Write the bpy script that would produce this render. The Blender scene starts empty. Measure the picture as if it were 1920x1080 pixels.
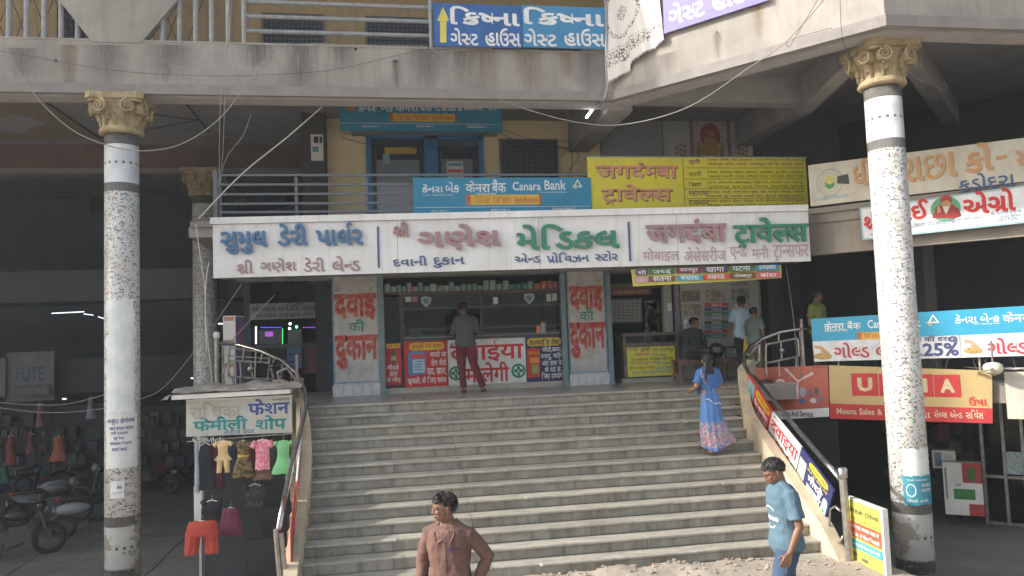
import bpy, bmesh, math, random
import numpy as np
from mathutils import Vector, Matrix, noise
random.seed(7)
R = math.radians
SC = bpy.context.scene
COL = SC.collection
# ------------------------------------------------------------------ camera
FPX = 1450.0
CAM = Vector((0, 0, 3.05))
PITCH, ROLL, YAW = R(3.88), R(2.09), R(9.4)
_F = Vector((math.sin(YAW)*math.cos(PITCH), math.cos(YAW)*math.cos(PITCH), math.sin(PITCH)))
_R0 = Vector((math.cos(YAW), -math.sin(YAW), 0)); _U0 = _R0.cross(_F)
_R = _R0*math.cos(ROLL) - _U0*math.sin(ROLL); _U = _R.cross(_F)
cd = bpy.data.cameras.new('camera'); cam = bpy.data.objects.new('camera', cd); COL.objects.link(cam)
cam.matrix_world = Matrix(((_R.x, _U.x, -_F.x, CAM.x), (_R.y, _U.y, -_F.y, CAM.y), (_R.z, _U.z, -_F.z, CAM.z), (0, 0, 0, 1)))
cd.sensor_width = 36; cd.lens = 36*FPX/1920; cd.clip_start = 0.1; cd.clip_end = 3000
SC.camera = cam
# ------------------------------------------------------------------ light
SUN_DIR = Vector((-0.88, 0.055, 0.49)).normalized()          # towards the sun
w = bpy.data.worlds.new('World'); SC.world = w; w.use_nodes = True
nt = w.node_tree; bg = nt.nodes['Background']
sky = nt.nodes.new('ShaderNodeTexSky'); sky.sky_type = 'NISHITA'; sky.sun_disc = False
sky.sun_elevation = math.asin(SUN_DIR.z); sky.sun_rotation = math.atan2(SUN_DIR.x, SUN_DIR.y)
sky.air_density = 1.2; sky.dust_density = 4.0; sky.ozone_density = 0.6
hs = nt.nodes.new('ShaderNodeHueSaturation'); hs.inputs['Saturation'].default_value = .55; nt.links.new(sky.outputs[0], hs.inputs['Color'])
nt.links.new(hs.outputs[0], bg.inputs[0]); bg.inputs[1].default_value = 0.15
sd = bpy.data.lights.new('sun', 'SUN'); sd.energy = 3.0; sd.angle = R(1.5); sd.color = (1, .955, .88)
so = bpy.data.objects.new('sun', sd); COL.objects.link(so)
so.rotation_euler = (-SUN_DIR).to_track_quat('-Z', 'Y').to_euler()
SC.view_settings.view_transform = 'Standard'; SC.view_settings.look = 'None'
SC.view_settings.exposure = 1.02; SC.view_settings.gamma = 1; SC.view_settings.use_curve_mapping = False
SC.render.engine = 'CYCLES'; SC.cycles.max_bounces = 7; SC.cycles.diffuse_bounces = 4; SC.cycles.transparent_max_bounces = 12
SC.cycles.use_denoising = True

# ------------------------------------------------------------------ pixel rays of the photograph (1920 x 1080), used to survey the place
def ray(x, y): return _F + _R*((x-960)/FPX) + _U*((540-y)/FPX)
def onY(x, y, Y): d = ray(x, y); return CAM + d*(Y/d.y)
def onZ(x, y, z): d = ray(x, y); return CAM + d*((z-CAM.z)/d.z)
def onS(x, y, s): d = ray(x, y); return CAM + d*(s/(d.x+d.y))

# ------------------------------------------------------------------ materials
MATS = {}
def mat(name, col, rough=.7, metal=0, col2=None, scale=6, bump=0, bscale=40, spec=.5, emit=0, streak=0, streakcol=(.06,.055,.05), detail=5, coat=0, vary=0, alpha=1, pos=(.35,.65), stretch=(1,1,1)):
    """principled material; colour varies between col and col2 by noise, optional vertical dirt streaks"""
    if name in MATS: return MATS[name]
    m = bpy.data.materials.new(name); m.use_nodes = True; MATS[name] = m
    t = m.node_tree; N = t.nodes; L = t.links; b = N['Principled BSDF']
    b.inputs['Roughness'].default_value = rough; b.inputs['Metallic'].default_value = metal
    b.inputs['Specular IOR Level'].default_value = spec
    if coat: b.inputs['Coat Weight'].default_value = coat
    c4 = (*col, 1); b.inputs['Base Color'].default_value = c4
    out = None
    geo = N.new('ShaderNodeNewGeometry')
    if col2 is not None:
        mp = N.new('ShaderNodeMapping'); mp.inputs['Scale'].default_value = stretch; L.new(geo.outputs['Position'], mp.inputs[0])
        n = N.new('ShaderNodeTexNoise'); n.inputs['Scale'].default_value = scale; n.inputs['Detail'].default_value = detail; n.inputs['Roughness'].default_value = .6
        L.new(mp.outputs[0], n.inputs[0])
        r = N.new('ShaderNodeValToRGB'); r.color_ramp.elements[0].position = pos[0]; r.color_ramp.elements[1].position = pos[1]
        r.color_ramp.elements[0].color = c4; r.color_ramp.elements[1].color = (*col2, 1)
        L.new(n.outputs[0], r.inputs[0]); out = r.outputs[0]
    if streak:
        mp = N.new('ShaderNodeMapping'); mp.inputs['Scale'].default_value = (9, 9, .55); L.new(geo.outputs['Position'], mp.inputs[0])
        n = N.new('ShaderNodeTexNoise'); n.inputs['Scale'].default_value = 1.0; n.inputs['Detail'].default_value = 6; n.inputs['Roughness'].default_value = .68
        L.new(mp.outputs[0], n.inputs[0])
        r = N.new('ShaderNodeValToRGB'); r.color_ramp.elements[0].position = .5; r.color_ramp.elements[1].position = .78
        r.color_ramp.elements[0].color = (0, 0, 0, 1); r.color_ramp.elements[1].color = (streak, streak, streak, 1)
        L.new(n.outputs[0], r.inputs[0])
        mx = N.new('ShaderNodeMixRGB'); L.new(r.outputs[0], mx.inputs[0]); mx.inputs[2].default_value = (*streakcol, 1)
        if out: L.new(out, mx.inputs[1])
        else: mx.inputs[1].default_value = c4
        out = mx.outputs[0]
    if vary:
        oi = N.new('ShaderNodeObjectInfo'); mr = N.new('ShaderNodeMapRange'); L.new(oi.outputs['Random'], mr.inputs[0])
        mr.inputs[3].default_value = 1-vary; mr.inputs[4].default_value = 1+vary*.6
        mx = N.new('ShaderNodeVectorMath'); mx.operation = 'SCALE'
        if out: L.new(out, mx.inputs[0])
        else: mx.inputs[0].default_value = col
        L.new(mr.outputs[0], mx.inputs['Scale']); out = mx.outputs[0]
    if out: L.new(out, b.inputs['Base Color'])
    if bump:
        n = N.new('ShaderNodeTexNoise'); n.inputs['Scale'].default_value = bscale; n.inputs['Detail'].default_value = 4
        L.new(geo.outputs['Position'], n.inputs[0])
        bp = N.new('ShaderNodeBump'); bp.inputs['Strength'].default_value = bump; bp.inputs['Distance'].default_value = .02
        L.new(n.outputs[0], bp.inputs['Height']); L.new(bp.outputs[0], b.inputs['Normal'])
    if emit:
        b.inputs['Emission Color'].default_value = c4; b.inputs['Emission Strength'].default_value = emit
    if alpha < 1: b.inputs['Alpha'].default_value = alpha
    return m
def flat(r, g, b_, rough=.6):
    return mat('print %.3f %.3f %.3f' % (r, g, b_), (r, g, b_), rough, col2=(r*.8, g*.8, b_*.8), scale=5, vary=0)
def glass_mat(name, tint=(.5,.55,.57), rough=.03, mixv=.35):
    if name in MATS: return MATS[name]
    m = bpy.data.materials.new(name); m.use_nodes = True; MATS[name] = m
    t = m.node_tree; N = t.nodes; L = t.links; o = N['Material Output']; N.remove(N['Principled BSDF'])
    tr = N.new('ShaderNodeBsdfTransparent'); tr.inputs[0].default_value = (*tint, 1)
    gl = N.new('ShaderNodeBsdfGlossy'); gl.inputs['Roughness'].default_value = rough; gl.inputs[0].default_value = (.42,.45,.47,1)
    fr = N.new('ShaderNodeFresnel'); fr.inputs[0].default_value = 1.5
    ad = N.new('ShaderNodeMath'); ad.operation = 'MULTIPLY_ADD'; ad.inputs[1].default_value = 1; ad.inputs[2].default_value = mixv*.03
    L.new(fr.outputs[0], ad.inputs[0]); mx = N.new('ShaderNodeMixShader'); L.new(ad.outputs[0], mx.inputs[0])
    L.new(tr.outputs[0], mx.inputs[1]); L.new(gl.outputs[0], mx.inputs[2]); L.new(mx.outputs[0], o.inputs[0])
    return m

# ------------------------------------------------------------------ objects
def tag(o, label=None, cat=None, group=None, kind=None):
    if label: o['label'] = label
    if cat: o['category'] = cat
    if group: o['group'] = group
    if kind: o['kind'] = kind
    return o
INV = {}
def thing(name, label, cat, loc=(0,0,0), rz=0, group=None, local=False):
    o = bpy.data.objects.new(name, None); COL.objects.link(o); o.empty_display_size = .2
    o.location = loc; o.rotation_euler = (0, 0, rz)
    tag(o, label, cat, group)
    if not local: INV[o.name] = (Matrix.Translation(Vector(loc)) @ Matrix.Rotation(rz, 4, 'Z')).inverted()
    return o
def structure(name):
    o = bpy.data.objects.new(name, None); COL.objects.link(o); o['kind'] = 'structure'; INV[o.name] = Matrix.Identity(4); return o
def link_mesh(me, name, m, parent=None, label=None, cat=None, group=None, kind=None, smooth=False):
    if m is not None and not me.materials: me.materials.append(m)
    if smooth: me.shade_smooth()
    o = bpy.data.objects.new(name, me); COL.objects.link(o)
    if parent is not None:
        o.parent = parent
        if parent.name in INV: o.matrix_parent_inverse = INV[parent.name]
    tag(o, label, cat, group, kind)
    return o
def copy_tree(o, parent=None, label=None):
    c = o.copy(); COL.objects.link(c); c.parent = parent
    if parent is not None: c.matrix_parent_inverse = o.matrix_parent_inverse
    if label: c['label'] = label
    for ch in list(o.children): copy_tree(ch, c)
    return c

class MB:
    def __init__(s): s.v = []; s.f = []; s.uv = None
    def add(s, vs, fs):
        n = len(s.v); s.v += [tuple(v) for v in vs]; s.f += [tuple(i+n for i in f) for f in fs]; return s
    def box(s, x0, x1, y0, y1, z0, z1, M=None):
        vs = [(x,y,z) for z in (z0,z1) for y in (y0,y1) for x in (x0,x1)]
        if M: vs = [M @ Vector(v) for v in vs]
        return s.add(vs, [(0,2,3,1),(4,5,7,6),(0,1,5,4),(1,3,7,5),(3,2,6,7),(2,0,4,6)])
    def hexa(s, p):   # 8 points: bottom 0-3 ccw, top 4-7
        return s.add(p, [(3,2,1,0),(4,5,6,7),(0,1,5,4),(1,2,6,5),(2,3,7,6),(3,0,4,7)])
    def prism(s, poly, a, b, axis='z'):
        n = len(poly)
        def P(p, h): return (p[0],p[1],h) if axis=='z' else ((p[0],h,p[1]) if axis=='y' else (h,p[0],p[1]))
        return s.add([P(p,a) for p in poly]+[P(p,b) for p in poly],
            [tuple(reversed(range(n))), tuple(range(n,2*n))]+[(i,(i+1)%n,n+(i+1)%n,n+i) for i in range(n)])
    def tube(s, pts, r, n=8, close=False, cap=True):
        pts = [Vector(p) for p in pts]; k = len(pts); rs = r if isinstance(r, (list,tuple)) else [r]*k
        rings = []; ref = None
        for i, p in enumerate(pts):
            a = pts[i-1] if (i or close) else p; b = pts[(i+1)%k] if (i<k-1 or close) else p
            t = (b-a)
            t = t.normalized() if t.length > 1e-9 else Vector((0,0,1))
            if ref is None: ref = Vector((0,0,1)) if abs(t.z) < .9 else Vector((1,0,0))
            x = (ref - t*ref.dot(t))
            if x.length < 1e-6: x = t.orthogonal()
            x.normalize(); ref = x; y = t.cross(x)
            rings.append([p + (x*math.cos(2*math.pi*j/n) + y*math.sin(2*math.pi*j/n))*rs[i] for j in range(n)])
        fs = []
        for i in range(k if close else k-1):
            i2 = (i+1)%k
            for j in range(n): fs.append((i*n+j, i*n+(j+1)%n, i2*n+(j+1)%n, i2*n+j))
        if cap and not close: fs += [tuple(reversed(range(n))), tuple((k-1)*n+j for j in range(n))]
        return s.add([v for r_ in rings for v in r_], fs)
    def lathe(s, prof, c=(0,0,0), n=24, cap=True):
        k = len(prof); vs = []
        for r_, z in prof:
            for j in range(n):
                a = 2*math.pi*j/n; vs.append((c[0]+r_*math.cos(a), c[1]+r_*math.sin(a), c[2]+z))
        fs = [(i*n+j, i*n+(j+1)%n, (i+1)*n+(j+1)%n, (i+1)*n+j) for i in range(k-1) for j in range(n)]
        if cap: fs += [tuple(reversed(range(n))), tuple((k-1)*n+j for j in range(n))]
        return s.add(vs, fs)
    def ball(s, c, rx, ry=None, rz=None, n=12, m=8, M=None):
        ry = ry or rx; rz = rz or rx; c = Vector(c)
        vs = []; 
        for i in range(1, m):
            th = math.pi*i/m
            for j in range(n):
                a = 2*math.pi*j/n; p = Vector((rx*math.sin(th)*math.cos(a), ry*math.sin(th)*math.sin(a), -rz*math.cos(th)))
                vs.append(c + (M @ p if M else p))
        b = len(vs); p = Vector((0,0,-rz)); q = Vector((0,0,rz)); vs += [c + (M@p if M else p), c + (M@q if M else q)]
        fs = [(i*n+j, i*n+(j+1)%n, (i+1)*n+(j+1)%n, (i+1)*n+j) for i in range(m-2) for j in range(n)]
        fs += [(b, (j+1)%n, j) for j in range(n)] + [(b+1, (m-2)*n+j, (m-2)*n+(j+1)%n) for j in range(n)]
        return s.add(vs, fs)
    def grid(s, fn, nu, nv):
        vs = [fn(i/nu, j/nv) for j in range(nv+1) for i in range(nu+1)]
        return s.add(vs, [(j*(nu+1)+i, j*(nu+1)+i+1, (j+1)*(nu+1)+i+1, (j+1)*(nu+1)+i) for j in range(nv) for i in range(nu)])
    def mesh(s, name='m'):
        me = bpy.data.meshes.new(name); me.from_pydata([tuple(v) for v in s.v], [], s.f); me.update(); return me
    def build(s, name, m, parent=None, smooth=False, **kw):
        if parent is None and kw.get('kind') != 'structure':
            xs = [v[0] for v in s.v]; ys = [v[1] for v in s.v]; z = min(v[2] for v in s.v)
            c = ((min(xs)+max(xs))/2, (min(ys)+max(ys))/2, z)
            s.v = [(v[0]-c[0], v[1]-c[1], v[2]-c[2]) for v in s.v]
            o = link_mesh(s.mesh(name), name, m, None, smooth=smooth, **kw); o.location = c; return o
        return link_mesh(s.mesh(name), name, m, parent, smooth=smooth, **kw)

class Pl:
    """a vertical plane through point (px,py) with horizontal right direction (ux,uy); u along it, z up, d towards the street"""
    def __init__(s, p, u):
        s.p = Vector((p[0], p[1], 0)); s.u = Vector((u[0], u[1], 0)).normalized(); s.n = Vector((s.u.y, -s.u.x, 0))
        s.M = Matrix(((s.u.x, s.n.x, 0, s.p.x), (s.u.y, s.n.y, 0, s.p.y), (0, 0, 1, 0), (0, 0, 0, 1)))
    def uz(s, x, y):
        d = ray(x, y); t = (s.p-CAM).dot(s.n)/d.dot(s.n); q = CAM+d*t
        return (q-s.p).dot(s.u), q.z
    def rect(s, r):
        xc, yc = (r[0]+r[2])/2, (r[1]+r[3])/2
        return s.uz(r[0], yc)[0], s.uz(xc, r[3])[1], s.uz(r[2], yc)[0], s.uz(xc, r[1])[1]
    def W(s, u, z, d=0): return s.M @ Vector((u, d, z))
    def box(s, mb, r, d0, d1, px=True):
        u0, z0, u1, z1 = s.rect(r) if px else r
        mb.box(u0, u1, d0, d1, z0, z1, s.M); return mb
    def panel(s, name, r, d0, d1, m, parent=None, px=True, **kw):
        return s.box(MB(), r, d0, d1, px).build(name, m, parent, **kw)
    def poly(s, name, pts, d0, d1, m, parent=None, px=True, **kw):
        q = [s.uz(*p) if px else p for p in pts]; mb = MB(); n = len(q)
        mb.add([s.W(a, b, d0) for a, b in q]+[s.W(a, b, d1) for a, b in q], [tuple(reversed(range(n))), tuple(range(n, 2*n))]+[(i,(i+1)%n,n+(i+1)%n,n+i) for i in range(n)])
        return mb.build(name, m, parent, **kw)
    def disc(s, name, x, y, rpx, d, m, parent, ry=None, n=20, ring=0, **kw):
        u, z = s.uz(x, y); k = abs(s.uz(x+rpx, y)[0]-u); kz = abs(s.uz(x, y+(ry or rpx))[1]-z); mb = MB()
        out = [s.W(u+k*math.cos(2*math.pi*i/n), z+kz*math.sin(2*math.pi*i/n), d) for i in range(n)]
        if ring:
            inn = [s.W(u+k*ring*math.cos(2*math.pi*i/n), z+kz*ring*math.sin(2*math.pi*i/n), d) for i in range(n)]
            mb.add(out+inn, [(i,(i+1)%n,n+(i+1)%n,n+i) for i in range(n)])
        else: mb.add(out, [tuple(range(n))])
        return mb.build(name, m, parent, **kw)

# ------------------------------------------------------------------ lettering: Blender's own font, with a small shaper for Devanagari and Gujarati
RA = '\u0930\u0ab0'; IM = '\u093f\u0abf'
_G = {}
def _raw(txt, off):
    c = bpy.data.curves.new('t', 'FONT'); c.body = txt; c.resolution_u = 2; c.offset = off
    o = bpy.data.objects.new('t', c)
    m = bpy.data.meshes.new_from_object(o)
    r = ([(v.co.x, v.co.y) for v in m.vertices], [tuple(p.vertices) for p in m.polygons])
    bpy.data.objects.remove(o); bpy.data.curves.remove(c); bpy.data.meshes.remove(m); return r
def _w(v): return (max(p[0] for p in v)-min(p[0] for p in v)) if v else 0
def glyph(ch, off, half=False):
    k = (ch, off, half)
    if k in _G: return _G[k]
    if off and not half and ch != ' ':     # a heavier outline that collapses falls back to a lighter one
        ar = lambda g: sum(abs(sum(g[0][q[i-1]][0]*g[0][q[i]][1]-g[0][q[i]][0]*g[0][q[i-1]][1] for i in range(len(q)))) for q in g[1])
        g0 = glyph(ch, 0); ed = set()
        for q in g0[1]:
            for i in range(len(q)):
                a_, b_ = q[i-1], q[i]
                if (b_, a_) in ed: ed.discard((b_, a_))
                else: ed.add((a_, b_))
        per = sum(math.hypot(g0[0][a_][0]-g0[0][b_][0], g0[0][a_][1]-g0[0][b_][1]) for a_, b_ in ed)
        for o_ in (off, off*.75, off*.5, off*.25, 0):
            g = g0 if o_ == 0 else _raw(ch, o_)
            if o_ == 0 or ar(g) > ar(g0)+1.1*per*o_: break
        _G[k] = (g[0], g[1], glyph(ch, 0)[2]); return _G[k]
    if ch == ' ': r = ([], [], .3)
    elif half:
        v, f, a = glyph(ch, off)
        xm = max(p[0] for p in v) if 2304 <= ord(ch) < 2432 else max(p[0] for p in v)
        cut = a-.168
        bm = bmesh.new(); bv = [bm.verts.new((p[0], p[1], 0)) for p in v]
        for q in f:
            try: bm.faces.new([bv[i] for i in q])
            except Exception: pass
        bmesh.ops.bisect_plane(bm, geom=bm.verts[:]+bm.edges[:]+bm.faces[:], plane_co=(cut,0,0), plane_no=(1,0,0), clear_outer=True)
        bm.verts.index_update(); r = ([(q.co.x, q.co.y) for q in bm.verts], [tuple(q.index for q in g.verts) for g in bm.faces], cut); bm.free()
    else:
        v, f = _raw(ch, off); a = max(p[0] for p in _raw('|'+ch+'|', 0)[0]) - .428
        r = (v, f, a)
    _G[k] = r; return r
def _quad(p, q, w):
    d = Vector((q[0]-p[0], q[1]-p[1])); d.normalize(); n = Vector((-d.y, d.x))*w/2
    return ([(p[0]+n.x,p[1]+n.y),(p[0]-n.x,p[1]-n.y),(q[0]-n.x,q[1]-n.y),(q[0]+n.x,q[1]+n.y)], [(0,1,2,3)])
def _arc(cx, cy, r, a0, a1, w, n=7):
    v = []; 
    for i in range(n+1):
        a = R(a0+(a1-a0)*i/n)
        v += [(cx+(r-w/2)*math.cos(a), cy+(r-w/2)*math.sin(a)), (cx+(r+w/2)*math.cos(a), cy+(r+w/2)*math.sin(a))]
    return v, [(2*i,2*i+1,2*i+3,2*i+2) for i in range(n)]
def clusters(s):
    """text -> aksharas, each a list of (kind, char) pieces in drawing order"""
    out = []; i = 0
    isC = lambda c: 0x915 <= ord(c) <= 0x939 or 0xA95 <= ord(c) <= 0xAB9
    isV = lambda c: c in '\u094d\u0acd'
    isM = lambda c: 0x93c <= ord(c) <= 0x94c and ord(c) != 0x93d or 0xabc <= ord(c) <= 0xacc or ord(c) in (0x901,0x902,0x903,0xa81,0xa82)
    while i < len(s):
        c = s[i]
        if not isC(c): out.append([('g', c)]); i += 1; 
        else:
            cons = [c]; i += 1
            while i+1 < len(s) and isV(s[i]) and isC(s[i+1]): cons.append(s[i+1]); i += 2
            items = []; reph = False
            if len(cons) > 1 and cons[0] in 'रર': reph = True; cons = cons[1:]
            j = 0
            while j < len(cons):
                ra = j+1 < len(cons) and cons[j+1] in RA
                last = j+1 >= len(cons) or (ra and j+2 >= len(cons))
                items.append(('g' if last else 'h', cons[j]))
                if ra: items.append(('ra', cons[j])); j += 1
                j += 1
            ms = []
            while i < len(s) and isM(s[i]): ms.append(s[i]); i += 1
            if any(m in IM for m in ms):
                m = [m for m in ms if m in IM][0]; items.insert(0, ('g', m)); ms.remove(m)
            items += [('g', m) for m in ms]
            if reph: items.append(('reph', cons[0]))
            out.append(items); continue
        while i < len(s) and isM(s[i]): out[-1].append(('g', s[i])); i += 1
    return out
def layout(s, off=0.0, space=0.0):
    """-> list of aksharas: (verts2d, faces, minor depth steps)"""
    x = 0; res = []; par = 0
    for cl in clusters(s):
        V = []; F = []; D = []
        for kind, ch in cl:
            if kind in 'gh':
                v, f, a = glyph(ch, off, kind == 'h'); ox = x; x += a
            elif kind == 'ra':
                if ch in 'टठडढ': v, f = _quad((-.36,-.17),(-.25,-.03),.06); v2, f2 = _quad((-.25,-.03),(-.14,-.17),.06)
                else: v, f = _quad((-.16,.22),(-.40,.02),.075+off); v2, f2 = [], []
                f = f + [tuple(i+len(v) for i in q) for q in f2]; v = v+v2; ox = x
            else:
                v, f = _arc(-.10, .77, .095, 20, 250, .06+off); ox = x
            n = len(V); par ^= 1
            V += [(p[0]+ox, p[1]) for p in v]; F += [tuple(i+n for i in q) for q in f]; D += [par]*len(v)
        x += space
        if V: res.append((V, F, D))
    return res
def letters(pl, s, r, m, parent, d=.004, off=.012, thick=0, px=True, split=False, name='lettering', italic=0, fn=None, space=0.0, lab=None):
    """fit the text s into rectangle r (photo pixels unless px=False) on plane pl"""
    L = layout(s, off, space)
    xs = [p[0] for a in L for p in a[0]]; ys = [p[1] for a in L for p in a[0]]
    x0, x1, y0, y1 = min(xs), max(xs), min(ys), max(ys)
    u0, z0, u1, z1 = pl.rect(r) if px else r
    sx = (u1-u0)/(x1-x0); sz = (z1-z0)/(y1-y0)
    last = None; acc = MB()
    for V, F, D in L:
        mb = MB() if split else acc
        def P(p, dd):
            u = u0+(p[0]-x0)*sx + italic*(p[1]-y0)*sz; z = z0+(p[1]-y0)*sz
            return fn(u, z, dd) if fn else pl.W(u, z, dd)
        if thick:
            n = len(V); fr = [P(p, d+thick+.0006*e) for p, e in zip(V, D)]; bk = [P(p, d+.0006*e) for p, e in zip(V, D)]
            cnt = {}
            for q in F:
                for a, b in zip(q, q[1:]+q[:1]):
                    if (b, a) in cnt: del cnt[(b, a)]
                    else: cnt[(a, b)] = 1
            mb.add(fr+bk, F+[(a, n+a, n+b, b) for a, b in cnt])
        else: mb.add([P(p, d+.0006*e) for p, e in zip(V, D)], F)
        if split and mb.v: last = mb.build('letter', m, parent)
    if not split: last = acc.build(name, m, parent, label=lab)
    return last

# ------------------------------------------------------------------ base materials
plaster = mat('grey plaster', (.36,.335,.305), .9, col2=(.25,.235,.215), scale=1.1, detail=9, bump=.35, bscale=30, streak=.55, streakcol=(.17,.16,.15))
plaster_sunny = plaster
lipm = mat('mauve cement band', (.27,.25,.24), .9, col2=(.22,.205,.195), scale=3, bump=.3, bscale=50)
ceil_m = mat('grey painted ceiling', (.30,.30,.31), .9, col2=(.25,.25,.26), scale=2)
brown_m = mat('brown paint', (.16,.105,.085), .85, col2=(.12,.085,.07), scale=2)
tan_m = mat('tan ceiling paint', (.26,.215,.15), .85)
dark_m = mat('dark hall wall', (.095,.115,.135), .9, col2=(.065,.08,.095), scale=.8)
darker_m = mat('near black wall', (.06,.066,.074), .9, col2=(.04,.044,.05), scale=1)  # very dark wall tone, slightly varied by noise
yellow_m = mat('cream yellow wall', (.86,.73,.46), .85, col2=(.78,.65,.40), scale=1.3, streak=.12, streakcol=(.3,.24,.15))
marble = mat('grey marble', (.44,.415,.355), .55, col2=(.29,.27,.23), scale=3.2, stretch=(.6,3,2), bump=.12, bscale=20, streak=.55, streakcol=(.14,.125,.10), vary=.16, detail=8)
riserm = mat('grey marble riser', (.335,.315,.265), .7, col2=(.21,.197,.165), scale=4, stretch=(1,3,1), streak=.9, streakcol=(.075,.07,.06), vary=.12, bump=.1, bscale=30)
tilefl = mat('landing marble', (.33,.325,.305), .32, col2=(.23,.225,.21), scale=2, vary=.12)
cement = mat('raw cement', (.30,.28,.25), .95, col2=(.22,.21,.19), scale=5, bump=.4, bscale=25, streak=.3)
cream_wall = mat('cream parapet paint', (.60,.50,.34), .9, col2=(.44,.38,.28), scale=2.2, bump=.3, bscale=25, streak=.6, streakcol=(.25,.21,.16))
steel = mat('dull steel pipe', (.42,.41,.39), .42, metal=.8, col2=(.26,.23,.20), scale=9)
chrome = mat('bright steel pipe', (.62,.62,.62), .25, metal=1, col2=(.4,.38,.36), scale=7)
galv = mat('grey painted pipe', (.30,.32,.34), .55, col2=(.22,.23,.24), scale=8)
railgrey = mat('dark grey rail paint', (.13,.145,.165), .5)
rust = mat('rusty iron', (.16,.09,.06), .8, col2=(.08,.06,.05), scale=12)
black = mat('black paint', (.02,.02,.022), .45)
blackf = mat('black aluminium', (.025,.026,.028), .35)
white = mat('white board', (.72,.73,.74), .45, col2=(.62,.625,.62), scale=1.5, streak=.40, streakcol=(.35,.31,.26))
wpaint = mat('white paint', (.74,.74,.72), .6, col2=(.62,.62,.60), scale=4)
wiregrey = mat('grey cable', (.26,.255,.24), .6)
wireblk = mat('dark cable', (.05,.05,.05), .6)
bluef = mat('blue frame paint', (.05,.20,.46), .45)
tealf = mat('faded blue steel frame', (.13,.23,.28), .6, col2=(.22,.25,.25), scale=9)
glass = glass_mat('window glass')
glassd = glass_mat('dark glass', (.28,.30,.32))
asphalt = mat('worn paving', (.19,.185,.18), .8, col2=(.14,.137,.13), scale=1.2, bump=.2, bscale=30)
dirt = mat('dry dirt', (.40,.345,.28), 1, col2=(.27,.235,.195), scale=1.4, bump=.9, bscale=9, detail=9)

# ------------------------------------------------------------------ ground
FL = -.75
def H(x, y):
    t = min(1, max(0, (y-9.7)/1.3)); t = t*t*(3-2*t)
    side = min(1, max(0, (-1.7-x)/1.0)) if x < 2 else min(1, max(0, (x-6.35)/.5))
    t2 = min(1, max(0, (y-8.2)/2.0)); t2 = t2*t2*(3-2*t2)
    z = -.84*max(t, t2*side)
    if -2 < x < 8 and 5 < y < 10.8:
        n = noise.noise((x*1.3, y*1.3, 0))*.05 + noise.noise((x*5, y*5, 3))*.02 + noise.noise((x*17, y*17, 7))*.009
        pile = .13*max(0, 1-abs(y-10.0)/.8) * (1 if x > 1.0 else max(0, (x-.3)/.7))*(1 if x < 4 else max(.0, 1-(x-4)/1.2))
        z += n + pile*(1+.7*noise.noise((x*3.1, y*3, 9)))
    return z
g = MB()
xs = [-400,-120,-50,-25,-14,-8,-5,-3.5]+[-2.7+.085*i for i in range(120)]+[8,10,14,20,30,60,150,400]
ys = [-400,-120,-40,-15,0,3,4.5]+[5.4+.085*i for i in range(68)]+[11.6,12.5,14,17,22,30,60,150,400]
g.add([(x, y, H(x, y)) for y in ys for x in xs], [(j*len(xs)+i, j*len(xs)+i+1, (j+1)*len(xs)+i+1, (j+1)*len(xs)+i) for j in range(len(ys)-1) for i in range(len(xs)-1)])
g.build('ground', dirt, None, kind='structure', smooth=True)
mb = MB(); mb.box(-20, -1.75, 11.3, 26, FL-.07, FL); mb.build('arcade_floor', asphalt, None, kind='structure')
mb = MB(); mb.box(6.55, 30, 9.2, 30, FL-.075, FL-.004); mb.build('pavement', asphalt, None, kind='structure')
# paving stones of the left arcade that are near enough to read
pav = mat('granite paving stone', (.22,.21,.20), .7, col2=(.16,.155,.15), scale=3, vary=.22)
fl = structure('arcade_paving')
for i in range(9):
    for j in range(7):
        x = -9.2+i*.84+.01*(j%3); y = 13.0+j*.84
        MB().box(x+.008, x+.832, y+.008, y+.832, FL+.001, FL+.010+.004*((i*7+j*3)%3)).build('paving_stone', pav, fl)
# rubble along the foot of the steps
rb = MB(); rs = random.Random(3)
def stone(mb, c, r, rs, sq=.6):
    vs = []; 
    for z, k in ((-.6,.7),(0,1),(.6,.75)):
        for j in range(6):
            a = j*math.pi/3+rs.random()*.5; q = r*k*(.8+.4*rs.random()); vs.append((c[0]+q*math.cos(a), c[1]+q*math.sin(a), c[2]+z*r*sq+.1*r*rs.random()))
    mb.add(vs, [(0,5,4,3,2,1),(12,13,14,15,16,17)]+[(b*6+j, b*6+(j+1)%6, b*6+6+(j+1)%6, b*6+6+j) for b in (0,1) for j in range(6)])
for _ in range(520):
    x = rs.uniform(.6, 6.0); y = 10.05-abs(rs.gauss(0, .55)); r = rs.choice([.006,.008,.010,.012,.015,.024]) * rs.uniform(.6, 1.5)
    stone(rb, (x, y, H(x, y)+r*.3), r, rs)
rb.build('rubble', mat('rubble', (.40,.36,.30), 1, col2=(.25,.22,.19), scale=20), None, kind='stuff', label='loose rubble and broken plaster at the foot of the steps')
rb = MB()
for _ in range(60):
    x = rs.uniform(1.0, 5.9); y = 9.95-abs(rs.gauss(0, .5)); a = rs.random()*3; q = rs.uniform(.01,.035)
    z = H(x,y)+.012; rb.add([(x-q,y-q*.5,z),(x+q,y-q*.4,z+.01),(x+q*.8,y+q*.6,z+.018),(x-q*.7,y+q*.5,z+.004)], [(0,1,2,3)])
rb.build('litter', mat('scraps of paper and leaf', (.55,.5,.42), .8, col2=(.25,.12,.06), scale=30, pos=(.45,.5)), None, kind='stuff', label='scraps of litter on the dirt below the steps')

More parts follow.
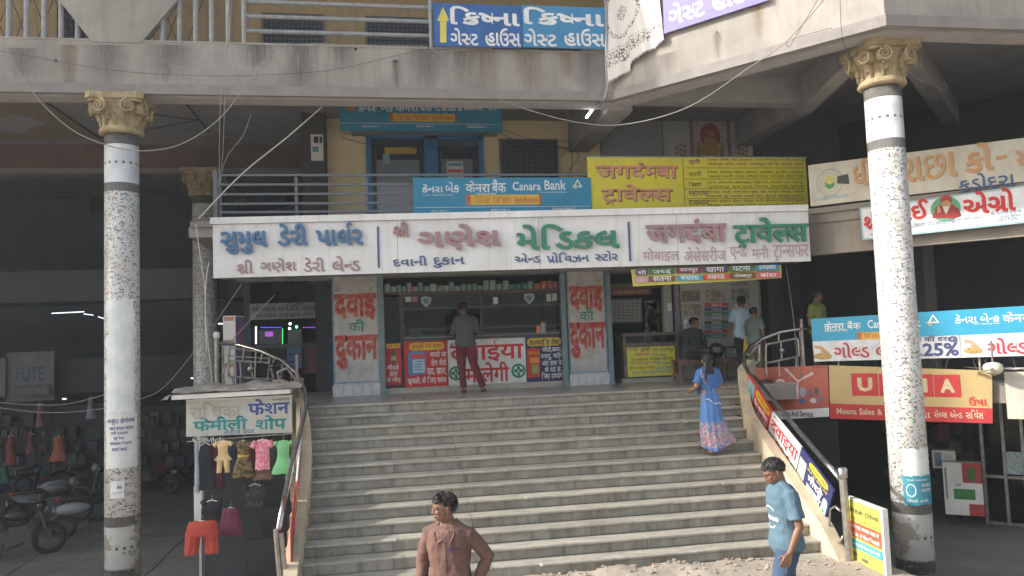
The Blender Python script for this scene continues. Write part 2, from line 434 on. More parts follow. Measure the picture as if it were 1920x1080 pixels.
# ------------------------------------------------------------------ staircase
def lerp_tab(t, k):
    for (a, va), (b, vb) in zip(t, t[1:]):
        if k <= b: return va+(vb-va)*max(0, (k-a))/(b-a)
    return t[-1][1]
XLt = [(0,-1.37),(1,-1.28),(3,-1.17),(5,-1.10),(7,-1.08),(15,-1.12)]
XRt = [(0,6.31),(1,6.2),(2,6.08),(3,5.96),(4,5.88),(5,5.86),(15,5.78)]
XL = lambda k: lerp_tab(XLt, k)
XR = lambda k: lerp_tab(XRt, k)
YS = lambda k: 13.35-.275*k
ZS = lambda k: 2.08-.16*k
stair = structure('staircase')
joints = [1.02, 3.38]
chip = {(1,0):(.1,.75,.035),(10,0):(.1,.5,.05),(11,0):(-1,.9,.04),(12,1):(1.3,1.9,.05),(6,1):(1.0,1.12,.02),(4,0):(.2,.4,.025),(2,2):(4.6,4.9,.03),(9,2):(4.3,4.4,.02)}
_rc = random.Random(99)
for _ in range(22):
    k_ = _rc.randrange(1, 13); s_ = _rc.randrange(3)
    if (k_, s_) not in chip: a_ = (-1.0, 1.1, 3.5)[s_]+_rc.random()*1.7; chip[(k_, s_)] = (a_, a_+_rc.choice((.06,.1,.16,.35)), _rc.uniform(.012,.03))
for k in range(0, 15):
    xs = [XL(k)-.02]+[j+.03*math.sin(k*2.3+j) + (.01*k) for j in joints]+[XR(k)+.02]
    yk, zk = YS(k), ZS(k)
    for s in range(3):
        a, b = xs[s]+.003, xs[s+1]-.003
        n = 56; mb = MB(); prof = []
        rk = random.Random(k*10+s)
        for i in range(n+1):
            x = a+(b-a)*i/n; e = .034+.004*noise.noise((x*3, k*1.7, 0)); dz = .002*noise.noise((x*2, k, 5))
            c = chip.get((k, s)); e += .0015*noise.noise((x*30, k, 9))
            if c and c[0] < x < c[1]: e -= c[2]*(.6+.6*abs(noise.noise((x*14, k, 1)))); dz -= .004
            elif rk.random() < .08: e -= .008*rk.random()
            y = yk-e
            prof.append([(x, yk+.262, zk-.034), (x, y+.004, zk-.034+dz), (x, y, zk-.024+dz), (x, y, zk-.009+dz), (x, y+.009, zk+dz), (x, yk+.262, zk)])
        m_ = 6; vs = [p for r_ in prof for p in r_]
        fs = [(i*m_+j, i*m_+(j+1)%m_, (i+1)*m_+(j+1)%m_, (i+1)*m_+j) for i in range(n) for j in range(m_)]
        fs += [tuple(reversed(range(m_))), tuple(n*m_+j for j in range(m_))]
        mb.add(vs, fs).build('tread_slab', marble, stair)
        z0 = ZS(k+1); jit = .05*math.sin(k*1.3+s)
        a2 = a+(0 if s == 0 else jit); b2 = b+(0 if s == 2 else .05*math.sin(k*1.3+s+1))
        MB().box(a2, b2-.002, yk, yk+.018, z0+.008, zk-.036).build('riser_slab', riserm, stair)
core = MB(); prof = []
for k in range(15): prof += [(YS(k)+.012, ZS(k)-.036), (YS(k)+.012, ZS(k+1)-.036)]
prof += [(YS(15)+.25, -1.2), (13.55, -1.2), (13.55, ZS(0)-.036)]
core.prism([(p[0], p[1]) for p in prof], -1.36, 6.0, 'x'); core.build('stair_core', cement, stair)
# landing: slab and marble tiles
land = structure('landing')
MB().prism([(-3.1,13.39),(7.6,13.39),(12.2,8.9),(14.6,11.3),(9.4,16.6),(9.4,18),(-3.1,18)], 1.78, 2.052).build('landing_slab', cement, land)
for j in range(5):
    y0 = 13.39+j*.61; x = -3.08 - (j%2)*.3
    while x < 8.0:
        x1 = min(x+.92, 7.58)
        if x1 > x+.1: MB().box(max(x,-3.08)+.003, x1-.003, y0+.003, y0+.607, 2.053, 2.08+.001*(j%2)).build('floor_tile', tilefl, land)
        x += .92
MB().prism([(7.6,13.39),(12.1,8.95),(14.4,11.3),(9.3,16.4),(7.6,16.4)], 2.053, 2.078).build('walkway_floor', tilefl, land)
MB().box(-3.0, 6.4, 13.9, 14.05, FL-.05, 1.78).build('landing_wall', darker_m, land)

# parapets of the staircase (curved at the top)
def parapet(name, side, label):
    th = thing(name, label, 'parapet', (XL(8) if side < 0 else XR(8), 11.2, ZS(14)))
    mb = MB(); rows = []
    for i in range(57):
        k = -1.2+i*.27
        kk = max(k, 0); x = (XL if side < 0 else XR)(kk) + (side*.35*((-k)/1.2)**1.5 if k < 0 else 0)
        y = YS(k); z = ZS(k)+.26+.02*noise.noise((k, side, 0)); 
        if k > 12.2: z -= (k-12.2)*.10
        w_ = .17
        if side < 0: x -= .02
        else: x += .02
        o = x+side*w_
        # bulge of the outer skirt towards the foot
        o2 = o+side*.10
        rows.append([(x, y, z-.95 if k < 8 else -.4), (x, y, z), (o, y, z), (o2, y, -.8)])
    vs = [p for r_ in rows for p in r_]; n = len(rows)
    fs = [(i*4+j, i*4+j+1, (i+1)*4+j+1, (i+1)*4+j) for i in range(n-1) for j in range(3)]+[(0,1,2,3), (n*4-1,n*4-2,n*4-3,n*4-4)]
    mb.add(vs, fs).build('wall', cream_wall, th); return th
parapet('stair_parapet', 1, 'stained cream parapet on the right side of the marble steps, below the leaning sign boards')
parapet('stair_parapet', -1, 'stained cream parapet on the left side of the marble steps beside the clothes stall')

# ------------------------------------------------------------------ building shell
bld = thing('building', 'grey plastered shopping complex with upper balconies above an open arcade', 'building', (2, 18, FL))
B = lambda name, mb, m, **kw: mb.build(name, m, bld, **kw)
PU = Pl((0, 13.0), (1, 0)); A0 = (4.03, 13.0); A1 = (6.98, 9.5)
PA = Pl(A0, (A1[0]-A0[0], A1[1]-A0[1])); PR2 = Pl(A1, (1, 0))
ZB, ZT = 7.22, 8.09
def band(name, z0, z1, d0, d1, m):
    """strip following the left face, the chamfer and the right face; d0..d1 outwards of the face"""
    def off(d):
        nA = PA.n; 
        pA = Vector((A0[0], A0[1])); pB = Vector((A1[0], A1[1]))
        t1 = math.tan(math.atan2(-(PA.u.y), PA.u.x)/2)
        return [(-30, 13.0-d), (pA.x-d*t1, pA.y-d), (pB.x-d*t1, pB.y-d), (30, 9.5-d)]
    a, b = off(d0), off(d1)
    mb = MB()
    for i in range(3): mb.hexa([(*b[i],z0),(*b[i+1],z0),(*a[i+1],z0),(*a[i],z0),(*b[i],z1),(*b[i+1],z1),(*a[i+1],z1),(*a[i],z1)])
    mb.build(name, m, bld)
band('parapet', ZB+.03, ZT, -.14, 0, plaster)
band('cement_band', ZB, ZB+.16, 0.002, .045, lipm)
band('coping', ZT, ZT+.03, -.15, .008, plaster)
band('edge_beam', ZB-.004, ZB+.655, -.48, -.142, mat('soffit paint', (.46,.435,.43), .9, col2=(.38,.36,.355), scale=2.5, bump=.15))
# ceiling of the arcade and the floor above
MB().prism([(-30,13.1),(4.2,13.1),(7.1,9.75),(30,9.75),(30,30),(-30,30)], 7.88, 7.93).build('ceiling', ceil_m, bld)
MB().prism([(-30,13.2),(4.2,13.2),(7.2,9.85),(30,9.85),(30,30),(-30,30)], 7.932, 8.0).build('upper_floor', cement, bld)
# roof over the upper balcony
MB().prism([(-30,12.6),(4.4,12.6),(7.4,8.9),(30,8.9),(30,30),(-30,30)], 10.6, 10.9).build('upper_slab', plaster, bld)
# upper wall behind the balcony, yellow, with dark barred windows
PW = Pl((0, 15.3), (1, 0))
MB().box(-30, 5.2, 15.3, 15.5, 7.95, 10.6).build('upper_wall', mat('tan upper wall', (.50,.37,.20), .85, col2=(.40,.31,.19), scale=1.5, streak=.3), bld)
MB().box(5.2, 30, 15.3, 15.5, 7.95, 10.6).build('upper_side_wall', mat('pale upper wall', (.42,.40,.37), .85), bld)
def grille_window(pl, r, n, m, parent, frame=.04, depth=.05, gm=None, label=None, px=True):
    u0, z0, u1, z1 = pl.rect(r) if px else r
    o = pl.panel('window', (u0, z0, u1, z1), .002, .02, m, parent, px=False, label=label)
    gm = gm or black
    mb = MB()
    for a, b, c, e in ((u0,u1,z0,z0+frame),(u0,u1,z1-frame,z1),(u0,u0+frame,z0+frame,z1-frame),(u1-frame,u1,z0+frame,z1-frame)): mb.box(a,b,.021,depth+.03,c,e,pl.M)
    mb.build('frame', gm, o)
    for i in range(1, n): 
        u = u0+(u1-u0)*i/n; MB().box(u-.007,u+.007,.03,.044,z0+frame,z1-frame,pl.M).build('bar', gm, o)
    k = max(2, int(round((z1-z0)/((u1-u0)/n))))
    for i in range(1, k):
        z = z0+(z1-z0)*i/k; MB().box(u0+frame,u1-frame,.046,.058,z-.006,z+.006,pl.M).build('bar', gm, o)
    return o
navy = mat('dark blue window', (.03,.035,.05), .4)
z8 = 9.6
def uw(x0, x1): return (PW.uz(x0, 40)[0], 8.35, PW.uz(x1, 40)[0], z8)
for (x0, x1) in ((492,608),(685,806)):
    w_ = uw(x0, x1); grille_window(PW, (w_[0], 7.96+.45, w_[2], z8), 14, navy, bld, px=False, gm=mat('window bar grey', (.11,.12,.14), .5))
for (x0, x1) in ((110,176),(920,1085)):
    w_ = uw(x0, x1); grille_window(PW, (w_[0], 7.97, w_[2], z8), 7, navy, bld, px=False)
# lattice grille on the left of the upper balcony
PLt = Pl((0, 13.35), (1, 0))
lat = thing('lattice_grille', 'thin crossed bar grille behind the grey pipes at the top left balcony', 'grille', (-5, 13.35, ZT-.1))
for i in range(-2, 13):
    for s in (-1, 1):
        u = -7.2+i*.33
        if -7.6 < u < -1.4: MB().tube([(u, 13.35+s*.004, ZT-.1), (u+s*.62, 13.35+s*.004, ZT+1.7)], .007, 4).build('bar', rust, lat)
# inclined concrete piers of the balcony
PU0 = Pl((0, 12.985), (1, 0))
q = [PU0.uz(*p) for p in ((172,78),(264,80),(332,0),(430,-110),(34,-98),(110,0))]
PU0.poly('balcony_pier', [(a, b) for a, b in q], 0, -.16, plaster, bld, px=False)
# railing pipes of the upper balcony
rl = thing('balcony_railing', 'grey pipe railing of horizontal and upright pipes on the upper balcony', 'railing', (-2, 13.07, ZT))
PP = Pl((0, 13.08), (1, 0)); zt = 9.05
for x, y in ((17,30),(50,30),(83,30),(115,30),(146,50),(305,60),(337,40),(367,40),(397,40),(428,40)):
    u, z = PP.uz(x, y); MB().tube([(u, 13.08, ZT), (u, 13.08, zt)], .042, 10).build('upright_pipe', galv, rl)
for x in (458, 808):
    u, z = PP.uz(x, 40); MB().tube([(u, 13.06, ZT), (u, 13.06, zt)], .04, 10).build('post', galv, rl)
u0, u1 = PP.uz(460, 40)[0], PP.uz(812, 40)[0]
for y in (63, 36, 9): 
    z = PP.uz(640, y)[1]; MB().tube([(u0, 13.08, z), (u1, 13.08, z)], .036, 10).build('rail_pipe', galv, rl)
for z in (9.05,): MB().tube([(-8, 13.08, z), (u1, 13.08, z)], .036, 10).build('top_rail', galv, rl)

# --- arcade interior, left
MB().box(-30, -1.4, 18.75, 19.2, 7.32, 7.88).build('brown_beam', brown_m, bld)
MB().box(-30, -1.4, 18.70, 19.25, 7.20, 7.32).build('beam_trim', mat('pale beam trim', (.2,.19,.2), .9), bld)
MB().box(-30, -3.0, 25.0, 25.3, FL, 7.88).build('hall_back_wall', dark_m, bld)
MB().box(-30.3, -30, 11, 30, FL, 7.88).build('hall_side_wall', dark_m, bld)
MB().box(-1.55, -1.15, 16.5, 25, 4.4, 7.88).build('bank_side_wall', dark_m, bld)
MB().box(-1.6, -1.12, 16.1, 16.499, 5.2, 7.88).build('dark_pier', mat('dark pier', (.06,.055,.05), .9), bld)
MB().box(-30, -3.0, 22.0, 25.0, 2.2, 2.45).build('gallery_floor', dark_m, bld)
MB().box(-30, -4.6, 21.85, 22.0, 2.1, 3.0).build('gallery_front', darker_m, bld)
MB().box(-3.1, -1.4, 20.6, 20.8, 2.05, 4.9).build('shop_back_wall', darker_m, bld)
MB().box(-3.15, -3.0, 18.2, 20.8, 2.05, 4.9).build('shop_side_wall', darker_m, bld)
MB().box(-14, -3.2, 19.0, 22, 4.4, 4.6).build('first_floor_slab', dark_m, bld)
MB().box(-14, -3.2, 18.9, 19.0, 4.3, 5.0).build('slab_edge', mat('hall slab paint', (.06,.065,.07), .9), bld)
# ceiling ornaments
def cpoly(px, z=7.878, t=.02, m=tan_m, name='ceiling_panel'):
    pts = [onZ(x, y, z) for x, y in px]; MB().prism([(p.x, p.y) for p in pts], z-t, z+.001).build(name, m, bld)
cpoly(((-150,193),(88,193),(185,258),(-150,262)))
cpoly(((0,222),(30,213),(62,219),(86,230),(52,238),(52,247),(0,244)), t=.035, m=mat('grey ceiling star', (.32,.32,.33), .9), name='ceiling_star')
cpoly(((368,257),(398,249),(448,258),(418,268)))
cpoly(((528,195),(590,195),(600,203),(560,203)))
cpoly(((553,255),(600,243),(612,262),(590,268)))
for a, b in (((350,195),(392,248)),((280,213),(372,225)),((372,225),(270,244)),((88,193),(185,258)),((185,258),(240,255))):
    p, q = onZ(*a, 7.87), onZ(*b, 7.87); MB().tube([p, q], .018, 6).build('ceiling_wire', wireblk, bld)

# --- bank storey
MB().box(-1.14, 4.85, 16.5, 16.7, 5.2, 7.88).build('bank_wall', yellow_m, bld)
MB().prism([(-3.3,13.95),(7.3,13.3),(7.86,13.14),(9.3,14.6),(9.3,16.9),(-3.3,16.9)], 5.02, 5.2).build('balcony_slab', plaster, bld)
MB().prism([(-2.85,13.75),(7.55,13.05),(7.55,16.3),(-2.85,16.3)], 4.42, 4.5).build('soffit', mat('white soffit', (.50,.49,.46), .9, col2=(.36,.35,.32), scale=2, streak=.4), bld)
MB().box(4.86, 6.3, 16.45, 16.7, 5.2, 7.88).build('grey_wall', mat('pale grey wall', (.33,.34,.35), .85, col2=(.28,.29,.30), scale=1.5), bld)
PBk = Pl((0, 16.5), (1, 0))
# corner pier + slanted beams below the chamfer
MB().box(4.1, 4.55, 13.3, 16.4, 7.15, 7.87).build('cross_beam', mat('beam paint', (.38,.37,.37), .9, col2=(.30,.29,.29), scale=2), bld)
bm_ = MATS['beam paint']
def beam(p, q, w_, z0, z1, name='slanted_beam'):
    p = Vector(p); q = Vector(q); d = (q-p).normalized(); n = Vector((-d.y, d.x))*w_/2
    MB().prism([tuple(p-n), tuple(q-n), tuple(q+n), tuple(p+n)], z0, z1).build(name, bm_, bld)
beam((4.3,13.6), (8.2,13.6), .3, 7.38, 7.875)
beam((8.2,13.75), (7.35,10.3), .3, 7.28, 7.87)
beam((8.2,13.8), (8.2,17), .35, 7.3, 7.875)
beam((7.4,10.05), (13,15.5), .3, 7.4, 7.86)
# tiled shrine wall
MB().box(6.31, 8.1, 16.4, 16.7, 5.2, 7.88).build('tiled_wall', mat('pale wall tile', (.46,.46,.45), .4, col2=(.40,.40,.39), scale=2), bld)
# meter box on dark pier
# --- right wing
PD = Pl((7.86, 13.14), (1, -1))
def dbox(name, u0, u1, d0, d1, z0, z1, m): PD.panel(name, (u0, z0, u1, z1), d0, d1, m, bld, px=False)
concb = mat('brown grey concrete', (.30,.265,.225), .9, col2=(.235,.21,.18), scale=2, bump=.2, streak=.25)
dbox('gallery_band', -.25, 14, -.15, 0, 4.42, 5.28, concb)
dbox('gallery_lip', -.25, 14, .002, .05, 5.0, 5.1, concb); dbox('gallery_lip', -.25, 14, .002, .05, 5.18, 5.28, concb)
dbox('gallery_slab', -.3, 14, -4.5, -.152, 4.75, 5.2, darker_m)
dbox('walkway_edge', -1.1, 14, -.12, .0, 1.75, 2.05, concb)
dbox('walkway_slab', 0, 14, -4.5, -.125, 1.80, 2.045, cement)
dbox('gallery_back_wall', -1.5, 14, -4.8, -4.5, 2.05, 4.75, darker_m)
dbox('upper_back_wall', -.4, 14, -4.8, -4.5, 5.2, 7.88, mat('brown dark wall', (.055,.05,.045), .9))
MB().box(8.25, 8.5, 15.7, 20, 2.05, 4.5).build('gallery_end_wall', darker_m, bld)
dbox('dark_upper_pier', 4.2, 4.9, -4.49, -4.0, 5.2, 7.88, mat('grey dark pier', (.09,.085,.08), .9))
MB().box(10.9, 11.15, 14.2, 14.45, 2.05, 4.75).build('gallery_pier', mat('dim grey pier', (.13,.13,.13), .9), bld)
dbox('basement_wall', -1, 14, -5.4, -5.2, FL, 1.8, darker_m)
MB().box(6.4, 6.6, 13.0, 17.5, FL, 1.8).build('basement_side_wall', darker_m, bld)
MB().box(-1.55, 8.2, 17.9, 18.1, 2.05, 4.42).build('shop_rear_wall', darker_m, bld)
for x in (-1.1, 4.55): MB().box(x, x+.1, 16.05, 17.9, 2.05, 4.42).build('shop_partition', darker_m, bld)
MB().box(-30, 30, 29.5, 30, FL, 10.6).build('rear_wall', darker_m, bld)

# ------------------------------------------------------------------ mosaic columns
def mosaic_mat():
    m = bpy.data.materials.new('mosaic tiles'); m.use_nodes = True; t = m.node_tree; N = t.nodes; L = t.links; b = N['Principled BSDF']
    def M_(op, a, c=None, d=None):
        n = N.new('ShaderNodeMath'); n.operation = op
        for i, v in enumerate((a, c, d)):
            if v is None: continue
            if isinstance(v, (int, float)): n.inputs[i].default_value = v
            else: L.new(v, n.inputs[i])
        return n.outputs[0]
    tc = N.new('ShaderNodeTexCoord'); sx = N.new('ShaderNodeSeparateXYZ'); L.new(tc.outputs['Object'], sx.inputs[0])
    z = M_('ADD', sx.outputs[2], FL)
    u = M_('MULTIPLY', M_('ARCTAN2', sx.outputs[1], sx.outputs[0]), 75/(2*math.pi)); u = M_('ADD', u, 200)
    v = M_('DIVIDE', M_('ADD', z, 5), .0218)
    fu, fv = M_('FLOOR', u), M_('FLOOR', v)
    def rng(a, c): return M_('MULTIPLY', M_('GREATER_THAN', z, a), M_('LESS_THAN', z, c))
    cv = N.new('ShaderNodeCombineXYZ'); L.new(M_('FLOOR', M_('MULTIPLY', fu, M_('SUBTRACT', 1, M_('MULTIPLY', .5, M_('LESS_THAN', M_('MODULO', fv, 3), .5))))), cv.inputs[0]); L.new(fv, cv.inputs[1])
    wn = N.new('ShaderNodeTexWhiteNoise'); wn.noise_dimensions = '2D'; L.new(cv.outputs[0], wn.inputs[0])
    r = N.new('ShaderNodeValToRGB'); r.color_ramp.interpolation = 'CONSTANT'; cr = r.color_ramp
    pal = [(0,(.64,.65,.64)),(.34,(.57,.565,.54)),(.60,(.60,.59,.56)),(.75,(.19,.22,.26)),(.80,(.30,.31,.33)),(.84,(.34,.24,.18)),(.89,(.09,.11,.14)),(.94,(.42,.38,.33)),(.965,(.20,.14,.11))]
    cr.elements[0].color = (*pal[0][1],1); cr.elements[1].position = pal[1][0]; cr.elements[1].color = (*pal[1][1],1)
    for p, c in pal[2:]: e = cr.elements.new(p); e.color = (*c, 1)
    L.new(wn.outputs[0], r.inputs[0])
    def mix(f, a, c):
        n = N.new('ShaderNodeMixRGB')
        L.new(f, n.inputs[0])
        for i, q in ((1, a), (2, c)):
            if isinstance(q, tuple): n.inputs[i].default_value = (*q, 1)
            else: L.new(q, n.inputs[i])
        return n.outputs[0]
    whitez = M_('ADD', M_('ADD', rng(5.80, 6.42), rng(-.24, .39)), M_('LESS_THAN', z, -.46))
    col = mix(whitez, r.outputs[0], (.74,.76,.77))
    wv = N.new('ShaderNodeMath'); wv.operation = 'MULTIPLY_ADD'; L.new(wn.outputs[0], wv.inputs[0]); wv.inputs[1].default_value = .05; wv.inputs[2].default_value = .045
    dk = N.new('ShaderNodeCombineColor'); 
    for i in range(3): L.new(wv.outputs[0], dk.inputs[i])
    dark = M_('ADD', M_('ADD', rng(5.655, 5.80), rng(6.42, 6.6)), M_('ADD', rng(.39, .545), rng(-.44, -.26)))
    col = mix(dark, col, dk.outputs[0])
    sq = M_('MULTIPLY', M_('LESS_THAN', M_('MODULO', fu, 5), 1.5), M_('ADD', rng(6.098+.004, 6.144), rng(.044+.0, .0875)))
    col = mix(sq, col, (.06,.065,.07))
    # grout
    g1 = M_('GREATER_THAN', M_('FRACT', u), .87); g2 = M_('GREATER_THAN', M_('FRACT', v), .87); gr = M_('MULTIPLY', M_('MAXIMUM', g1, g2), .75)
    col = mix(gr, col, (.40,.39,.37))
    # stripped patches near the foot, grey plaster showing
    n = N.new('ShaderNodeTexNoise'); n.inputs['Scale'].default_value = 2.2; n.inputs['Detail'].default_value = 8; n.inputs['Roughness'].default_value = .62; L.new(tc.outputs['Object'], n.inputs[0])
    th = N.new('ShaderNodeMapRange'); L.new(z, th.inputs[0]); th.inputs[1].default_value = 1.6; th.inputs[2].default_value = -.1; th.inputs[3].default_value = .72; th.inputs[4].default_value = .50
    mk = M_('GREATER_THAN', n.outputs[0], th.outputs[0])
    n2 = N.new('ShaderNodeTexNoise'); n2.inputs['Scale'].default_value = 30; L.new(tc.outputs['Object'], n2.inputs[0])
    pc = N.new('ShaderNodeValToRGB'); pc.color_ramp.elements[0].color = (.30,.275,.24,1); pc.color_ramp.elements[1].color = (.52,.50,.46,1); L.new(n2.outputs[0], pc.inputs[0])
    col = mix(mk, col, pc.outputs[0])
    # grime
    n3 = N.new('ShaderNodeTexNoise'); n3.inputs['Scale'].default_value = 3; n3.inputs['Detail'].default_value = 6; L.new(tc.outputs['Object'], n3.inputs[0])
    gm = N.new('ShaderNodeMapRange'); L.new(n3.outputs[0], gm.inputs[0]); gm.inputs[1].default_value = .48; gm.inputs[2].default_value = .75; gm.inputs[4].default_value = .5
    col = mix(gm.outputs[0], col, (.30,.28,.24))
    L.new(col, b.inputs['Base Color']); b.inputs['Roughness'].default_value = .3
    bp = N.new('ShaderNodeBump'); bp.inputs['Strength'].default_value = .3; bp.inputs['Distance'].default_value = .004; L.new(M_('SUBTRACT', 1, gr), bp.inputs['Height']); L.new(bp.outputs[0], b.inputs['Normal'])
    return m
mosaic = mosaic_mat()
capm = mat('weathered cream capital', (.45,.36,.21), .85, col2=(.27,.215,.13), scale=7, bump=.3, bscale=40, streak=.6, streakcol=(.14,.11,.08))
CZ = 6.60-FL    # capital base above the column foot
def make_column(x, y, label):
    t = thing('mosaic_column', label, 'column', (x, y, FL), 0, 'mosaic tiled columns', local=True)
    MB().lathe([(.262,0),(.26,3),(.257,7.40)], n=64).build('shaft', mosaic, t, smooth=True)
    c = MB().lathe([(.262,0),(.30,0),(.335,.03),(.34,.055),(.32,.07),(.325,.09),(.315,.105),(.295,.12),(.30,.25),(.33,.38),(.37,.46),(.40,.49),(.0,.5)], (0,0,CZ), 40).build('capital', capm, t, smooth=True)
    ab = []
    for q in range(4):
        a = q*math.pi/2+math.pi/4
        for da in (-.11, .11): ab.append((.56*math.cos(a+da), .56*math.sin(a+da)))
        for s in range(1, 6):
            f = s/6; b_ = a+.11+(math.pi/2-.22)*f; rr = .56-.17*math.sin(math.pi*f)**.8 - .0; ab.append((rr*math.cos(b_), rr*math.sin(b_)))
    MB().prism(ab, CZ+.52, CZ+.62).build('abacus', capm, c)
    ab2 = [(x_*.93, y_*.93) for x_, y_ in ab]; MB().prism(ab2, CZ+.475, CZ+.519).build('abacus_moulding', capm, c)
    for q in range(8):
        a = (q//2)*math.pi/2+math.pi/4+(-.27 if q%2 == 0 else .27); sgn = -1 if q%2 == 0 else 1
        cen = Vector((.405*math.cos(a), .405*math.sin(a), CZ+.40)); nrm = Vector((math.cos(a+sgn*.25), math.sin(a+sgn*.25), 0)); tv = Vector((-nrm.y, nrm.x, 0))*(-sgn)
        pts = []; rad = []
        for i in range(34):
            f = i/33; an = math.pi*.5+f*math.pi*4.3; rr = .098*(1-f)+.012
            pts.append(cen+nrm*(.045+.02*f)+tv*rr*math.cos(an)+Vector((0,0,1))*rr*math.sin(an)); rad.append(.020*(1-f)+.008)
        mb = MB().tube(pts, rad, 6)
        Mr = Matrix((tv, Vector((0,0,1)), nrm)).transposed()
        vs = []; k = 18
        for d_, r_ in ((-.09,.085),(.03,.102),(.045,.09)):
            for j in range(k): vs.append(cen+Mr @ Vector((r_*math.cos(2*math.pi*j/k), r_*math.sin(2*math.pi*j/k), d_)))
        mb.add(vs, [(i*k+j, i*k+(j+1)%k, (i+1)*k+(j+1)%k, (i+1)*k+j) for i in (0,1) for j in range(k)]+[tuple(2*k+j for j in range(k))])
        mb.build('volute', capm, c, smooth=True)
    for row, (n_, z0, h, r0, out) in enumerate(((12,.115,.24,.305,.075),(8,.20,.26,.325,.09))):
        for q in range(n_):
            a = 2*math.pi*(q+.5*row)/n_; wd = .60/n_*1.75
            def fn(s, v):
                x_ = (s-.5)*2; tip = max(0, v-.62)/.38
                wv = wd*(1-.15*v-.75*tip**2)
                r_ = r0+.07*v*v+out*math.sin(min(1,tip)*math.pi*.5)+.012*math.cos(x_*math.pi*3)*(1-tip)+.02*(1-x_*x_)
                zz = z0+h*v-.09*tip**2*h/.24
                return (r_*math.cos(a+x_*wv), r_*math.sin(a+x_*wv), CZ+zz)
            MB().grid(fn, 10, 9).build('leaf', capm, c, smooth=True)
    return t
colL = make_column(-4.16, 13.26, 'tall mosaic column on the left with a big whitewashed patch and a pasted notice')
colR = copy_tree(colL, None, 'tall mosaic column on the right with a teal poster, nearest to the street'); colR.location = (7.42, 10.28, FL)
colB = copy_tree(colL, None, 'shaded mosaic column behind the left end of the long white shop sign'); colB.location = (-4.05, 18.55, FL)
# paint and paper on the columns
def on_col(col, r, px, Y, mt, name, label=None, cat=None, top=True, text=(), jag=.02, parent=None, ph=0):
    cx, cy = col.location.x, col.location.y
    pl = Pl((cx, cy-r), (1, 0)); base = math.atan2(-cy, -cx) 
    pl = Pl((cx+r*math.cos(base), cy+r*math.sin(base)), (-math.sin(base), math.cos(base)))
    u0, z0, u1, z1 = pl.rect(px)
    def W(u, z, d): a = base+math.asin(max(-1, min(1, u/r))); return (cx+(r+d)*math.cos(a), cy+(r+d)*math.sin(a), z)
    rs = random.Random(int(px[0]+px[1])); 
    def fn(s, v):
        u = u0+(u1-u0)*s; z = z0+(z1-z0)*v
        if v == 0: z += jag*noise.noise((s*9, px[0], 0))*1.5
        if v == 1: z += jag*noise.noise((s*9, px[1], 5))*1.5
        if s in (0, 1): u += jag*.8*noise.noise((v*9, px[0], 2))
        return W(u, z, .0035+ph*.002)
    o = MB().grid(fn, 16, 24).build(name, mt, parent, smooth=True, label=label, cat=cat)
    o.location = (0,0,0) if parent else o.location
    for s, b, m_ in text:
        a = pl.rect(b); letters(None, s, a, m_, o, d=.0055+ph*.002, off=.02, px=False, fn=lambda u, z, d: Vector(W(u, z, d))-o.location)
    return o
paper = mat('white paper', (.72,.73,.72), .7, col2=(.62,.63,.62), scale=6)
limew = mat('whitewash', (.72,.75,.77), .7, col2=(.60,.64,.66), scale=4, bump=.2, streak=.2, streakcol=(.35,.36,.36))
inkblue = flat(.03,.08,.25)
# ------------------------------------------------------------------ main sign box
q0 = onY(399, 470, 13.6); q1 = onY(1518, 444, 12.8)
PF = Pl((q0.x, q0.y), (q1.x-q0.x, q1.y-q0.y)); FW = PF.uz(1518, 444)[0]
zl0, zl1 = PF.uz(402, 519)[1], PF.uz(402, 420)[1]
zr0, zr1 = PF.uz(1517, 492)[1], PF.uz(1517, 397)[1]
z0, z1 = (zl0+zr0)/2, (zl1+zr1)/2
ms = thing('shop_sign', 'long white fascia sign with raised blue, mauve and green shop names across three shops', 'sign', tuple(PF.W(FW/2, z0, 0)))
seams = [0]+[PF.uz(x, 450)[0] for x in (745, 1011, 1270)]+[FW]
for a, b in zip(seams, seams[1:]): PF.panel('panel', (a+.003, z0, b-.003, z1), -.05, 0, white, ms, px=False)
PF.panel('sign_box', (.01, z0+.02, FW-.01, z1-.01), -.55, -.055, cement, ms, px=False)
cs = [0]+[PF.uz(x, 400)[0] for x in (684, 957)]+[FW+.02]
for a, b in zip(cs, cs[1:]): PF.panel('coping_strip', (a-.03, z1+.004, b-.032, z1+.115), -.25, .045, white, ms, px=False)
PF.panel('roof_slab', (-.45, z1+.0, FW-.3, z1+.10), -2.9, -.255, lipm, bld, px=False)
blue3 = mat('blue letter', (.065,.16,.33), .5, col2=(.05,.13,.27), scale=9); mauve3 = mat('mauve letter', (.36,.21,.23), .5, col2=(.28,.16,.18), scale=9); green3 = mat('green letter', (.035,.22,.14), .5, col2=(.03,.17,.11), scale=9); mauve4 = mat('pale mauve letter', (.42,.29,.31), .6); navy3 = mat('navy letter', (.05,.09,.22), .5)
def T(pl, parent, m, items, **kw):
    for s, b in items: letters(pl, s, b, m, parent, **kw)
k3 = dict(split=True, thick=.045, off=.024, d=.02)
T(PF, ms, blue3, [('સુમુલ',(415,434,502,477)),('ડેરી',(521,420,577,462)),('પાર્લર',(593,418,681,461))], **k3)
T(PF, ms, mauve3, [('શ્રી',(737,416,768,444)),('ગણેશ',(782,421,939,470)),('जगदंबा',(1210,411,1361,458))], **k3)
T(PF, ms, green3, [('મેડિકલ',(968,420,1160,468)),('ट्रावेल्स',(1374,408,1514,463))], **k3)
k4 = dict(split=True, thick=.012, off=.012, d=.004)
T(PF, ms, mauve3, [('શ્રી',(444,487,475,513)),('ગણેશ',(488,484,556,512)),('ડેરી',(569,483,609,510)),('લેન્ડ',(623,480,675,509))], **k4)
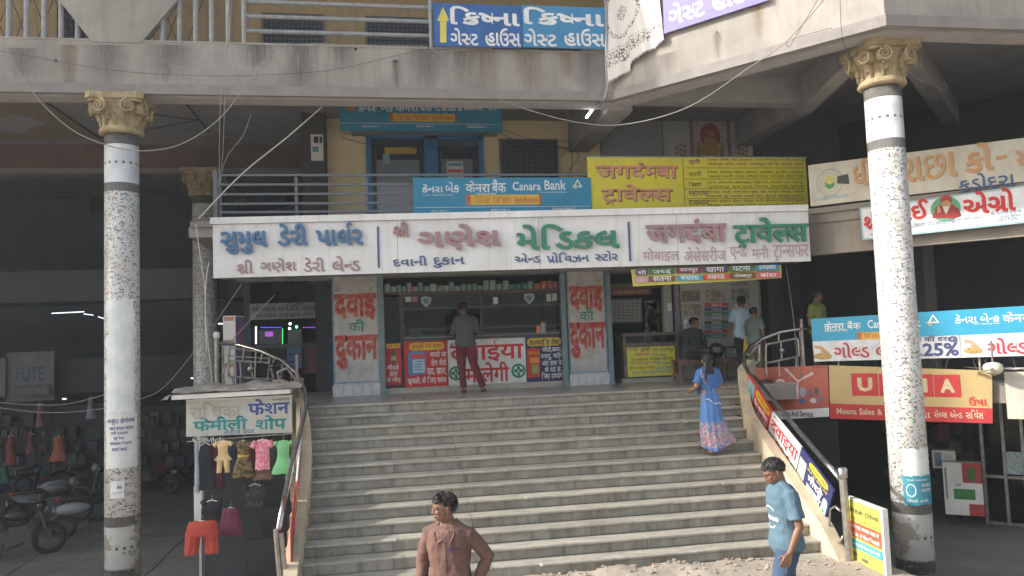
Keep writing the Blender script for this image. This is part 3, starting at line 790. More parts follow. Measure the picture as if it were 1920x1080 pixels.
T(PF, ms, navy3, [('દવાની',(737,480,801,499)),('દુકાન',(811,482,871,502)),('એન્ડ',(965,475,1013,493)),('પ્રોવિઝન',(1025,473,1104,492)),('સ્ટોર',(1115,470,1158,489))], **k4)
T(PF, ms, mauve4, [('मोबाइल',(1205,465,1273,491)),('अेसेसरीज',(1282,463,1361,490)),('एन्ड',(1369,463,1400,487)),('मनी',(1409,460,1441,484)),('ट्रान्सफर',(1450,459,1516,489))], split=True, thick=.008, off=-.004, d=.004)
PF.panel('divider_bar', (707.5,425,711,502), .003, .02, navy3, ms); PF.panel('divider_bar', (1178,416,1181.5,490), .003, .02, navy3, ms)

# ------------------------------------------------------------------ bank boards on the balcony railing
PR = Pl((0, 14.0), (1, 0))
rg = thing('bank_railing', 'dark grey flat bar railing along the bank balcony above the white sign', 'railing', (-.5, 14.0, 5.2))
ur0 = PR.uz(412, 360)[0]; ur1 = PR.uz(1515, 340)[0]
for z in (6.12, 5.95, 5.78, 5.61, 5.46, 5.33): MB().box(ur0, ur1, 13.985, 14.015, z-.02, z+.02).build('rail', railgrey, rg)
for x in (412, 555, 687, 830, 1100, 1400): u = PR.uz(x, 360)[0]; MB().box(u-.025, u+.025, 14.016, 14.055, 5.2, 6.14).build('post', railgrey, rg)
MB().box(ur0-.1, ur0-.03, 13.95, 14.03, 5.2, 6.2).build('post', railgrey, rg)
MB().box(ur0, ur0+.03, 14.06, 16.4, 6.08, 6.12).build('rail', railgrey, rg)
sky_b = mat('bank board blue', (.025,.24,.40), .5, col2=(.022,.21,.36), scale=2, streak=.1, streakcol=(.1,.2,.25)); wprint = flat(.78,.80,.80); yprint = flat(.72,.46,.07); oprint = flat(.55,.14,.05)
whiteprint = wprint
def triangle_logo(pl, x, y, r, m, m2, parent, d=.004):
    for dx, dy, mm, k in ((0, 0, m, 1), (-.35*r, .45*r, m2, .75)):
        c = pl.uz(x+dx, y+dy); R_ = abs(pl.uz(x+dx+r*k, y+dy)[0]-c[0]); mb = MB()
        P = [(c[0]+R_*math.sin(a), c[1]+R_*math.cos(a)) for a in (0, 2.09, 4.19)]
        if mm is m2: P = [(c[0]-R_, c[1]+R_*.2), (c[0]+R_*.7, c[1]+R_*.5), (c[0], c[1]-R_*.7)]
        Q = [(c[0]+(p[0]-c[0])*.62, c[1]-.12*R_*0+(p[1]-c[1])*.62) for p in P]
        mb.add([pl.W(*p, d+(.001 if mm is m2 else 0)) for p in P+Q], [(i, (i+1)%3, 3+(i+1)%3, 3+i) for i in range(3)])
        mb.build('logo', mm, parent)
def bank_board(pl, r, parent, rows, px=True, face=sky_b, logo=None, synd=None, syn_t=True, dim=1):
    a = pl.panel('board', r, -.04, 0, face, parent, px=px)
    for s, b in rows: letters(pl, s, b, wprint, parent, d=.003, off=.012)
    if logo: triangle_logo(pl, *logo, wprint, flat(.55,.45,.25), parent)
    if synd:
        o = pl.panel('label_strip', synd, .001, .004, yprint, parent)
        w_ = synd[2]-synd[0]; pl.panel('label_end', (synd[0], synd[1], synd[0]+w_*.06, synd[3]), .005, .006, oprint, parent); pl.panel('label_end', (synd[2]-w_*.03, synd[1], synd[2], synd[3]), .005, .006, oprint, parent)
        yc = (synd[1]+synd[3])/2; h = (synd[3]-synd[1])*.3; X = lambda f: synd[0]+w_*f
        letters(pl, 'સિંડિકેટ', (X(.12),yc-h*1.3,X(.32),yc+h), oprint, parent, d=.006); letters(pl, 'सिंडिकेट', (X(.36),yc-h*1.3,X(.60),yc+h), oprint, parent, d=.006); letters(pl, 'Syndicate', (X(.64),yc-h,X(.95),yc+h*1.3), oprint, parent, d=.006, off=.02)
PC = Pl((0, 13.88), (1, 0))
cb = thing('bank_board', 'bright blue bank board in three scripts hung on the balcony railing', 'sign', tuple(PC.W(2.2, 5.4, 0)))
bank_board(PC, (775,333,1109,398), cb, [('કેનરા',(791,345,831,361)),('બેંક',(835,341,861,361)),('केनरा',(873,339,919,361)),('बैंक',(922,336,949,361)),('Canara',(961,341,1014,357)),('Bank',(1021,338,1061,356)),('ભારત સરકારનું ઉપક્રમ',(792,364,850,367.5)),('भारत सरकार का उपक्रम',(892,362,930,366)),('A Government of India Undertaking',(1012,359,1062,362)),('કડોદરા શાખા ॥',(808,393,840,397)),('कडोदरा शाखा ॥',(920,391,955,395.5)),('Kadodara Branch ॥',(1036,388.5,1080,393))], logo=(1083,346,10), synd=(874,365,1015,384))
PC.panel('line', (778,387.5,1107,388.3), .002, .003, wprint, cb)
PCU = Pl((0, 15.4), (1, 0))
cu = thing('bank_board', 'large shaded blue bank board hung over the blue bank doors', 'sign', tuple(PCU.W(.8, 7.3, 0)))
cu_in = [('કેનરા',(672,194,710,209)),('બેંક',(714,190,737,209)),('केनरा',(741,192,785,209)),('बैंक',(787,188,810,209)),('Canara',(815,194,866,208)),('Bank',(871,192,905,207)),('કડોદરા શાખા ॥',(678,234,712,239)),('कडोदरा शाखा ॥',(780,234,812,239)),('Kadodara Branch ॥',(877,234,912,240))]
bank_board(PCU, (636,170,941,246), cu, cu_in, logo=(924,202,9), synd=(730,213,856,228))
PCU.panel('line', (638,231.5,940,232.3), .002, .003, wprint, cu)
PCU.panel('square_emblem', (647,196,666,208), .002, .004, flat(.45,.16,.06), cu)
for x in (707, 826, 943, 1060): 
    p = onY(x, 192, 13.55); MB().tube([(p.x, 13.5, 7.25), (p.x, 13.5, 7.1)], .012, 5).build('hook', rust, bld)

# yellow travel board
PY = Pl((0, 13.9), (1, 0)); ylw = mat('yellow board', (.66,.60,.035), .5, col2=(.58,.52,.05), scale=1.5, streak=.08)
yb = thing('travel_board', 'yellow board of Hindi travel destinations on the balcony railing', 'sign', tuple(PY.W(6, 5.45, 0)))
PY.panel('board', (1103,295,1513,390), -.05, 0, ylw, yb); PY.panel('top_edge', (1103,293.5,1513,295.5), -.06, .012, galv, yb)
orr = flat(.66,.30,.20); mar = flat(.20,.04,.12); olv = flat(.12,.11,.01)
T(PY, yb, flat(.22,.13,.05), [('जगदंम्बा',(1118,305,1272,338)),('ट्रावेल्स',(1128,347,1262,384))], off=.03, d=.003)
T(PY, yb, orr, [('जगदंम्बा',(1116,303,1270,336)),('ट्रावेल्स',(1126,345,1260,382))], off=.02, d=.006)
rows = [(303,'यूपी',('कानपुर, झाँसी, उरई, इलाहबाद, पटना, मिर्जापुर, बनारस, लखनऊ,','फतेहपुर, बांदा, महोबा, गोरखपुर, जौनपुर, सतना, बस्ती'),mar),(326,'एमपी',('रिवा, सतना, मेहर, सागर, उज्जैन, इन्दौर, रतलाम,','जबलपुर, कटनी, रायपुर, भोपाल, पन्ना, ग्वालियर, मुरैना, भिंड'),olv),(345.5,'बिहार',('पटना, सासाराम, औरंगाबाद, मोहनिया, आरवल, गया, दानापुर,','मुजफ्फरपुर, आरा, छपरा, सिवान, गोपालगंज, बलिया'),olv),(363,'महाराष्ट्र',('नासिक, शिर्डी, औरंगाबाद, मुंबई, पुणे, नागपुर, जालना, अकोला','अमरावती, धुले, जलगांव, परभणी, नांदेड, सोलापुर, कोल्हापुर, भुसावल,'),mar),(380,'राजस्थान',('अजमेर, कुचामन, सीकर, जोधपुर, नागौर, बीकानेर, गंगानगर, पिलानी,','भीलवाड़ा, उदयपुर, रतनगढ़, हिसार, तारानगर, राजगढ़, पिलानी, भादरा'),olv)]
for y, a, (b, c), m_ in rows:
    wd = {'यूपी':22,'एमपी':24,'बिहार':24,'महाराष्ट्र':38,'राजस्थान':38}[a]
    letters(PY, a, (1291,y-5,1291+wd,y+6), m_, yb, d=.003, off=.015)
    letters(PY, b, (1326,y-6.5,1508,y-.2), m_, yb, d=.003, off=.01); letters(PY, c, (1328,y+1.5,1507,y+8), m_, yb, d=.003, off=.01)
for y in (315, 335.5, 354, 372): PY.panel('rule', (1284,y-.5,1511,y+.4), .002, .003, olv, yb)
PY.panel('rule', (1281.5,297,1282.6,389), .002, .003, olv, yb)

# ------------------------------------------------------------------ bank storey front
bd = thing('bank_entrance', 'blue framed glass bank doors on the cream first floor wall', 'door', tuple(PBk.W(1, 5.2, 0)))
PBk.panel('back_panel', (690,258,907,440), .003, .01, mat('blue grey door glass', (.10,.14,.17), .15, spec=.8), bd)
for r in ((688,256,697,440),(899,256,908,440),(797,256,822,440),(690,254,906,262)): PBk.panel('door_frame', r, .011, .09, bluef, bd)
for r in ((700,264,706,440),(788,264,794,440),(700,264,794,272),(822,276,828,440),(888,276,896,440),(824,276,894,284)): PBk.panel('door_leaf_frame', r, .012, .06, navy, bd)
for r in ((707,273,787,300),(829,285,887,298)): PBk.panel('upper_pane', r, .012, .03, mat('dark pane', (.03,.035,.045), .2), bd)
for r in ((707,301,787,440),(829,299,887,440)): PBk.panel('lower_pane', r, .012, .028, mat('grey pane', (.22,.26,.29), .12, spec=.8), bd)
PBk.panel('sticker', (721,277,781,289), .031, .034, flat(.55,.38,.06), bd); PBk.panel('sticker', (718,289,731,308), .036, .038, flat(.25,.45,.45), bd)
PBk.panel('notice', (838,303,868,334), .03, .033, paper, bd); PBk.panel('notice_band', (840,318,866,324), .034, .036, flat(.7,.08,.06), bd); PBk.panel('notice_band', (840,306,866,312), .034, .036, flat(.1,.4,.5), bd)
PBk.panel('lintel', (660,246,930,256), .003, .35, mat('grey lintel', (.36,.36,.35), .8), bld)
u = PBk.rect((938,262,1047,400)); gw = grille_window(PBk, u, 11, navy, bld, px=False, gm=mat('dim window bar', (.13,.14,.15), .5))
PBk.panel('curtain', (945,268,1040,300), .022, .028, mat('dark curtain', (.05,.055,.05), .8), gw)
ac = thing('meter_box', 'white electric meter box with dark window on the dark pier beside the bank', 'meter box', tuple(onY(595, 300, 16.05)))
PM = Pl((0, 16.05), (1, 0))
PM.panel('case', (583,252,606,301), -.1, 0, wpaint, ac); PM.panel('window', (588,256,597,268), .001, .006, black, ac); PM.panel('window', (599,256,604,268), .001, .006, navy, ac); PM.panel('label', (586,275,597,285), .001, .006, flat(.1,.35,.4), ac)
# lit tube under the corner
tl = thing('tube_light', 'lit white fluorescent tube at the slab corner over the bank', 'lamp', tuple(onY(1110, 210, 13.35)))
p, q = onY(1099, 221, 13.5), onY(1116, 198, 13.5)
MB().tube([p, q], .02, 8).build('tube', mat('lit tube', (.9,.95,1), emit=6), tl); MB().tube([p+Vector((.03,.05,.02)), q+Vector((.03,.05,.02))], .025, 6).build('housing', wpaint, tl)
# shrine tiles
PT = Pl((0, 16.4), (1, 0))
sh = thing('shrine_panel', 'tile picture of a red figure under a scalloped arch on the pale first floor wall', 'tile panel', tuple(PT.W(7, 5.9, 0)))
for i in range(5):
    for j in range(5): PT.panel('wall_tile', (1252+i*32, 200+j*24, 1283+i*32, 223+j*24), .002, .012, mat('glazed wall tile', (.50,.51,.50), .25, col2=(.44,.45,.44), scale=3, vary=.08), sh)
PT.panel('picture_tile', (1293,217,1369,300), .013, .02, mat('beige picture ground', (.48,.43,.36), .4, col2=(.36,.30,.25), scale=12), sh)
tm = flat(.25,.15,.12); red_ = flat(.34,.05,.03)
for r in ((1293,217,1369,222),(1293,222,1299,300),(1363,222,1369,300)): PT.panel('border', r, .021, .026, tm, sh)
PT.disc('arch', 1331, 262, 29, .022, flat(.50,.47,.42), sh, ry=34); PT.disc('figure_halo', 1331, 256, 19, .025, red_, sh, ry=25)
PT.disc('figure_head', 1331, 250, 7, .028, flat(.45,.22,.08), sh); PT.poly('figure_body', [(1322,258),(1340,258),(1350,284),(1345,292),(1317,292),(1312,284)], .027, .030, flat(.42,.26,.08), sh)
for x in (1309, 1353): PT.poly('pillar_lamp', [(x-2,266),(x+2,266),(x+4,294),(x-4,294)], .024, .027, flat(.30,.14,.05), sh)
PT.panel('picture_base', (1302,294,1360,299), .024, .03, flat(.12,.14,.06), sh)
for x in (1276, 1392): 
    for k in range(9): PT.disc('flower', x+8*math.sin(k*2.1), 272+3*k, 3.5, .014+.0012*k, flat(.22+.1*(k%2),.22,.08), sh, n=7)

# ------------------------------------------------------------------ upper signs
PK = Pl((0, 12.9), (1, 0))
for (r, c, tx, lab) in (((813,8,978,88),(.03,.12,.36),850,'darker blue guest house board with a yellow upward arrow'),((979.5,12,1137,90),(.05,.24,.46),985,'lighter blue guest house board beside the arrow board')):
    gh = thing('guest_house_board', lab, 'sign', tuple(onY((r[0]+r[2])/2, r[3], 12.9)))
    PK.panel('board', r, -.03, 0, mat('gh %.2f' % c[2], c, .5, col2=tuple(v*.85 for v in c), scale=3), gh)
    if tx == 850:
        letters(PK, 'ક્રિષ્ના', (844,13,974,48), wprint, gh, off=.028, d=.003); letters(PK, 'ગેસ્ટ', (844,53,897,85), wprint, gh, off=.022, d=.003); letters(PK, 'હાઉસ', (910,53,976,87), wprint, gh, off=.022, d=.003)
        PK.poly('arrow', [(819.5,38),(830.5,13),(842,38),(837,40),(837,80),(825,80),(825,40)], .003, .005, flat(.66,.60,.12), gh)
    else:
        letters(PK, 'ક્રિષ્ના', (982,15,1132,48), wprint, gh, off=.028, d=.003); letters(PK, 'ગેસ્ટ', (982,54,1044,87), wprint, gh, off=.022, d=.003); letters(PK, 'હાઉસ', (1058,54,1134,87), wprint, gh, off=.022, d=.003)
PAs = Pl((A0[0]+PA.n.x*.09, A0[1]+PA.n.y*.09), (PA.u.x, PA.u.y))
pb = thing('guest_house_banner', 'violet guest house banner tied along the slanting balcony at the top', 'sign', tuple(PAs.W(1.5, 8.3, 0)))
a = PAs.uz(1245, 58); b = PAs.uz(1440, 6)
zb_ = (a[1]+b[1])/2
PAs.panel('banner', (a[0], zb_, b[0], zb_+1.6), -.012, 0, mat('violet banner', (.15,.13,.46), .5, col2=(.12,.10,.40), scale=3), pb, px=False)
w_ = b[0]-a[0]
letters(PAs, 'ગેસ્ટ', (a[0]+w_*.05, zb_+.09, a[0]+w_*.42, zb_+.46), wprint, pb, off=.028, d=.003, px=False)
letters(PAs, 'હાઉસ', (a[0]+w_*.50, zb_+.09, a[0]+w_*.96, zb_+.48), wprint, pb, off=.028, d=.003, px=False)
letters(PAs, 'ક્રિષ્ના', (a[0]+w_*.2, zb_+.62, a[0]+w_*.85, zb_+1.2), wprint, pb, off=.028, d=.003, px=False)
# shawl hung from the balcony
def shawl_mat():
    m = bpy.data.materials.new('printed shawl'); m.use_nodes = True; t = m.node_tree; N = t.nodes; L = t.links; b = N['Principled BSDF']; b.inputs['Roughness'].default_value = .9
    uv = N.new('ShaderNodeUVMap'); 
    sx = N.new('ShaderNodeSeparateXYZ'); L.new(uv.outputs[0], sx.inputs[0])
    vo = N.new('ShaderNodeTexVoronoi'); vo.inputs['Scale'].default_value = 26; L.new(uv.outputs[0], vo.inputs[0]); vo.feature = 'DISTANCE_TO_EDGE'
    r = N.new('ShaderNodeValToRGB'); r.color_ramp.elements[0].position = .05; r.color_ramp.elements[1].position = .09; r.color_ramp.elements[0].color = (.07,.06,.06,1); r.color_ramp.elements[1].color = (.62,.60,.57,1); L.new(vo.outputs[0], r.inputs[0])
    band = N.new('ShaderNodeValToRGB'); cr = band.color_ramp; cr.interpolation = 'CONSTANT'; cr.elements[0].color = (0,0,0,1); cr.elements[1].position = .16; cr.elements[1].color = (1,1,1,1)
    for p, v in ((.34,0),(.36,1),(.38,0)): e = cr.elements.new(p); e.color = (v,v,v,1)
    L.new(sx.outputs[1], band.inputs[0])
    di = N.new('ShaderNodeVectorMath'); di.operation = 'DISTANCE'; L.new(uv.outputs[0], di.inputs[0]); di.inputs[1].default_value = (.30,.80,0)
    ring = N.new('ShaderNodeValToRGB'); cr = ring.color_ramp; cr.interpolation = 'CONSTANT'; cr.elements[0].color = (1,1,1,1); cr.elements[1].position = .10; cr.elements[1].color = (0,0,0,1)
    for p, v in ((.27,1),(.33,0)): e = cr.elements.new(p); e.color = (v,v,v,1)
    L.new(di.outputs['Value'], ring.inputs[0])
    mx = N.new('ShaderNodeMath'); mx.operation = 'MAXIMUM'; L.new(band.outputs[0], mx.inputs[0]); L.new(ring.outputs[0], mx.inputs[1])
    mc = N.new('ShaderNodeMixRGB'); L.new(mx.outputs[0], mc.inputs[0]); mc.inputs[1].default_value = (.60,.585,.56,1); L.new(r.outputs[0], mc.inputs[2]); L.new(mc.outputs[0], b.inputs['Base Color'])
    return m
sw = thing('shawl', 'white shawl with black printed bands and tassels hung from the balcony corner', 'cloth', tuple(PA.W(.7, 7.6, .1)))
q = [PA.uz(1142,6), PA.uz(1242,-20), PA.uz(1250,76), PA.uz(1142,150)]
def sh_fn(s, v):
    bl, br, tr, tl_ = q[3], q[2], q[1], q[0]
    a = bl[0]*(1-s)+br[0]*s; b_ = tl_[0]*(1-s)+tr[0]*s; u = a*(1-v)+b_*v
    zb = bl[1]*(1-s)+br[1]*s; zt_ = tl_[1]*(1-s)+tr[1]*s; z = zb*(1-v)+zt_*v
    if s < .42: z -= .10*(1-v)
    dd = .10+.035*math.sin(s*13+v*2)*(1.1-v)+.02*math.sin(s*29+v*5)
    return PA.W(u, z, dd)
mb = MB().grid(sh_fn, 40, 36); o = mb.build('cloth', shawl_mat(), sw, smooth=True)
uvl = o.data.uv_layers.new(name='UVMap')
for lp in o.data.loops: i = lp.vertex_index; uvl.data[lp.index].uv = ((i%41)/40, (i//41)/36)
tas = MB()
for i in range(60):
    s = i/59; p = sh_fn(s, 0); tas.tube([p, (p[0]+.008*math.sin(i*3), p[1], p[2]-.035-.015*math.sin(i*1.7))], [.007,.003], 4)
tas.build('tassels', mat('tassel', (.6,.58,.55), .9), sw)
cp = thing('conduit_pipe', 'thin grey conduit pipe running down the balcony corner', 'pipe', (4.0, 12.9, 7.2))
pts = [onY(1131,-40,12.9), onY(1137,20,12.88), onY(1139,90,12.88), onY(1139,165,12.87), onY(1134,183,12.9), onY(1125,196,13.1), onY(1119,199,13.3)]
MB().tube(pts, .028, 8).build('pipe', galv, cp)

# stains, rust runs and drain holes on the parapet
def stain_mat(c):
    nm = 'stain %s' % (c,)
    if nm in MATS: return MATS[nm]
    m = bpy.data.materials.new(nm); m.use_nodes = True; MATS[nm] = m; t = m.node_tree; N = t.nodes; L = t.links; b = N['Principled BSDF']
    b.inputs['Base Color'].default_value = (*c, 1); b.inputs['Roughness'].default_value = .95
    uv = N.new('ShaderNodeUVMap'); sx = N.new('ShaderNodeSeparateXYZ'); L.new(uv.outputs[0], sx.inputs[0])
    def M_(op, a, q=None):
        n = N.new('ShaderNodeMath'); n.operation = op
        for i, v in enumerate((a, q)):
            if v is None: continue
            if isinstance(v, (int, float)): n.inputs[i].default_value = v
            else: L.new(v, n.inputs[i])
        return n.outputs[0]
    fu = M_('SUBTRACT', 1, M_('ABSOLUTE', sx.outputs[0])); fv = sx.outputs[1]
    g = N.new('ShaderNodeNewGeometry'); mp = N.new('ShaderNodeMapping'); mp.inputs['Scale'].default_value = (26, 26, 2.2); L.new(g.outputs['Position'], mp.inputs[0])
    n = N.new('ShaderNodeTexNoise'); n.inputs['Scale'].default_value = 1; n.inputs['Detail'].default_value = 8; n.inputs['Roughness'].default_value = .7; L.new(mp.outputs[0], n.inputs[0])
    a = M_('MULTIPLY', M_('MULTIPLY', fu, M_('POWER', fv, .5)), n.outputs[0]); r = N.new('ShaderNodeMapRange'); L.new(a, r.inputs[0]); r.inputs[1].default_value = .08; r.inputs[2].default_value = .50; r.inputs[4].default_value = .6
    L.new(r.outputs[0], b.inputs['Alpha']); return m
def stain(pl, x, y0, y1, hw, c, d=.0025, name='stain'):
    a = pl.uz(x, y0); b = pl.uz(x, y1); k = abs(pl.uz(x+hw, y0)[0]-a[0])
    o = MB().grid(lambda s, v: pl.W(a[0]+k*(2*s-1), b[1]+(a[1]-b[1])*v, d), 2, 2).build(name, stain_mat(c), bld)
    ul = o.data.uv_layers.new(name='UVMap')
    for lp in o.data.loops: q = lp.vertex_index; ul.data[lp.index].uv = ((q%3)-1, (q//3)/2)
for x, y0, y1, hw, c in ((742,112,172,12,(.10,.098,.09)),(130,84,176,24,(.27,.20,.13)),(990,90,180,36,(.27,.20,.13)),(563,84,176,50,(.13,.125,.115)),(200,84,170,60,(.17,.165,.155)),(800,90,178,50,(.17,.165,.155)),(1100,92,186,36,(.17,.165,.155)),(320,84,160,60,(.16,.155,.145)),(900,90,170,50,(.24,.19,.13)),(455,84,164,70,(.50,.50,.49)),(380,96,166,60,(.48,.48,.47)),(320,120,166,50,(.46,.46,.45)),(480,84,130,60,(.10,.10,.09)),(1060,90,150,26,(.30,.20,.11)),(640,84,140,40,(.14,.135,.125)),(40,90,150,40,(.20,.19,.18)),(860,96,160,40,(.20,.18,.165))): stain(PU, x, y0, y1, hw, c)
stain(PA, 1344, 62, 118, 12, (.16,.15,.13)); stain(PA, 1420, 10, 80, 16, (.30,.22,.14)); stain(PA, 1250, 100, 150, 30, (.22,.2,.18))
for x, y, p_ in ((742,115,PU),(105,114,PU),(1344,61,PA),(667,92,PU)): p_.disc('drain_hole', x, y, 3, .003, black, bld, n=10)

# ------------------------------------------------------------------ posters and paint on the columns
on_col(colL, .262, (200,560,252,776), 0, limew, 'whitewash', 'long patch of whitewash smeared down the left mosaic column', 'paint patch', jag=.07)
on_col(colL, .262, (199,776,257,878), 0, paper, 'pasted_notice', 'torn white notice with blue Hindi lines pasted on the left column', 'poster', jag=.02, ph=1,
    text=[('अर्बुदा झेरोक्ष',(201,783,252,796),inkblue),('कार्ड बनाया जायेगा',(206,798,250,806),inkblue),('मनी ट्रांसफर',(208,808,240,816),inkblue),('कुरियर',(213,818,233,826),inkblue),('मोबाईल रिचार्ज',(206,827,246,835),inkblue),('स्मार्ट कार्ड',(210,838,238,846),inkblue)])
on_col(colL, .262, (207,902,233,935), 0, paper, 'pasted_notice', 'small white handbill pasted low on the left column', 'poster', jag=.004, ph=1, text=[('सेवा',(219,910,229,917),inkblue),('निःशुल्क जानकारी',(210,923,229,926),inkblue)])
on_col(colR, .262, (1693,842,1742,896), 0, paper, 'pasted_notice', 'scraped pale paper remains above the teal poster on the right column', 'poster', jag=.05)
on_col(colR, .262, (1694,893,1749,948), 0, mat('teal poster', (.035,.22,.30), .6, col2=(.05,.30,.38), scale=9), 'pasted_poster', 'torn teal poster with a white oval pasted on the right column', 'poster', jag=.03, ph=1,
    text=[('જાહેર આમંત્રણ',(1700,898,1738,903),wprint),('●',(1699,907,1718,932),wprint),('સંપર્ક કરો',(1700,936,1740,942),wprint),('૯૮૭૯૮',(1728,908,1745,914),wprint),('૯૪૨૬૧',(1728,918,1745,924),wprint)])

# ------------------------------------------------------------------ painted pillars of the shops
PS = Pl((0, 15.55), (1, 0))
painted = mat('white painted pillar', (.52,.51,.49), .85, col2=(.38,.37,.35), scale=4, streak=.45, streakcol=(.2,.19,.17), pos=(.4,.7))
redp = mat('faded red paint', (.42,.05,.04), .8, col2=(.42,.20,.17), scale=11, pos=(.45,.68)); redo = mat('thin red outline', (.50,.16,.12), .8); grnp = mat('faded green paint', (.05,.24,.17), .8, col2=(.28,.36,.32), scale=9, pos=(.5,.7))
def pillar(x0, x1, txt, lab, num=None):
    u0, u1 = PS.uz(x0, 630)[0], PS.uz(x1, 630)[0]
    t = thing('painted_pillar', lab, 'pillar', (u0, 15.6, 2.08))
    MB().box(u0, u1, 15.55, 16.1, 2.08, 4.43).build('shaft', painted, t)
    o = PS.panel('tiled_foot', (u0-.02, 2.08, u1+.02, 2.30), .0, .035, mat('white glazed tile', (.62,.64,.66), .35, col2=(.5,.5,.5), scale=6), t, px=False)
    for i in range(1, 5): PS.panel('tile_joint', (u0+(u1-u0)*i/5-.003, 2.085, u0+(u1-u0)*i/5+.003, 2.295), .036, .038, mat('joint grey', (.2,.2,.2), .9), o, px=False)
    bl = mat('worn blue border', (.10,.26,.42), .8, col2=(.3,.38,.42), scale=9)
    for r in ((u0,2.33,u1,2.36),(u0,2.37,u0+.035,4.42),(u1-.035,2.37,u1,4.42)): PS.panel('painted_border', r, .001, .003, bl, t, px=False)
    for s, b, m_ in txt:
        if m_ is redp: letters(PS, s, (b[0]-1.5, b[1]+1, b[2]+1, b[3]+2.5), redo, t, d=.002, off=.05)
        letters(PS, s, b, m_, t, d=.004, off=.035)
    if num: letters(PS, num, (626,541,637,548), flat(.1,.1,.1), t, d=.003)
pillar(624, 712, [('दवाई',(627,538,705,600),redp),('की',(654,598,684,622),grnp),('दुकान',(629,628,709,690),redp)], 'white pillar with faded red Hindi painting at the left of the medical counter', '107')
pillar(1066, 1138, [('दवाई',(1068,524,1130,584),redp),('की',(1086,577,1114,601),grnp),('दुकान',(1069,604,1135,670),redp)], 'white pillar with red Hindi painting between the medical shop and the travel shop')
for x in (716, 1058, 1143): 
    u = PS.uz(x, 630)[0]; f = thing('steel_upright', {716:'faded blue steel upright between the left pillar and the narrow glass door',1058:'faded blue steel upright at the right edge of the medical counter',1143:'faded blue steel upright at the left of the travel shop doorway'}[x], 'post', (u, 15.5, 2.08))
    MB().box(u-.05, u+.05, 15.50, 15.62, 2.08, 4.42).build('channel', tealf, f); MB().box(u-.06, u+.06, 15.48, 15.63, 2.08, 2.14).build('foot_plate', tealf, f)

# ------------------------------------------------------------------ medical shop
PMd = Pl((0, 15.7), (1, 0))
med = thing('shop_counter', 'medical shop counter with black aluminium glazing and coloured Hindi posters', 'counter', tuple(PMd.W(1.8, 2.1, 0)))
P_ = PMd.panel
U = lambda x: PMd.uz(x, 620)[0]
Z = lambda y: PMd.uz(890, y)[1]
def mr(x0, z0, x1, z1, d0, d1, m, name, parent=med): return PMd.panel(name, (U(x0), z0, U(x1), z1), d0, d1, m, parent, px=False)
zb, zc = 2.19, Z(636)
mr(719, 2.08, 1059, zb, -.6, .12, marble, 'plinth')
mr(755, zb+.001, 1057, zc, -.55, -.02, blackf, 'counter_body')
mr(719, zb+.001, 754, zc-.08, -.30, -.02, blackf, 'door_base')
# posters
def poster(x0, x1, y0, y1, m, name='poster'): return PMd.panel(name, (x0, y0, x1, y1), -.018, .004, m, med)
redb = flat(.62,.03,.035); pill = flat(.72,.55,.03); navb = flat(.02,.025,.12); whp = flat(.76,.77,.77)
p1 = poster(722,752.5,643.5,722, redb); p2 = poster(758,838,639,726, redb); p3 = poster(838.5,986,633,723, whp); p4 = poster(986.5,1058,630,716.5, navb)
PMd.panel('poster_border', (838.5,633,840,723), .005, .007, redb, med)
def pillshape(r, m, parent, d=.006):
    u0, z0, u1, z1 = PMd.rect(r); h = (z1-z0)/2; pts = []
    for i in range(9): a = -math.pi/2+math.pi*i/8; pts.append((u1-h+h*math.cos(a), z0+h+h*math.sin(a)))
    for i in range(9): a = math.pi/2+math.pi*i/8; pts.append((u0+h+h*math.cos(a), z0+h+h*math.sin(a)))
    mb = MB(); mb.add([PMd.W(a, b, d) for a, b in pts], [tuple(range(len(pts)))]); mb.build('title_pill', m, parent)
pillshape((724,645,751,653), pill, med); pillshape((767,642,833,656.5), pill, med); pillshape((988,633,1052,648.5), pill, med)
kw = dict(d=.009, off=.02)
T(PMd, med, redb, [('नही चुरी',(727,646.5,748,652)),('आयुर्वेदिक मलम',(772,643,829,655)),('दवाईया',(843,637,982,679)),('मीलेगी',(872,679,955,717))], **kw)
T(PMd, med, navb, [('वनस्पति तेल',(992,634.5,1048,647)),('श्री गणेश',(844,642,867,649)),('मेडिकल',(879,641,895,648))], **kw)
T(PMd, med, wprint, [('गीरते',(726,683,748,694)),('वाल',(730,697,745.5,706)),('के लीए',(725,706,751,718)),('चमडी का',(806,657,837,669)),('रोग जैसे',(808,672,837,686)),('दाद, खाज,',(801,690,837,704)),('खुजली, के लिए मलम',(764,705,837,722)),('जोडो,कमर,',(1016,648,1053,661)),('स्नायु, गठीये',(1014,660,1056,675)),('और हाथ पेर',(1016,673,1056,687)),('के दर्द के',(1021,686,1052,698)),('लिए उपयोगी',(1016,697,1057,712))], d=.006, off=.018)
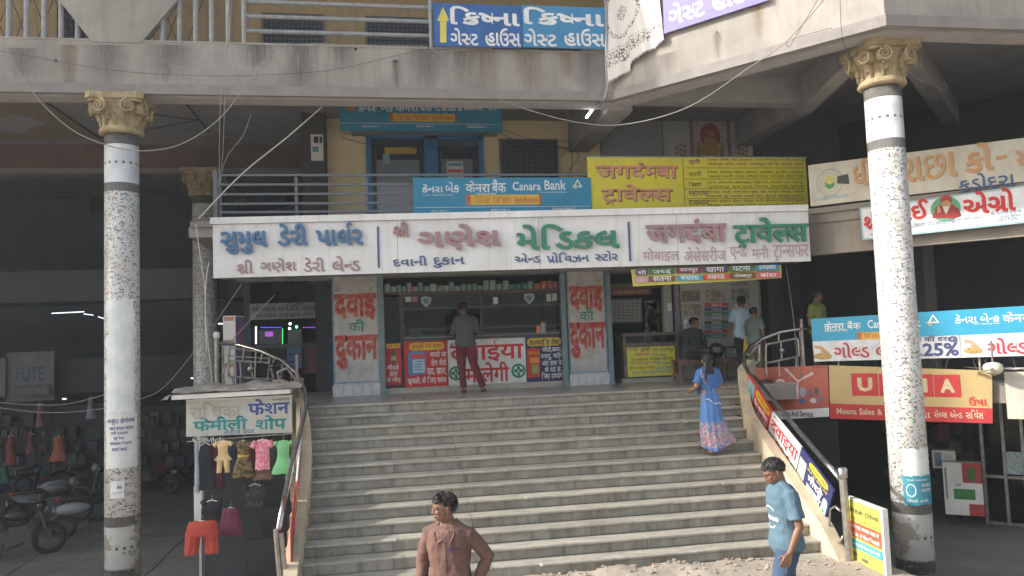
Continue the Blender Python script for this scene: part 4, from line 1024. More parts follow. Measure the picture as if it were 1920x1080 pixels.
# pictures on the posters
PMd.poly('printed_bottle', [(735,655),(741,655),(741,661),(744,665),(744,682),(732,682),(732,665),(735,661)], .006, .008, flat(.16,.12,.05), med); PMd.panel('printed_label', (733,668,743,676), .009, .010, flat(.45,.40,.25), med)
PMd.poly('printed_box', [(765,664),(772,658),(797,660),(799,663),(798,700),(770,705),(765,700)], .006, .008, flat(.10,.25,.5), med); PMd.panel('printed_box_band', (772,664,797,672), .009, .010, flat(.7,.07,.05), med); PMd.panel('printed_box_label', (774,674,796,699), .009, .010, flat(.45,.62,.72), med)
for k in range(4): PMd.panel('printed_line', (777,677+k*5,793,679+k*5), .011, .012, flat(.2,.3,.5), med)
PMd.poly('printed_tin', [(988,655),(1000,652),(1012,654),(1013,707),(989,709)], .006, .008, flat(.55,.06,.03), med); PMd.panel('printed_tin_window', (997,684,1010,700), .009, .010, flat(.35,.35,.12), med); PMd.panel('printed_tin_band', (990,659,1012,665), .009, .010, flat(.65,.2,.03), med); PMd.panel('printed_tin_band', (994,670,1011,681), .009, .010, flat(.75,.30,.06), med)
grc = flat(.01,.22,.11)
for x, y in ((855,700),(972,695)):
    PMd.disc('emblem_ring', x, y, 13.5, .009, grc, med, ring=.72); PMd.panel('emblem_cross', (x-2.6,y-9,x+2.6,y+9), .009, .010, grc, med); PMd.panel('emblem_cross', (x-8.5,y-3,x+8.5,y+3), .0105, .0115, grc, med); letters(PMd, 'Rx', (x-2.3,y-2.6,x+2.5,y+2.8), whp, med, d=.013)
# glazing
for r in ((755,zc,1057,zc+.06),(757,Z(629),1055,Z(625)),(757,Z(616),1055,Z(612)),(757,Z(578),1055,Z(573)),(757,Z(553),1055,Z(548))): mr(r[0], r[1], r[2], r[3], -.10, .03, blackf, 'rail')
for x in (756, 903, 1051): mr(x-2.2, zc+.061, x+2.2, Z(548)-.001, -.11, .04, blackf, 'mullion')
for x in (720, 752): mr(x-1.8, zb+.6, x+1.8, Z(548)-.001, -.09, .02, blackf, 'door_stile')
for a, b in ((759,901),(905,1049)): mr(a, Z(573)+.002, b, Z(553)-.002, -.04, -.034, glass, 'pane')
for a, b in ((759,835),(906,1049)): mr(a, Z(612)+.002, b, Z(578)-.002, -.06, -.054, glassd, 'pane')
mr(722, zc-.07, 750, Z(553), -.05, -.044, glassd, 'door_pane')
mr(759, Z(625)+.002, 1049, Z(616)-.002, -.03, -.024, glass, 'pane')
mr(757, zc+.061, 1055, zc+.075, -.5, .03, mat('counter glass top', (.2,.24,.25), .1), 'counter_top')
# stickers on the glass
tsil = flat(.45,.50,.55)
for x, y in ((799,565),(993,559)): PMd.poly('shield_sticker', [(x-10,y-7),(x,y-10),(x+10,y-7),(x+9,y+2),(x,y+12),(x-9,y+2)], -.03, -.028, tsil, med); PMd.poly('shield_centre', [(x-6,y-4),(x,y-6),(x+6,y-4),(x+5,y+1),(x,y+7),(x-5,y+1)], -.027, -.026, flat(.12,.2,.28), med)
for r, c in (((760,555,771,566),(.5,.6,.65)),((772,555,783,566),(.5,.25,.22)),((925,557,934,570),(.7,.7,.68)),((1025,551,1034,565),(.55,.57,.5)),((1036,550,1045,564),(.62,.62,.6))): PMd.panel('sticker', r, -.03, -.028, flat(*c), med)
mr(767, Z(624), 790, Z(607), -.2, -.15, wpaint, 'document_stack')
# top shelf with packets
mr(719, Z(549), 1052, Z(545), -.35, .05, rust, 'shelf')
PK2 = ((.55,.60,.58),(.30,.50,.42),(.60,.62,.60),(.55,.40,.42),(.10,.36,.28),(.08,.32,.25),(.45,.55,.50))
packm = [mat('packet %d' % i, tuple(v*.5 for v in c), .35, col2=tuple(min(1, v*.8) for v in c), scale=40) for i, c in enumerate(PK2)]+[mat('packet red', (.38,.08,.05), .35, col2=(.45,.20,.15), scale=40)]
rs = random.Random(5); x = 722; grp = 'packets on the shelf above the medical counter'
while x < 1046:
    wpx = rs.uniform(9, 13); zc0 = Z(545)+.002; h = rs.uniform(.10, .21)
    m_ = packm[rs.randrange(4)] if x < 800 else (packm[rs.choice((1,2,6,1))] if x < 955 else (packm[rs.choice((4,5,1))] if x < 1000 else packm[7]))
    u0, u1 = U(x), U(x+wpx)-.006
    def fn(s, v, u0=u0, u1=u1, h=h, e=rs.random()): a = 2*math.pi*s; k = .2+.8*math.sin(math.pi*min(.95, max(.05, v)))**.5; return ((u0+u1)/2+(u1-u0)/2*math.cos(a), 15.72+.05*math.sin(a)*k+.008*math.sin(9*s+e*9), zc0+h*v)
    MB().grid(fn, 12, 6).build('packet', m_, None, smooth=True, label=('white or pale plastic packet on the left end of the shelf above the medical counter' if x < 800 else 'pale green plastic packet in the middle of the shelf above the medical counter' if x < 955 else 'green plastic packet right of the middle of the medical shelf' if x < 1000 else 'red plastic packet at the right end of the shelf above the medical counter'), cat='packet', group=('white packets on the medical shelf' if x < 800 else 'pale green packets on the medical shelf' if x < 955 else 'green packets on the medical shelf' if x < 1000 else 'red packets on the medical shelf'))
    x += wpx
# dark inside with shelves and bottles
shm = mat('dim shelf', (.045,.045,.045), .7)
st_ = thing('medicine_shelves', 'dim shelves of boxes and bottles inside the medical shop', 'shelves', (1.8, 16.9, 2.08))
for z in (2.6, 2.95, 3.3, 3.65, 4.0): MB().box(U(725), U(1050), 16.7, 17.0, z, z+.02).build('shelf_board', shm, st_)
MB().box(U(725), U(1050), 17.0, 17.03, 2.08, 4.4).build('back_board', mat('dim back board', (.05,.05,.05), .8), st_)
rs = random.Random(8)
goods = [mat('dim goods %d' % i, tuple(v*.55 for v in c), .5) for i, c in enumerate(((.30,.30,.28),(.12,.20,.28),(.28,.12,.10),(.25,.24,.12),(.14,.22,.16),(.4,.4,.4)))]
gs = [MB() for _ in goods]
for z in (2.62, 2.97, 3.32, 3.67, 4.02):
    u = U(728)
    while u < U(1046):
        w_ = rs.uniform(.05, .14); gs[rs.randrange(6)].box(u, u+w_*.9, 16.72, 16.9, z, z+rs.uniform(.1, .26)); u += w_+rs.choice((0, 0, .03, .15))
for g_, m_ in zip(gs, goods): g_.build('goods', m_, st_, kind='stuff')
MB().box(U(1026), U(1047), 15.85, 16.3, Z(625), Z(575)).build('white_cabinet', wpaint, st_)
for x, m_, h, lab in ((1009,flat(.55,.22,.12),.17,'orange capped jar on the medical counter, left of the larger jar'),(1018,flat(.30,.42,.55),.24,'larger pale blue jar with a red lid on the medical counter')):
    j = thing('jar', lab, 'jar', (U(x), 15.55, zc+.076)); c = (U(x), 15.65, zc+.076)
    MB().lathe([(.05,0),(.06,.01),(.06,h*.75),(.045,h*.85)], c, 12).build('body', m_, j, smooth=True); MB().lathe([(.05,h*.83),(.052,h*.84),(.052,h),(.03,h+.005)], c, 12).build('lid', flat(.6,.12,.06), j, smooth=True)

# ------------------------------------------------------------------ travel shop
tv = thing('shop_doorway', 'dark open doorway of the travel shop with hanging price charts', 'doorway', (5.4, 15.7, 2.08))
def tr(x0, y0, x1, y1, d0, d1, m, name, parent=tv): return PMd.panel(name, (x0, y0, x1, y1), d0, d1, m, parent)
tr(1146,540,1222,553,-.1,-.08, mat('maroon banner', (.14,.035,.05), .7, col2=(.2,.08,.09), scale=30), 'banner')
letters(PMd, 'जगदंबा मोबाइल एसेसरीज', (1150,543,1218,551), flat(.4,.25,.1), tv, d=-.078)
tr(1146,530,1245,540,-.12,-.09, mat('dim gold strip', (.16,.13,.05), .7, col2=(.08,.06,.05), scale=40), 'banner_strip')
tr(1147,558,1218,604,-.5,-.49, mat('grey price chart', (.20,.21,.21), .7, col2=(.13,.135,.135), scale=25), 'price_chart')
for j in range(7):
    for i in range(8): tr(1150+i*8.4, 561+j*6, 1156.5+i*8.4, 565.5+j*6, -.489, -.488, mat('chart cell', (.27,.28,.28), .7), 'chart_cell')
for i in range(34):
    r2 = random.Random(i); tr(1218+r2.random()*24, 560+i*2.0, 1224+r2.random()*26, 570+i*2.0, -.42+.01*r2.random(), -.40, mat('hanging goods %d' % (i%4), ((.13,.13,.12),(.19,.18,.15),(.09,.10,.12),(.24,.23,.21))[i%4], .5), 'hung_packet')
tr(1247,530,1262,627,-.2,-.05, mat('dull white post', (.36,.36,.35), .7, streak=.4), 'door_post')
tr(1252,568,1260,583,-.04,-.02, paper, 'notice'); tr(1146,627,1150,712,-.1,0, tealf, 'door_jamb')
gc = thing('glass_counter', 'low glass counter in the travel shop with a yellow destination sheet on its front', 'counter', tuple(PMd.W(5.2, 2.1, 0)))
cu0, cu1 = U(1164), U(1268)
wood = mat('old grey wood', (.17,.14,.12), .7, col2=(.10,.085,.075), scale=9)
for u in (cu0, cu1-.07): PMd.panel('side_frame', (u, 2.17, u+.07, 3.05), -.45, .12, wood, gc, px=False)
PMd.panel('top_frame', (cu0-.01, 3.051, cu1+.01, 3.11), -.46, .13, wood, gc, px=False); PMd.panel('glass_front', (cu0+.071, 2.9, cu1-.071, 3.05), .09, .10, glassd, gc, px=False)
PMd.panel('base', (cu0-.05, 2.08, cu1+.05, 2.168), -.5, .14, marble, gc, px=False); PMd.panel('inner_board', (cu0+.071, 2.17, cu1-.071, 2.9), .05, .095, wood, gc, px=False)
PG = Pl((0, 15.57), (1, 0))
yc_ = mat('yellow sheet', (.66,.62,.05), .5, col2=(.6,.56,.06), scale=3)
PG.panel('destination_sheet', (1176,650,1266,705), .0, .01, yc_, gc)
T(PG, gc, flat(.45,.08,.22), [('कानपुर',(1178,652,1196,660)),('उरई',(1222,651,1234,659)),('गया हजारीबाग बुडवा',(1181,677,1220,684)),('इलाहबाद बनारस',(1190,661.5,1218,668))], d=.012)
T(PG, gc, flat(.10,.12,.14), [('झाँसी',(1201,650,1219,660)),('भोगनीपुर',(1236,650,1263,661)),('पटना सासाराम औरंगाबाद मोहनिया',(1182,669.5,1262,676.5)),('कोल्हापुर',(1242,677,1262,684)),('चेन्नई जयपुर जोधपुर',(1180,686,1228,693))], d=.012)
T(PG, gc, flat(.08,.25,.5), [('रिवा सतना',(1222,661.5,1248,668)),('नागौर बिकानेर',(1230,685,1263,692.5)),('रतलाम हिसार भीलाडी राजगढ बूंद',(1185,694,1258,701.5)),('नागपुर',(1223,677,1239,684))], d=.012)
# poster wall right of the shop
pw = thing('poster_board', 'large pale clinic poster with photo frames and a column of coloured labels', 'poster board', tuple(PMd.W(7, 2.2, 0)))
tr(1268,531,1276,712,-.1,.03, mat('violet post', (.13,.12,.20), .7, col2=(.28,.28,.30), scale=20), 'post', pw)
tr(1277,527,1424,645,-.05,0, mat('pale poster', (.40,.41,.39), .5, col2=(.35,.36,.34), scale=2), 'poster', pw); tr(1277,645.3,1424,708,-.05,0, MATS['pale poster'], 'poster', pw)
tr(1410,527,1432,708,-.2,-.052, mat('stained jamb', (.34,.33,.31), .8, col2=(.22,.22,.2), scale=8, streak=.6), 'jamb', pw)
fr = ((1275,544,1311,566,(.12,.10,.08)),(1322,543,1357,565,(.22,.19,.16)),(1368,541,1403,563,(.13,.13,.13)),(1276,570,1312,592,(.18,.15,.12)),(1277,597,1312,619,(.40,.40,.38)),(1368,567,1404,588,(.28,.25,.22)),(1277,622,1312,642,(.36,.36,.35)),(1327,668,1366,692,(.3,.32,.32)),(1372,640,1404,664,(.3,.32,.3)))
for i, (x0, y0, x1, y1, c) in enumerate(fr):
    tr(x0+2,y0,x1+2,y1,.001,.004, flat(.30,.31,.30), 'photo_frame', pw); tr(x0+3.5,y0+1.5,x1+.5,y1-1.5,.005,.006, mat('dim photo %d' % i, c, .5, col2=tuple(min(1,v*2.2) for v in c), scale=14, pos=(.45,.55)), 'photo', pw)
lbl = (('ધાધર',(.45,.06,.05)),('ખીલ',(.05,.08,.25)),('કપાસી',(.04,.20,.12)),('ખરજવુ',(.30,.28,.40)),('મસા',(.06,.09,.05)),('નખના રોગો',(.05,.28,.33)),('ખરજુ',(.35,.06,.06)),('સફેદ ડાઘ',(.03,.22,.25)))
for i, (s, c) in enumerate(lbl):
    y = 568+i*8.3; tr(1321,y,1366,y+7,.001,.004, mat('label %d' % i, c, .5), 'label_strip', pw); letters(PMd, s, (1334,y+1,1353,y+6.2), wprint, pw, d=.006)
letters(PMd, 'M. 9898115248', (1370,531.5,1403,535.5), flat(.1,.1,.1), pw, d=.003); letters(PMd, 'RANA', (1383,527.5,1402,531), flat(.1,.1,.1), pw, d=.003)

# hanging strip of destinations under the sign
PH = Pl((PF.W(0,0,-.12).x, PF.W(0,0,-.12).y), (PF.u.x, PF.u.y))
hb = thing('destination_strip', 'sagging yellow strip of coloured town name labels hung under the white sign', 'sign', tuple(PH.W(8, 4.1, 0)))
yl2 = mat('yellow strip', (.62,.55,.08), .6, col2=(.5,.45,.12), scale=4)
top = [PH.uz(x, y) for x, y in ((1183,505),(1280,502.5),(1380,499.5),(1465,497))]; bot = [PH.uz(x, y) for x, y in ((1187,537),(1280,532),(1380,527),(1466,521))]
mb = MB(); mb.add([PH.W(*p, .02*math.sin(i*2)) for i, p in enumerate(top)]+[PH.W(*p, .03*math.sin(i*2)) for i, p in enumerate(bot)], [(i, i+1, 5+i, 4+i) for i in range(3)]); mb.build('strip', yl2, hb)
r1 = [(1191,1214,'सी',(.09,.06,.16)),(1216,1264,'उरई',(.05,.17,.06)),(1266.5,1314,'कानपुर',(.20,.03,.07)),(1316,1363,'खागा',(.08,.05,.15)),(1365.5,1412,'पटना',(.04,.17,.06)),(1415,1460,'इलाहबाद',(.05,.25,.42))]
r2_ = [(1191,1214,'',(.55,.33,.38)),(1216,1265,'सतना',(.22,.08,.05)),(1268,1316,'बनारस',(.05,.38,.52)),(1318,1365.5,'लखनऊ.',(.60,.07,.05)),(1368,1415,'गोरखपुर',(.15,.06,.05)),(1417.5,1461,'बांदा',(.62,.10,.14))]
for rr, ya, yb_ in ((r1, 515.5, 507), (r2_, 529.5, 520.5)):
    for i, (x0, x1, s, c) in enumerate(rr):
        f = ((x0+x1)/2-1200)/240; yb2 = ya+(yb_-ya)*f
        PH.panel('town_label', (x0, yb2-10, x1, yb2+.3), .034, .038, mat('town %d %s' % (ya, i), c, .5, col2=tuple(v*.8 for v in c), scale=9), hb)
        if s: wd = (x1-x0)*.72; letters(PH, s, ((x0+x1)/2-wd/2, yb2-9.3, (x0+x1)/2+wd/2, yb2-.6), wprint, hb, d=.040, off=.012)

# bench
bwood = mat('bench wood', (.22,.13,.09), .7, col2=(.15,.09,.065), scale=8)
def bench(x0, x1, Y, lab):
    a = onY(x0, 680, Y).x; b = onY(x1, 680, Y).x
    t = thing('bench', lab, 'bench', ((a+b)/2, Y, 2.08), group=None)
    for k in range(3): MB().box(a, b, Y-.02+k*.13, Y+.10+k*.13, 2.50, 2.53).build('seat_plank', bwood, t)
    for x in (a+.03, b-.09):
        for y in (Y, Y+.30): MB().box(x, x+.06, y, y+.05, 2.08, 2.499).build('leg', bwood, t)
        MB().box(x+.01, x+.05, Y+.051, Y+.299, 2.2, 2.25).build('stretcher', bwood, t)
    MB().box(a+.09, b-.09, Y+.005, Y+.035, 2.43, 2.498).build('apron', bwood, t)
bench(1270, 1348, 15.0, 'low wooden bench carrying the seated man in the dark shirt')
bench(1352, 1418, 15.05, 'low wooden bench to the right of the seated man, with a helmet lying on it')
hm = thing('helmet', 'black motorcycle helmet lying on the bench beside the seated man', 'helmet', tuple(onY(1343, 672, 15.1)))
hc = onY(1344, 662, 15.0); hc.z = 2.70
MB().ball(hc, .15, .165, .16, 18, 12).build('shell', mat('glossy black', (.015,.015,.017), .2), hm, smooth=True)
def visor(s, v): a = math.pi*(1.15+.7*s); return (hc.x+.158*math.cos(a), hc.y+.172*math.sin(a), hc.z-.04+.10*v)
MB().grid(visor, 12, 4).build('visor', mat('smoked visor', (.05,.06,.07), .1), hm, smooth=True)
br = thing('back_rail', 'dark pipe rail behind the benches in front of the pale clinic poster', 'rail', (7, 15.45, 2.08))
MB().tube([onY(1300,653,15.45), onY(1425,649,15.45)], .018, 6).build('rail', wireblk, br)
for x in (1303, 1360, 1422): p = onY(x, 652, 15.45); MB().tube([(p.x, 15.45, 2.08), (p.x, 15.45, p.z)], .016, 6).build('upright', wireblk, br)

# ------------------------------------------------------------------ railings and leaning boards of the staircase
def quadmap(pl, q):
    c = [pl.uz(*p) for p in q]     # TL TR BR BL
    def f(s, t, d):
        tx = (c[0][0]*(1-s)+c[1][0]*s, c[0][1]*(1-s)+c[1][1]*s); bx = (c[3][0]*(1-s)+c[2][0]*s, c[3][1]*(1-s)+c[2][1]*s)
        return pl.W(bx[0]*(1-t)+tx[0]*t, bx[1]*(1-t)+tx[1]*t, d)
    return f
def qboard(pl, q, m, parent, th=.025):
    f = quadmap(pl, q); mb = MB(); mb.hexa([f(0,0,-th), f(1,0,-th), f(1,0,0), f(0,0,0), f(0,1,-th), f(1,1,-th), f(1,1,0), f(0,1,0)]); mb.build('board', m, parent); return f
def qrect(f, r, m, parent, name='colour_field', d=.003):
    mb = MB(); mb.add([f(r[0],r[1],d), f(r[2],r[1],d), f(r[2],r[3],d), f(r[0],r[3],d)], [(0,1,2,3)]); mb.build(name, m, parent)
def qtext(f, s, r, m, parent, off=.02, d=.006): letters(None, s, r, m, parent, d=d, off=off, px=False, fn=f)
def qpill(f, r, m, parent, d=.004, asp=1):
    mb = MB(); n = 20; mb.add([f((r[0]+r[2])/2+(r[2]-r[0])/2*(abs(math.cos(a))**.6)*(1 if math.cos(a) > 0 else -1), (r[1]+r[3])/2+(r[3]-r[1])/2*(abs(math.sin(a))**.6)*(1 if math.sin(a) > 0 else -1), d) for a in [2*math.pi*i/n for i in range(n)]], [tuple(range(n))]); mb.build('pill', m, parent)
PRb = Pl((6.25, 12.85), (-.32, -3.1))
sb = thing('leaning_board', 'red Hindi board, topmost of the three boards along the right stair rail', 'sign', (6.1, 12.3, 1.9))
f = qboard(PRb, ((1404,702),(1447,771),(1434,825),(1396,771)), redb, sb)
qrect(f, (.03,.05,.30,.95), flat(.25,.48,.46), sb); qpill(f, (.36,.74,.97,.97), pill, sb); qtext(f, 'एसीडीटी चूर्ण', (.42,.79,.92,.93), redb, sb)
qpill(f, (.07,.25,.26,.78), flat(.12,.32,.30), sb, d=.005)
for s, t in (('गैस कब्जीयत',.52),('अेसीडीटी',.30),('का चूर्ण',.08)): qtext(f, s, (.36,t,.95,t+.19), wprint, sb)
sb = thing('leaning_board', 'white board with red Hindi lettering, middle of the three along the right stair rail', 'sign', (6.0, 11.2, 1.4))
f = qboard(PRb, ((1448,772.5),(1502,838),(1487,905),(1435,827)), whp, sb)
qtext(f, 'दवाईया', (.05,.48,.97,.93), redb, sb); qtext(f, 'मीलेगी', (.22,.08,.82,.44), redb, sb); qtext(f, 'श्री गणेश मेडिकल', (.08,.93,.5,.985), navb, sb, off=.01)
for x in (.11, .90): 
    qpill(f, (x-.09,.07,x+.09,.40), grc, sb); qpill(f, (x-.065,.12,x+.065,.35), whp, sb, d=.005); qrect(f, (x-.045,.21,x+.045,.26), grc, sb, d=.007); qrect(f, (x-.015,.14,x+.015,.33), grc, sb, d=.008)
sb = thing('leaning_board', 'dark blue Hindi hair oil board, lowest of the three along the right stair rail', 'sign', (5.95, 10.3, .9))
f = qboard(PRb, ((1503,839.5),(1563,919),(1543,988),(1488,907)), navb, sb)
qpill(f, (.30,.80,.88,.97), pill, sb); qtext(f, 'एचर हर्बल ओईल', (.36,.83,.82,.94), navb, sb, off=.01)
qrect(f, (.02,.05,.24,.80), flat(.5,.48,.42), sb); qtext(f, 'बालो का झरना रोके', (.28,.72,.9,.79), pill, sb, off=.01)
for s, t in (('गीरते',.50),('बालो',.29),('केलीए',.06)): qtext(f, s, (.34,t,.80,t+.20), wprint, sb, off=.03)
qpill(f, (.82,.05,.97,.62), flat(.35,.6,.6), sb); qrect(f, (.86,.15,.93,.35), flat(.15,.35,.12), sb, d=.006)
rr = thing('stair_railing', 'steel stair rail on the right with a curved top loop over the leaning boards', 'railing', (6.2, 11.5, 1.0))
r0 = Vector((6.30, 12.75, 2.33)); r1v = Vector((5.95, 9.62, 1.02))
pts = [onY(x, y, Y) for x, y, Y in ((1522,615,13.35),(1490,618,13.4),(1460,623,13.42),(1427,636,13.4),(1406,651,13.3),(1395,668,13.15),(1396,685,13.0),(1404,700,12.87))]
pts += [r0.lerp(r1v, t) + Vector((0,0,-.02*math.sin(t*3.14))) for t in (.08,.25,.45,.65,.85,1)]
MB().tube(pts, .034, 10).build('top_rail', chrome, rr, smooth=True)
def looptube(px, Y, r, par, name='loop', m=None, n=8):
    p = [onY(x, y, Y) for x, y in px]
    sm = []
    for i in range(len(p)):
        a, b, c = p[i-1], p[i], p[(i+1) % len(p)]
        for t in (.18, .5, .82):
            if t == .18: sm.append(b.lerp(a, .12))
            elif t == .5: sm.append(b.lerp((a+c)/2, .03))
            else: sm.append(b.lerp(c, .12))
    MB().tube(sm, r, n, close=True).build(name, m or steel, par, smooth=True)
looptube(((1436,646),(1496,634),(1499,668),(1436,681)), 13.4, .022, rr)
looptube(((1416,652),(1424,645),(1424,676),(1402,690),(1399,678)), 13.25, .018, rr)
for a, b in (((1460,623),(1460,641)),((1460,675),(1462,705)),((1492,668),(1494,700)),((1436,680),(1438,705)),((1464,640),(1466,675)),((1500,618),(1504,700))):
    MB().tube([onY(*a, 13.41), onY(*b, 13.41)], .017, 6).build('baluster', steel, rr)
MB().tube([(7.66,13.38,2.08), (7.66,13.38,3.25)], .03, 8).build('post', steel, rr)
MB().ball(onY(1466,657,13.39), .05, n=10, m=6).build('ball', steel, rr)
b0 = onY(1590,1050,9.6)
MB().tube([(5.97,9.58,-.25), (5.95,9.6,1.08)], .05, 12).build('newel_post', steel, rr); MB().lathe([(.058,0),(.066,.02),(.066,.13),(.05,.145)], (5.95,9.6,1.06), 14).build('newel_cap', chrome, rr, smooth=True)
MB().tube([(5.93,9.68,.62),(5.93,9.78,.66),(5.93,9.90,.60),(5.93,9.98,.30),(5.93,9.90,.16),(5.93,9.72,.20),(5.93,9.64,.30)], .018, 7).build('lower_loop', steel, rr, smooth=True)
# left stair rail
PLb = Pl((-1.27, 10.05), (-.06, 2.9))
lr = thing('stair_railing', 'bright steel stair rail on the left, seen edge-on beside the clothes stall', 'railing', (-1.3, 11.5, 1.0))
lp = [onY(x, y, Y) for x, y, Y in ((408,643,14.5),(450,647,14.2),(492,659,13.9),(530,677,13.6),(556,700,13.3),(571,730,13.0),(575,757,12.7),(562,812,12.1),(545,880,11.3),(533,935,10.6),(523,990,10.02))]
MB().tube(lp, .034, 10).build('top_rail', chrome, lr, smooth=True)
for (x, y, Y, z2) in ((517,992,10.0,-.3),(527,1000,10.0,-.2)):
    p = onY(x, y, Y); MB().tube([p, (p.x+.08, p.y, z2)], .032, 10).build('newel_post', steel, lr)
u0 = PLb.uz(530, 1000)
def lboard(Ya, Yb, m, lab):
    t = thing('leaning_board', lab, 'sign', (-1.3, (Ya+Yb)/2, .7)); mb = MB()
    def f(s, q_, d): 
        Y = Ya+(Yb-Ya)*s; zt_ = .80+.47*(Y-10.05); zb_ = zt_-.66+.03*(Y-10); x = -1.20-.035*(Y-10)-(.05*(max(0,Y-11.8))**2)
        return Vector((x+d, Y, zb_+(zt_-zb_)*q_))
    mb.hexa([f(0,0,-.02), f(1,0,-.02), f(1,0,0), f(0,0,0), f(0,1,-.02), f(1,1,-.02), f(1,1,0), f(0,1,0)]); mb.build('board', m, t); return t, f
t, f = lboard(10.06, 11.0, redb, 'red board with a teal picture, nearest of the boards on the left stair rail')
qrect(f, (.03,.05,.35,.75), flat(.10,.25,.28), t); qpill(f, (.4,.78,.97,.96), pill, t); [qtext(f, s, (.4,q_,.95,q_+.2), wprint, t) for s, q_ in (('गैस',.52),('अेसीडीटी',.29),('चूर्ण',.05))]
t, f = lboard(11.02, 12.1, whp, 'white board with red Hindi lettering in the middle of the left stair rail')
qtext(f, 'दवाईया', (.05,.5,.95,.93), redb, t); qtext(f, 'मीलेगी', (.2,.06,.85,.45), redb, t)
t, f = lboard(12.12, 12.85, mat('faded multicolour print', (.30,.10,.12), .6, col2=(.05,.08,.20), scale=5, pos=(.45,.55)), 'dark faded board at the top end of the left stair rail')
qpill(f, (.2,.75,.9,.95), pill, t); qtext(f, 'गीरते', (.2,.4,.8,.7), wprint, t)
# balustrade of the landing, left side
lb = thing('landing_railing', 'bent steel balustrade with looped frames at the left edge of the landing', 'railing', (-2.4, 14, 2.08))
p = onY(406, 622, 14.5); MB().tube([(p.x, 14.5, 1.9), (p.x, 14.5, p.z-.1)], .04, 10).build('post', steel, lb); MB().lathe([(.04,0),(.055,.01),(.055,.10),(.03,.12)], (p.x,14.5,p.z-.12), 12).build('post_cap', wpaint, lb, smooth=True)
MB().tube([(p.x+.1, 14.52, 2.08), (p.x+.1, 14.52, p.z-.2)], .022, 8).build('post', steel, lb)
looptube(((428,676),(505,680),(513,712),(428,706)), 14.0, .020, lb); looptube(((520,698),(538,690),(556,715),(560,745),(530,748)), 13.5, .018, lb)
looptube(((424,683),(418,700),(420,722),(440,722)), 14.2, .016, lb)
looptube(((432,652),(500,662),(508,672),(430,668)), 13.98, .014, lb)
for a, b in (((441,648),(438,740)),((480,656),(476,742)),((505,668),(500,744)),((530,680),(522,748)),((430,648),(428,678)),((458,650),(455,676)),((492,660),(488,680)),((515,672),(508,690)),((470,680),(474,708)),((450,678),(452,707)),((545,690),(548,745)),((450,706),(452,738)),((492,712),(495,742))):
    MB().tube([onY(*a, 13.95), onY(*b, 13.95)], .015, 6).build('baluster', steel, lb)
MB().ball(onY(470,692,13.95), .055, n=10, m=6).build('ball', steel, lb)
p = onY(556, 664, 13.2); MB().box(p.x-.02, p.x+.02, 13.18, 13.22, 2.08, p.z).build('flat_post', mat('reddish flat bar', (.22,.14,.13), .7), lb)
rs = random.Random(11); tw = MB()
for i in range(12):
    c = onY(rs.uniform(505,560), rs.uniform(690,742), 13.6+rs.random()*.3); R_ = rs.uniform(.10,.24); a0 = rs.random()*6
    tw.tube([c+Vector((R_*math.cos(a0+t*.42)*1.2, .05*math.sin(t), R_*math.sin(a0+t*.42)*.7)) for t in range(11)], .005, 4)
tw.build('wire_tangle', mat('dim cable', (0,0,0)), None, kind='stuff', label='tangle of grey cable wound on the bent rail at the left of the landing')
wb = thing('white_box_board', 'tall narrow white box with a blue poster side at the left of the landing', 'display box', tuple(onY(435, 725, 14.6)))
a = onY(418,600,14.7); b = onY(441,600,14.7); c = onY(457,598,15.1)
za, zb2 = onY(430,725,14.7).z, onY(430,592,14.7).z
MB().prism([(a.x,14.7),(b.x,14.7),(c.x,15.1),(a.x+.2,15.2)], za, zb2).build('box', wpaint, wb)
Pb = Pl((b.x, 14.7), (c.x-b.x, .4)); L_ = math.hypot(c.x-b.x, .4)
Pb.panel('side_poster', (.01, za+.05, L_-.01, zb2-.02), .001, .006, mat('blue collage', (.08,.12,.30), .5, col2=(.30,.10,.22), scale=6, pos=(.45,.55)), wb, px=False)
for k in range(3): MB().box(a.x+.02, b.x-.02, 14.692, 14.699, za+.35+k*.42, za+.42+k*.42).build('sticker', flat(.5,.25,.15), wb)

# ------------------------------------------------------------------ cable coil and wires
cc = MB(); rs = random.Random(2)
for i in range(10):
    c = onY(540+rs.uniform(-22,25), 540+rs.uniform(-6,10), 13.9); R_ = rs.uniform(.08,.24); e = rs.uniform(.4,1.1); a0 = rs.random()*6; n_ = rs.randrange(7,16)
    cc.tube([c+Vector((R_*math.cos(a0+t*.42)*(1+.2*math.sin(t*1.3+i)), .06*math.sin(i+t), -.05+R_*e*math.sin(a0+t*.42)+.03*math.sin(t*2.1+i))) for t in range(n_)], .0045, 4)
cc.build('cable_coil', mat('dim cable', (.20,.195,.18), .7), None, label='coil of tangled cable hanging under the left end of the white sign soffit', cat='cable')
def spl(P, n=6):
    out = []
    for i in range(len(P)-1):
        a = P[max(0,i-1)]; b = P[i]; c = P[i+1]; d = P[min(len(P)-1, i+2)]
        for k in range(n):
            t = k/n; out.append(.5*((2*b)+(c-a)*t+(2*a-5*b+4*c-d)*t*t+(3*b-3*c+d-a)*t**3))
    return out+[P[-1]]
def wire(pts, r, m, lab, cat='cable', name='cable'):
    P = [onY(x, y, Y) for x, y, Y in pts]
    return MB().tube(spl(P), r*.66, 5).build(name, m, None, smooth=True, label=lab, cat=cat)
wire([(10,90,12.7),(60,172,12.6),(130,240,12.6),(200,272,12.6),(268,283,12.6),(340,270,12.6),(410,224,12.6),(470,150,12.6),(520,92,12.7),(580,82,12.88),(640,84,12.9)], .013, wiregrey, 'grey cable sagging in a deep loop in front of the left column')
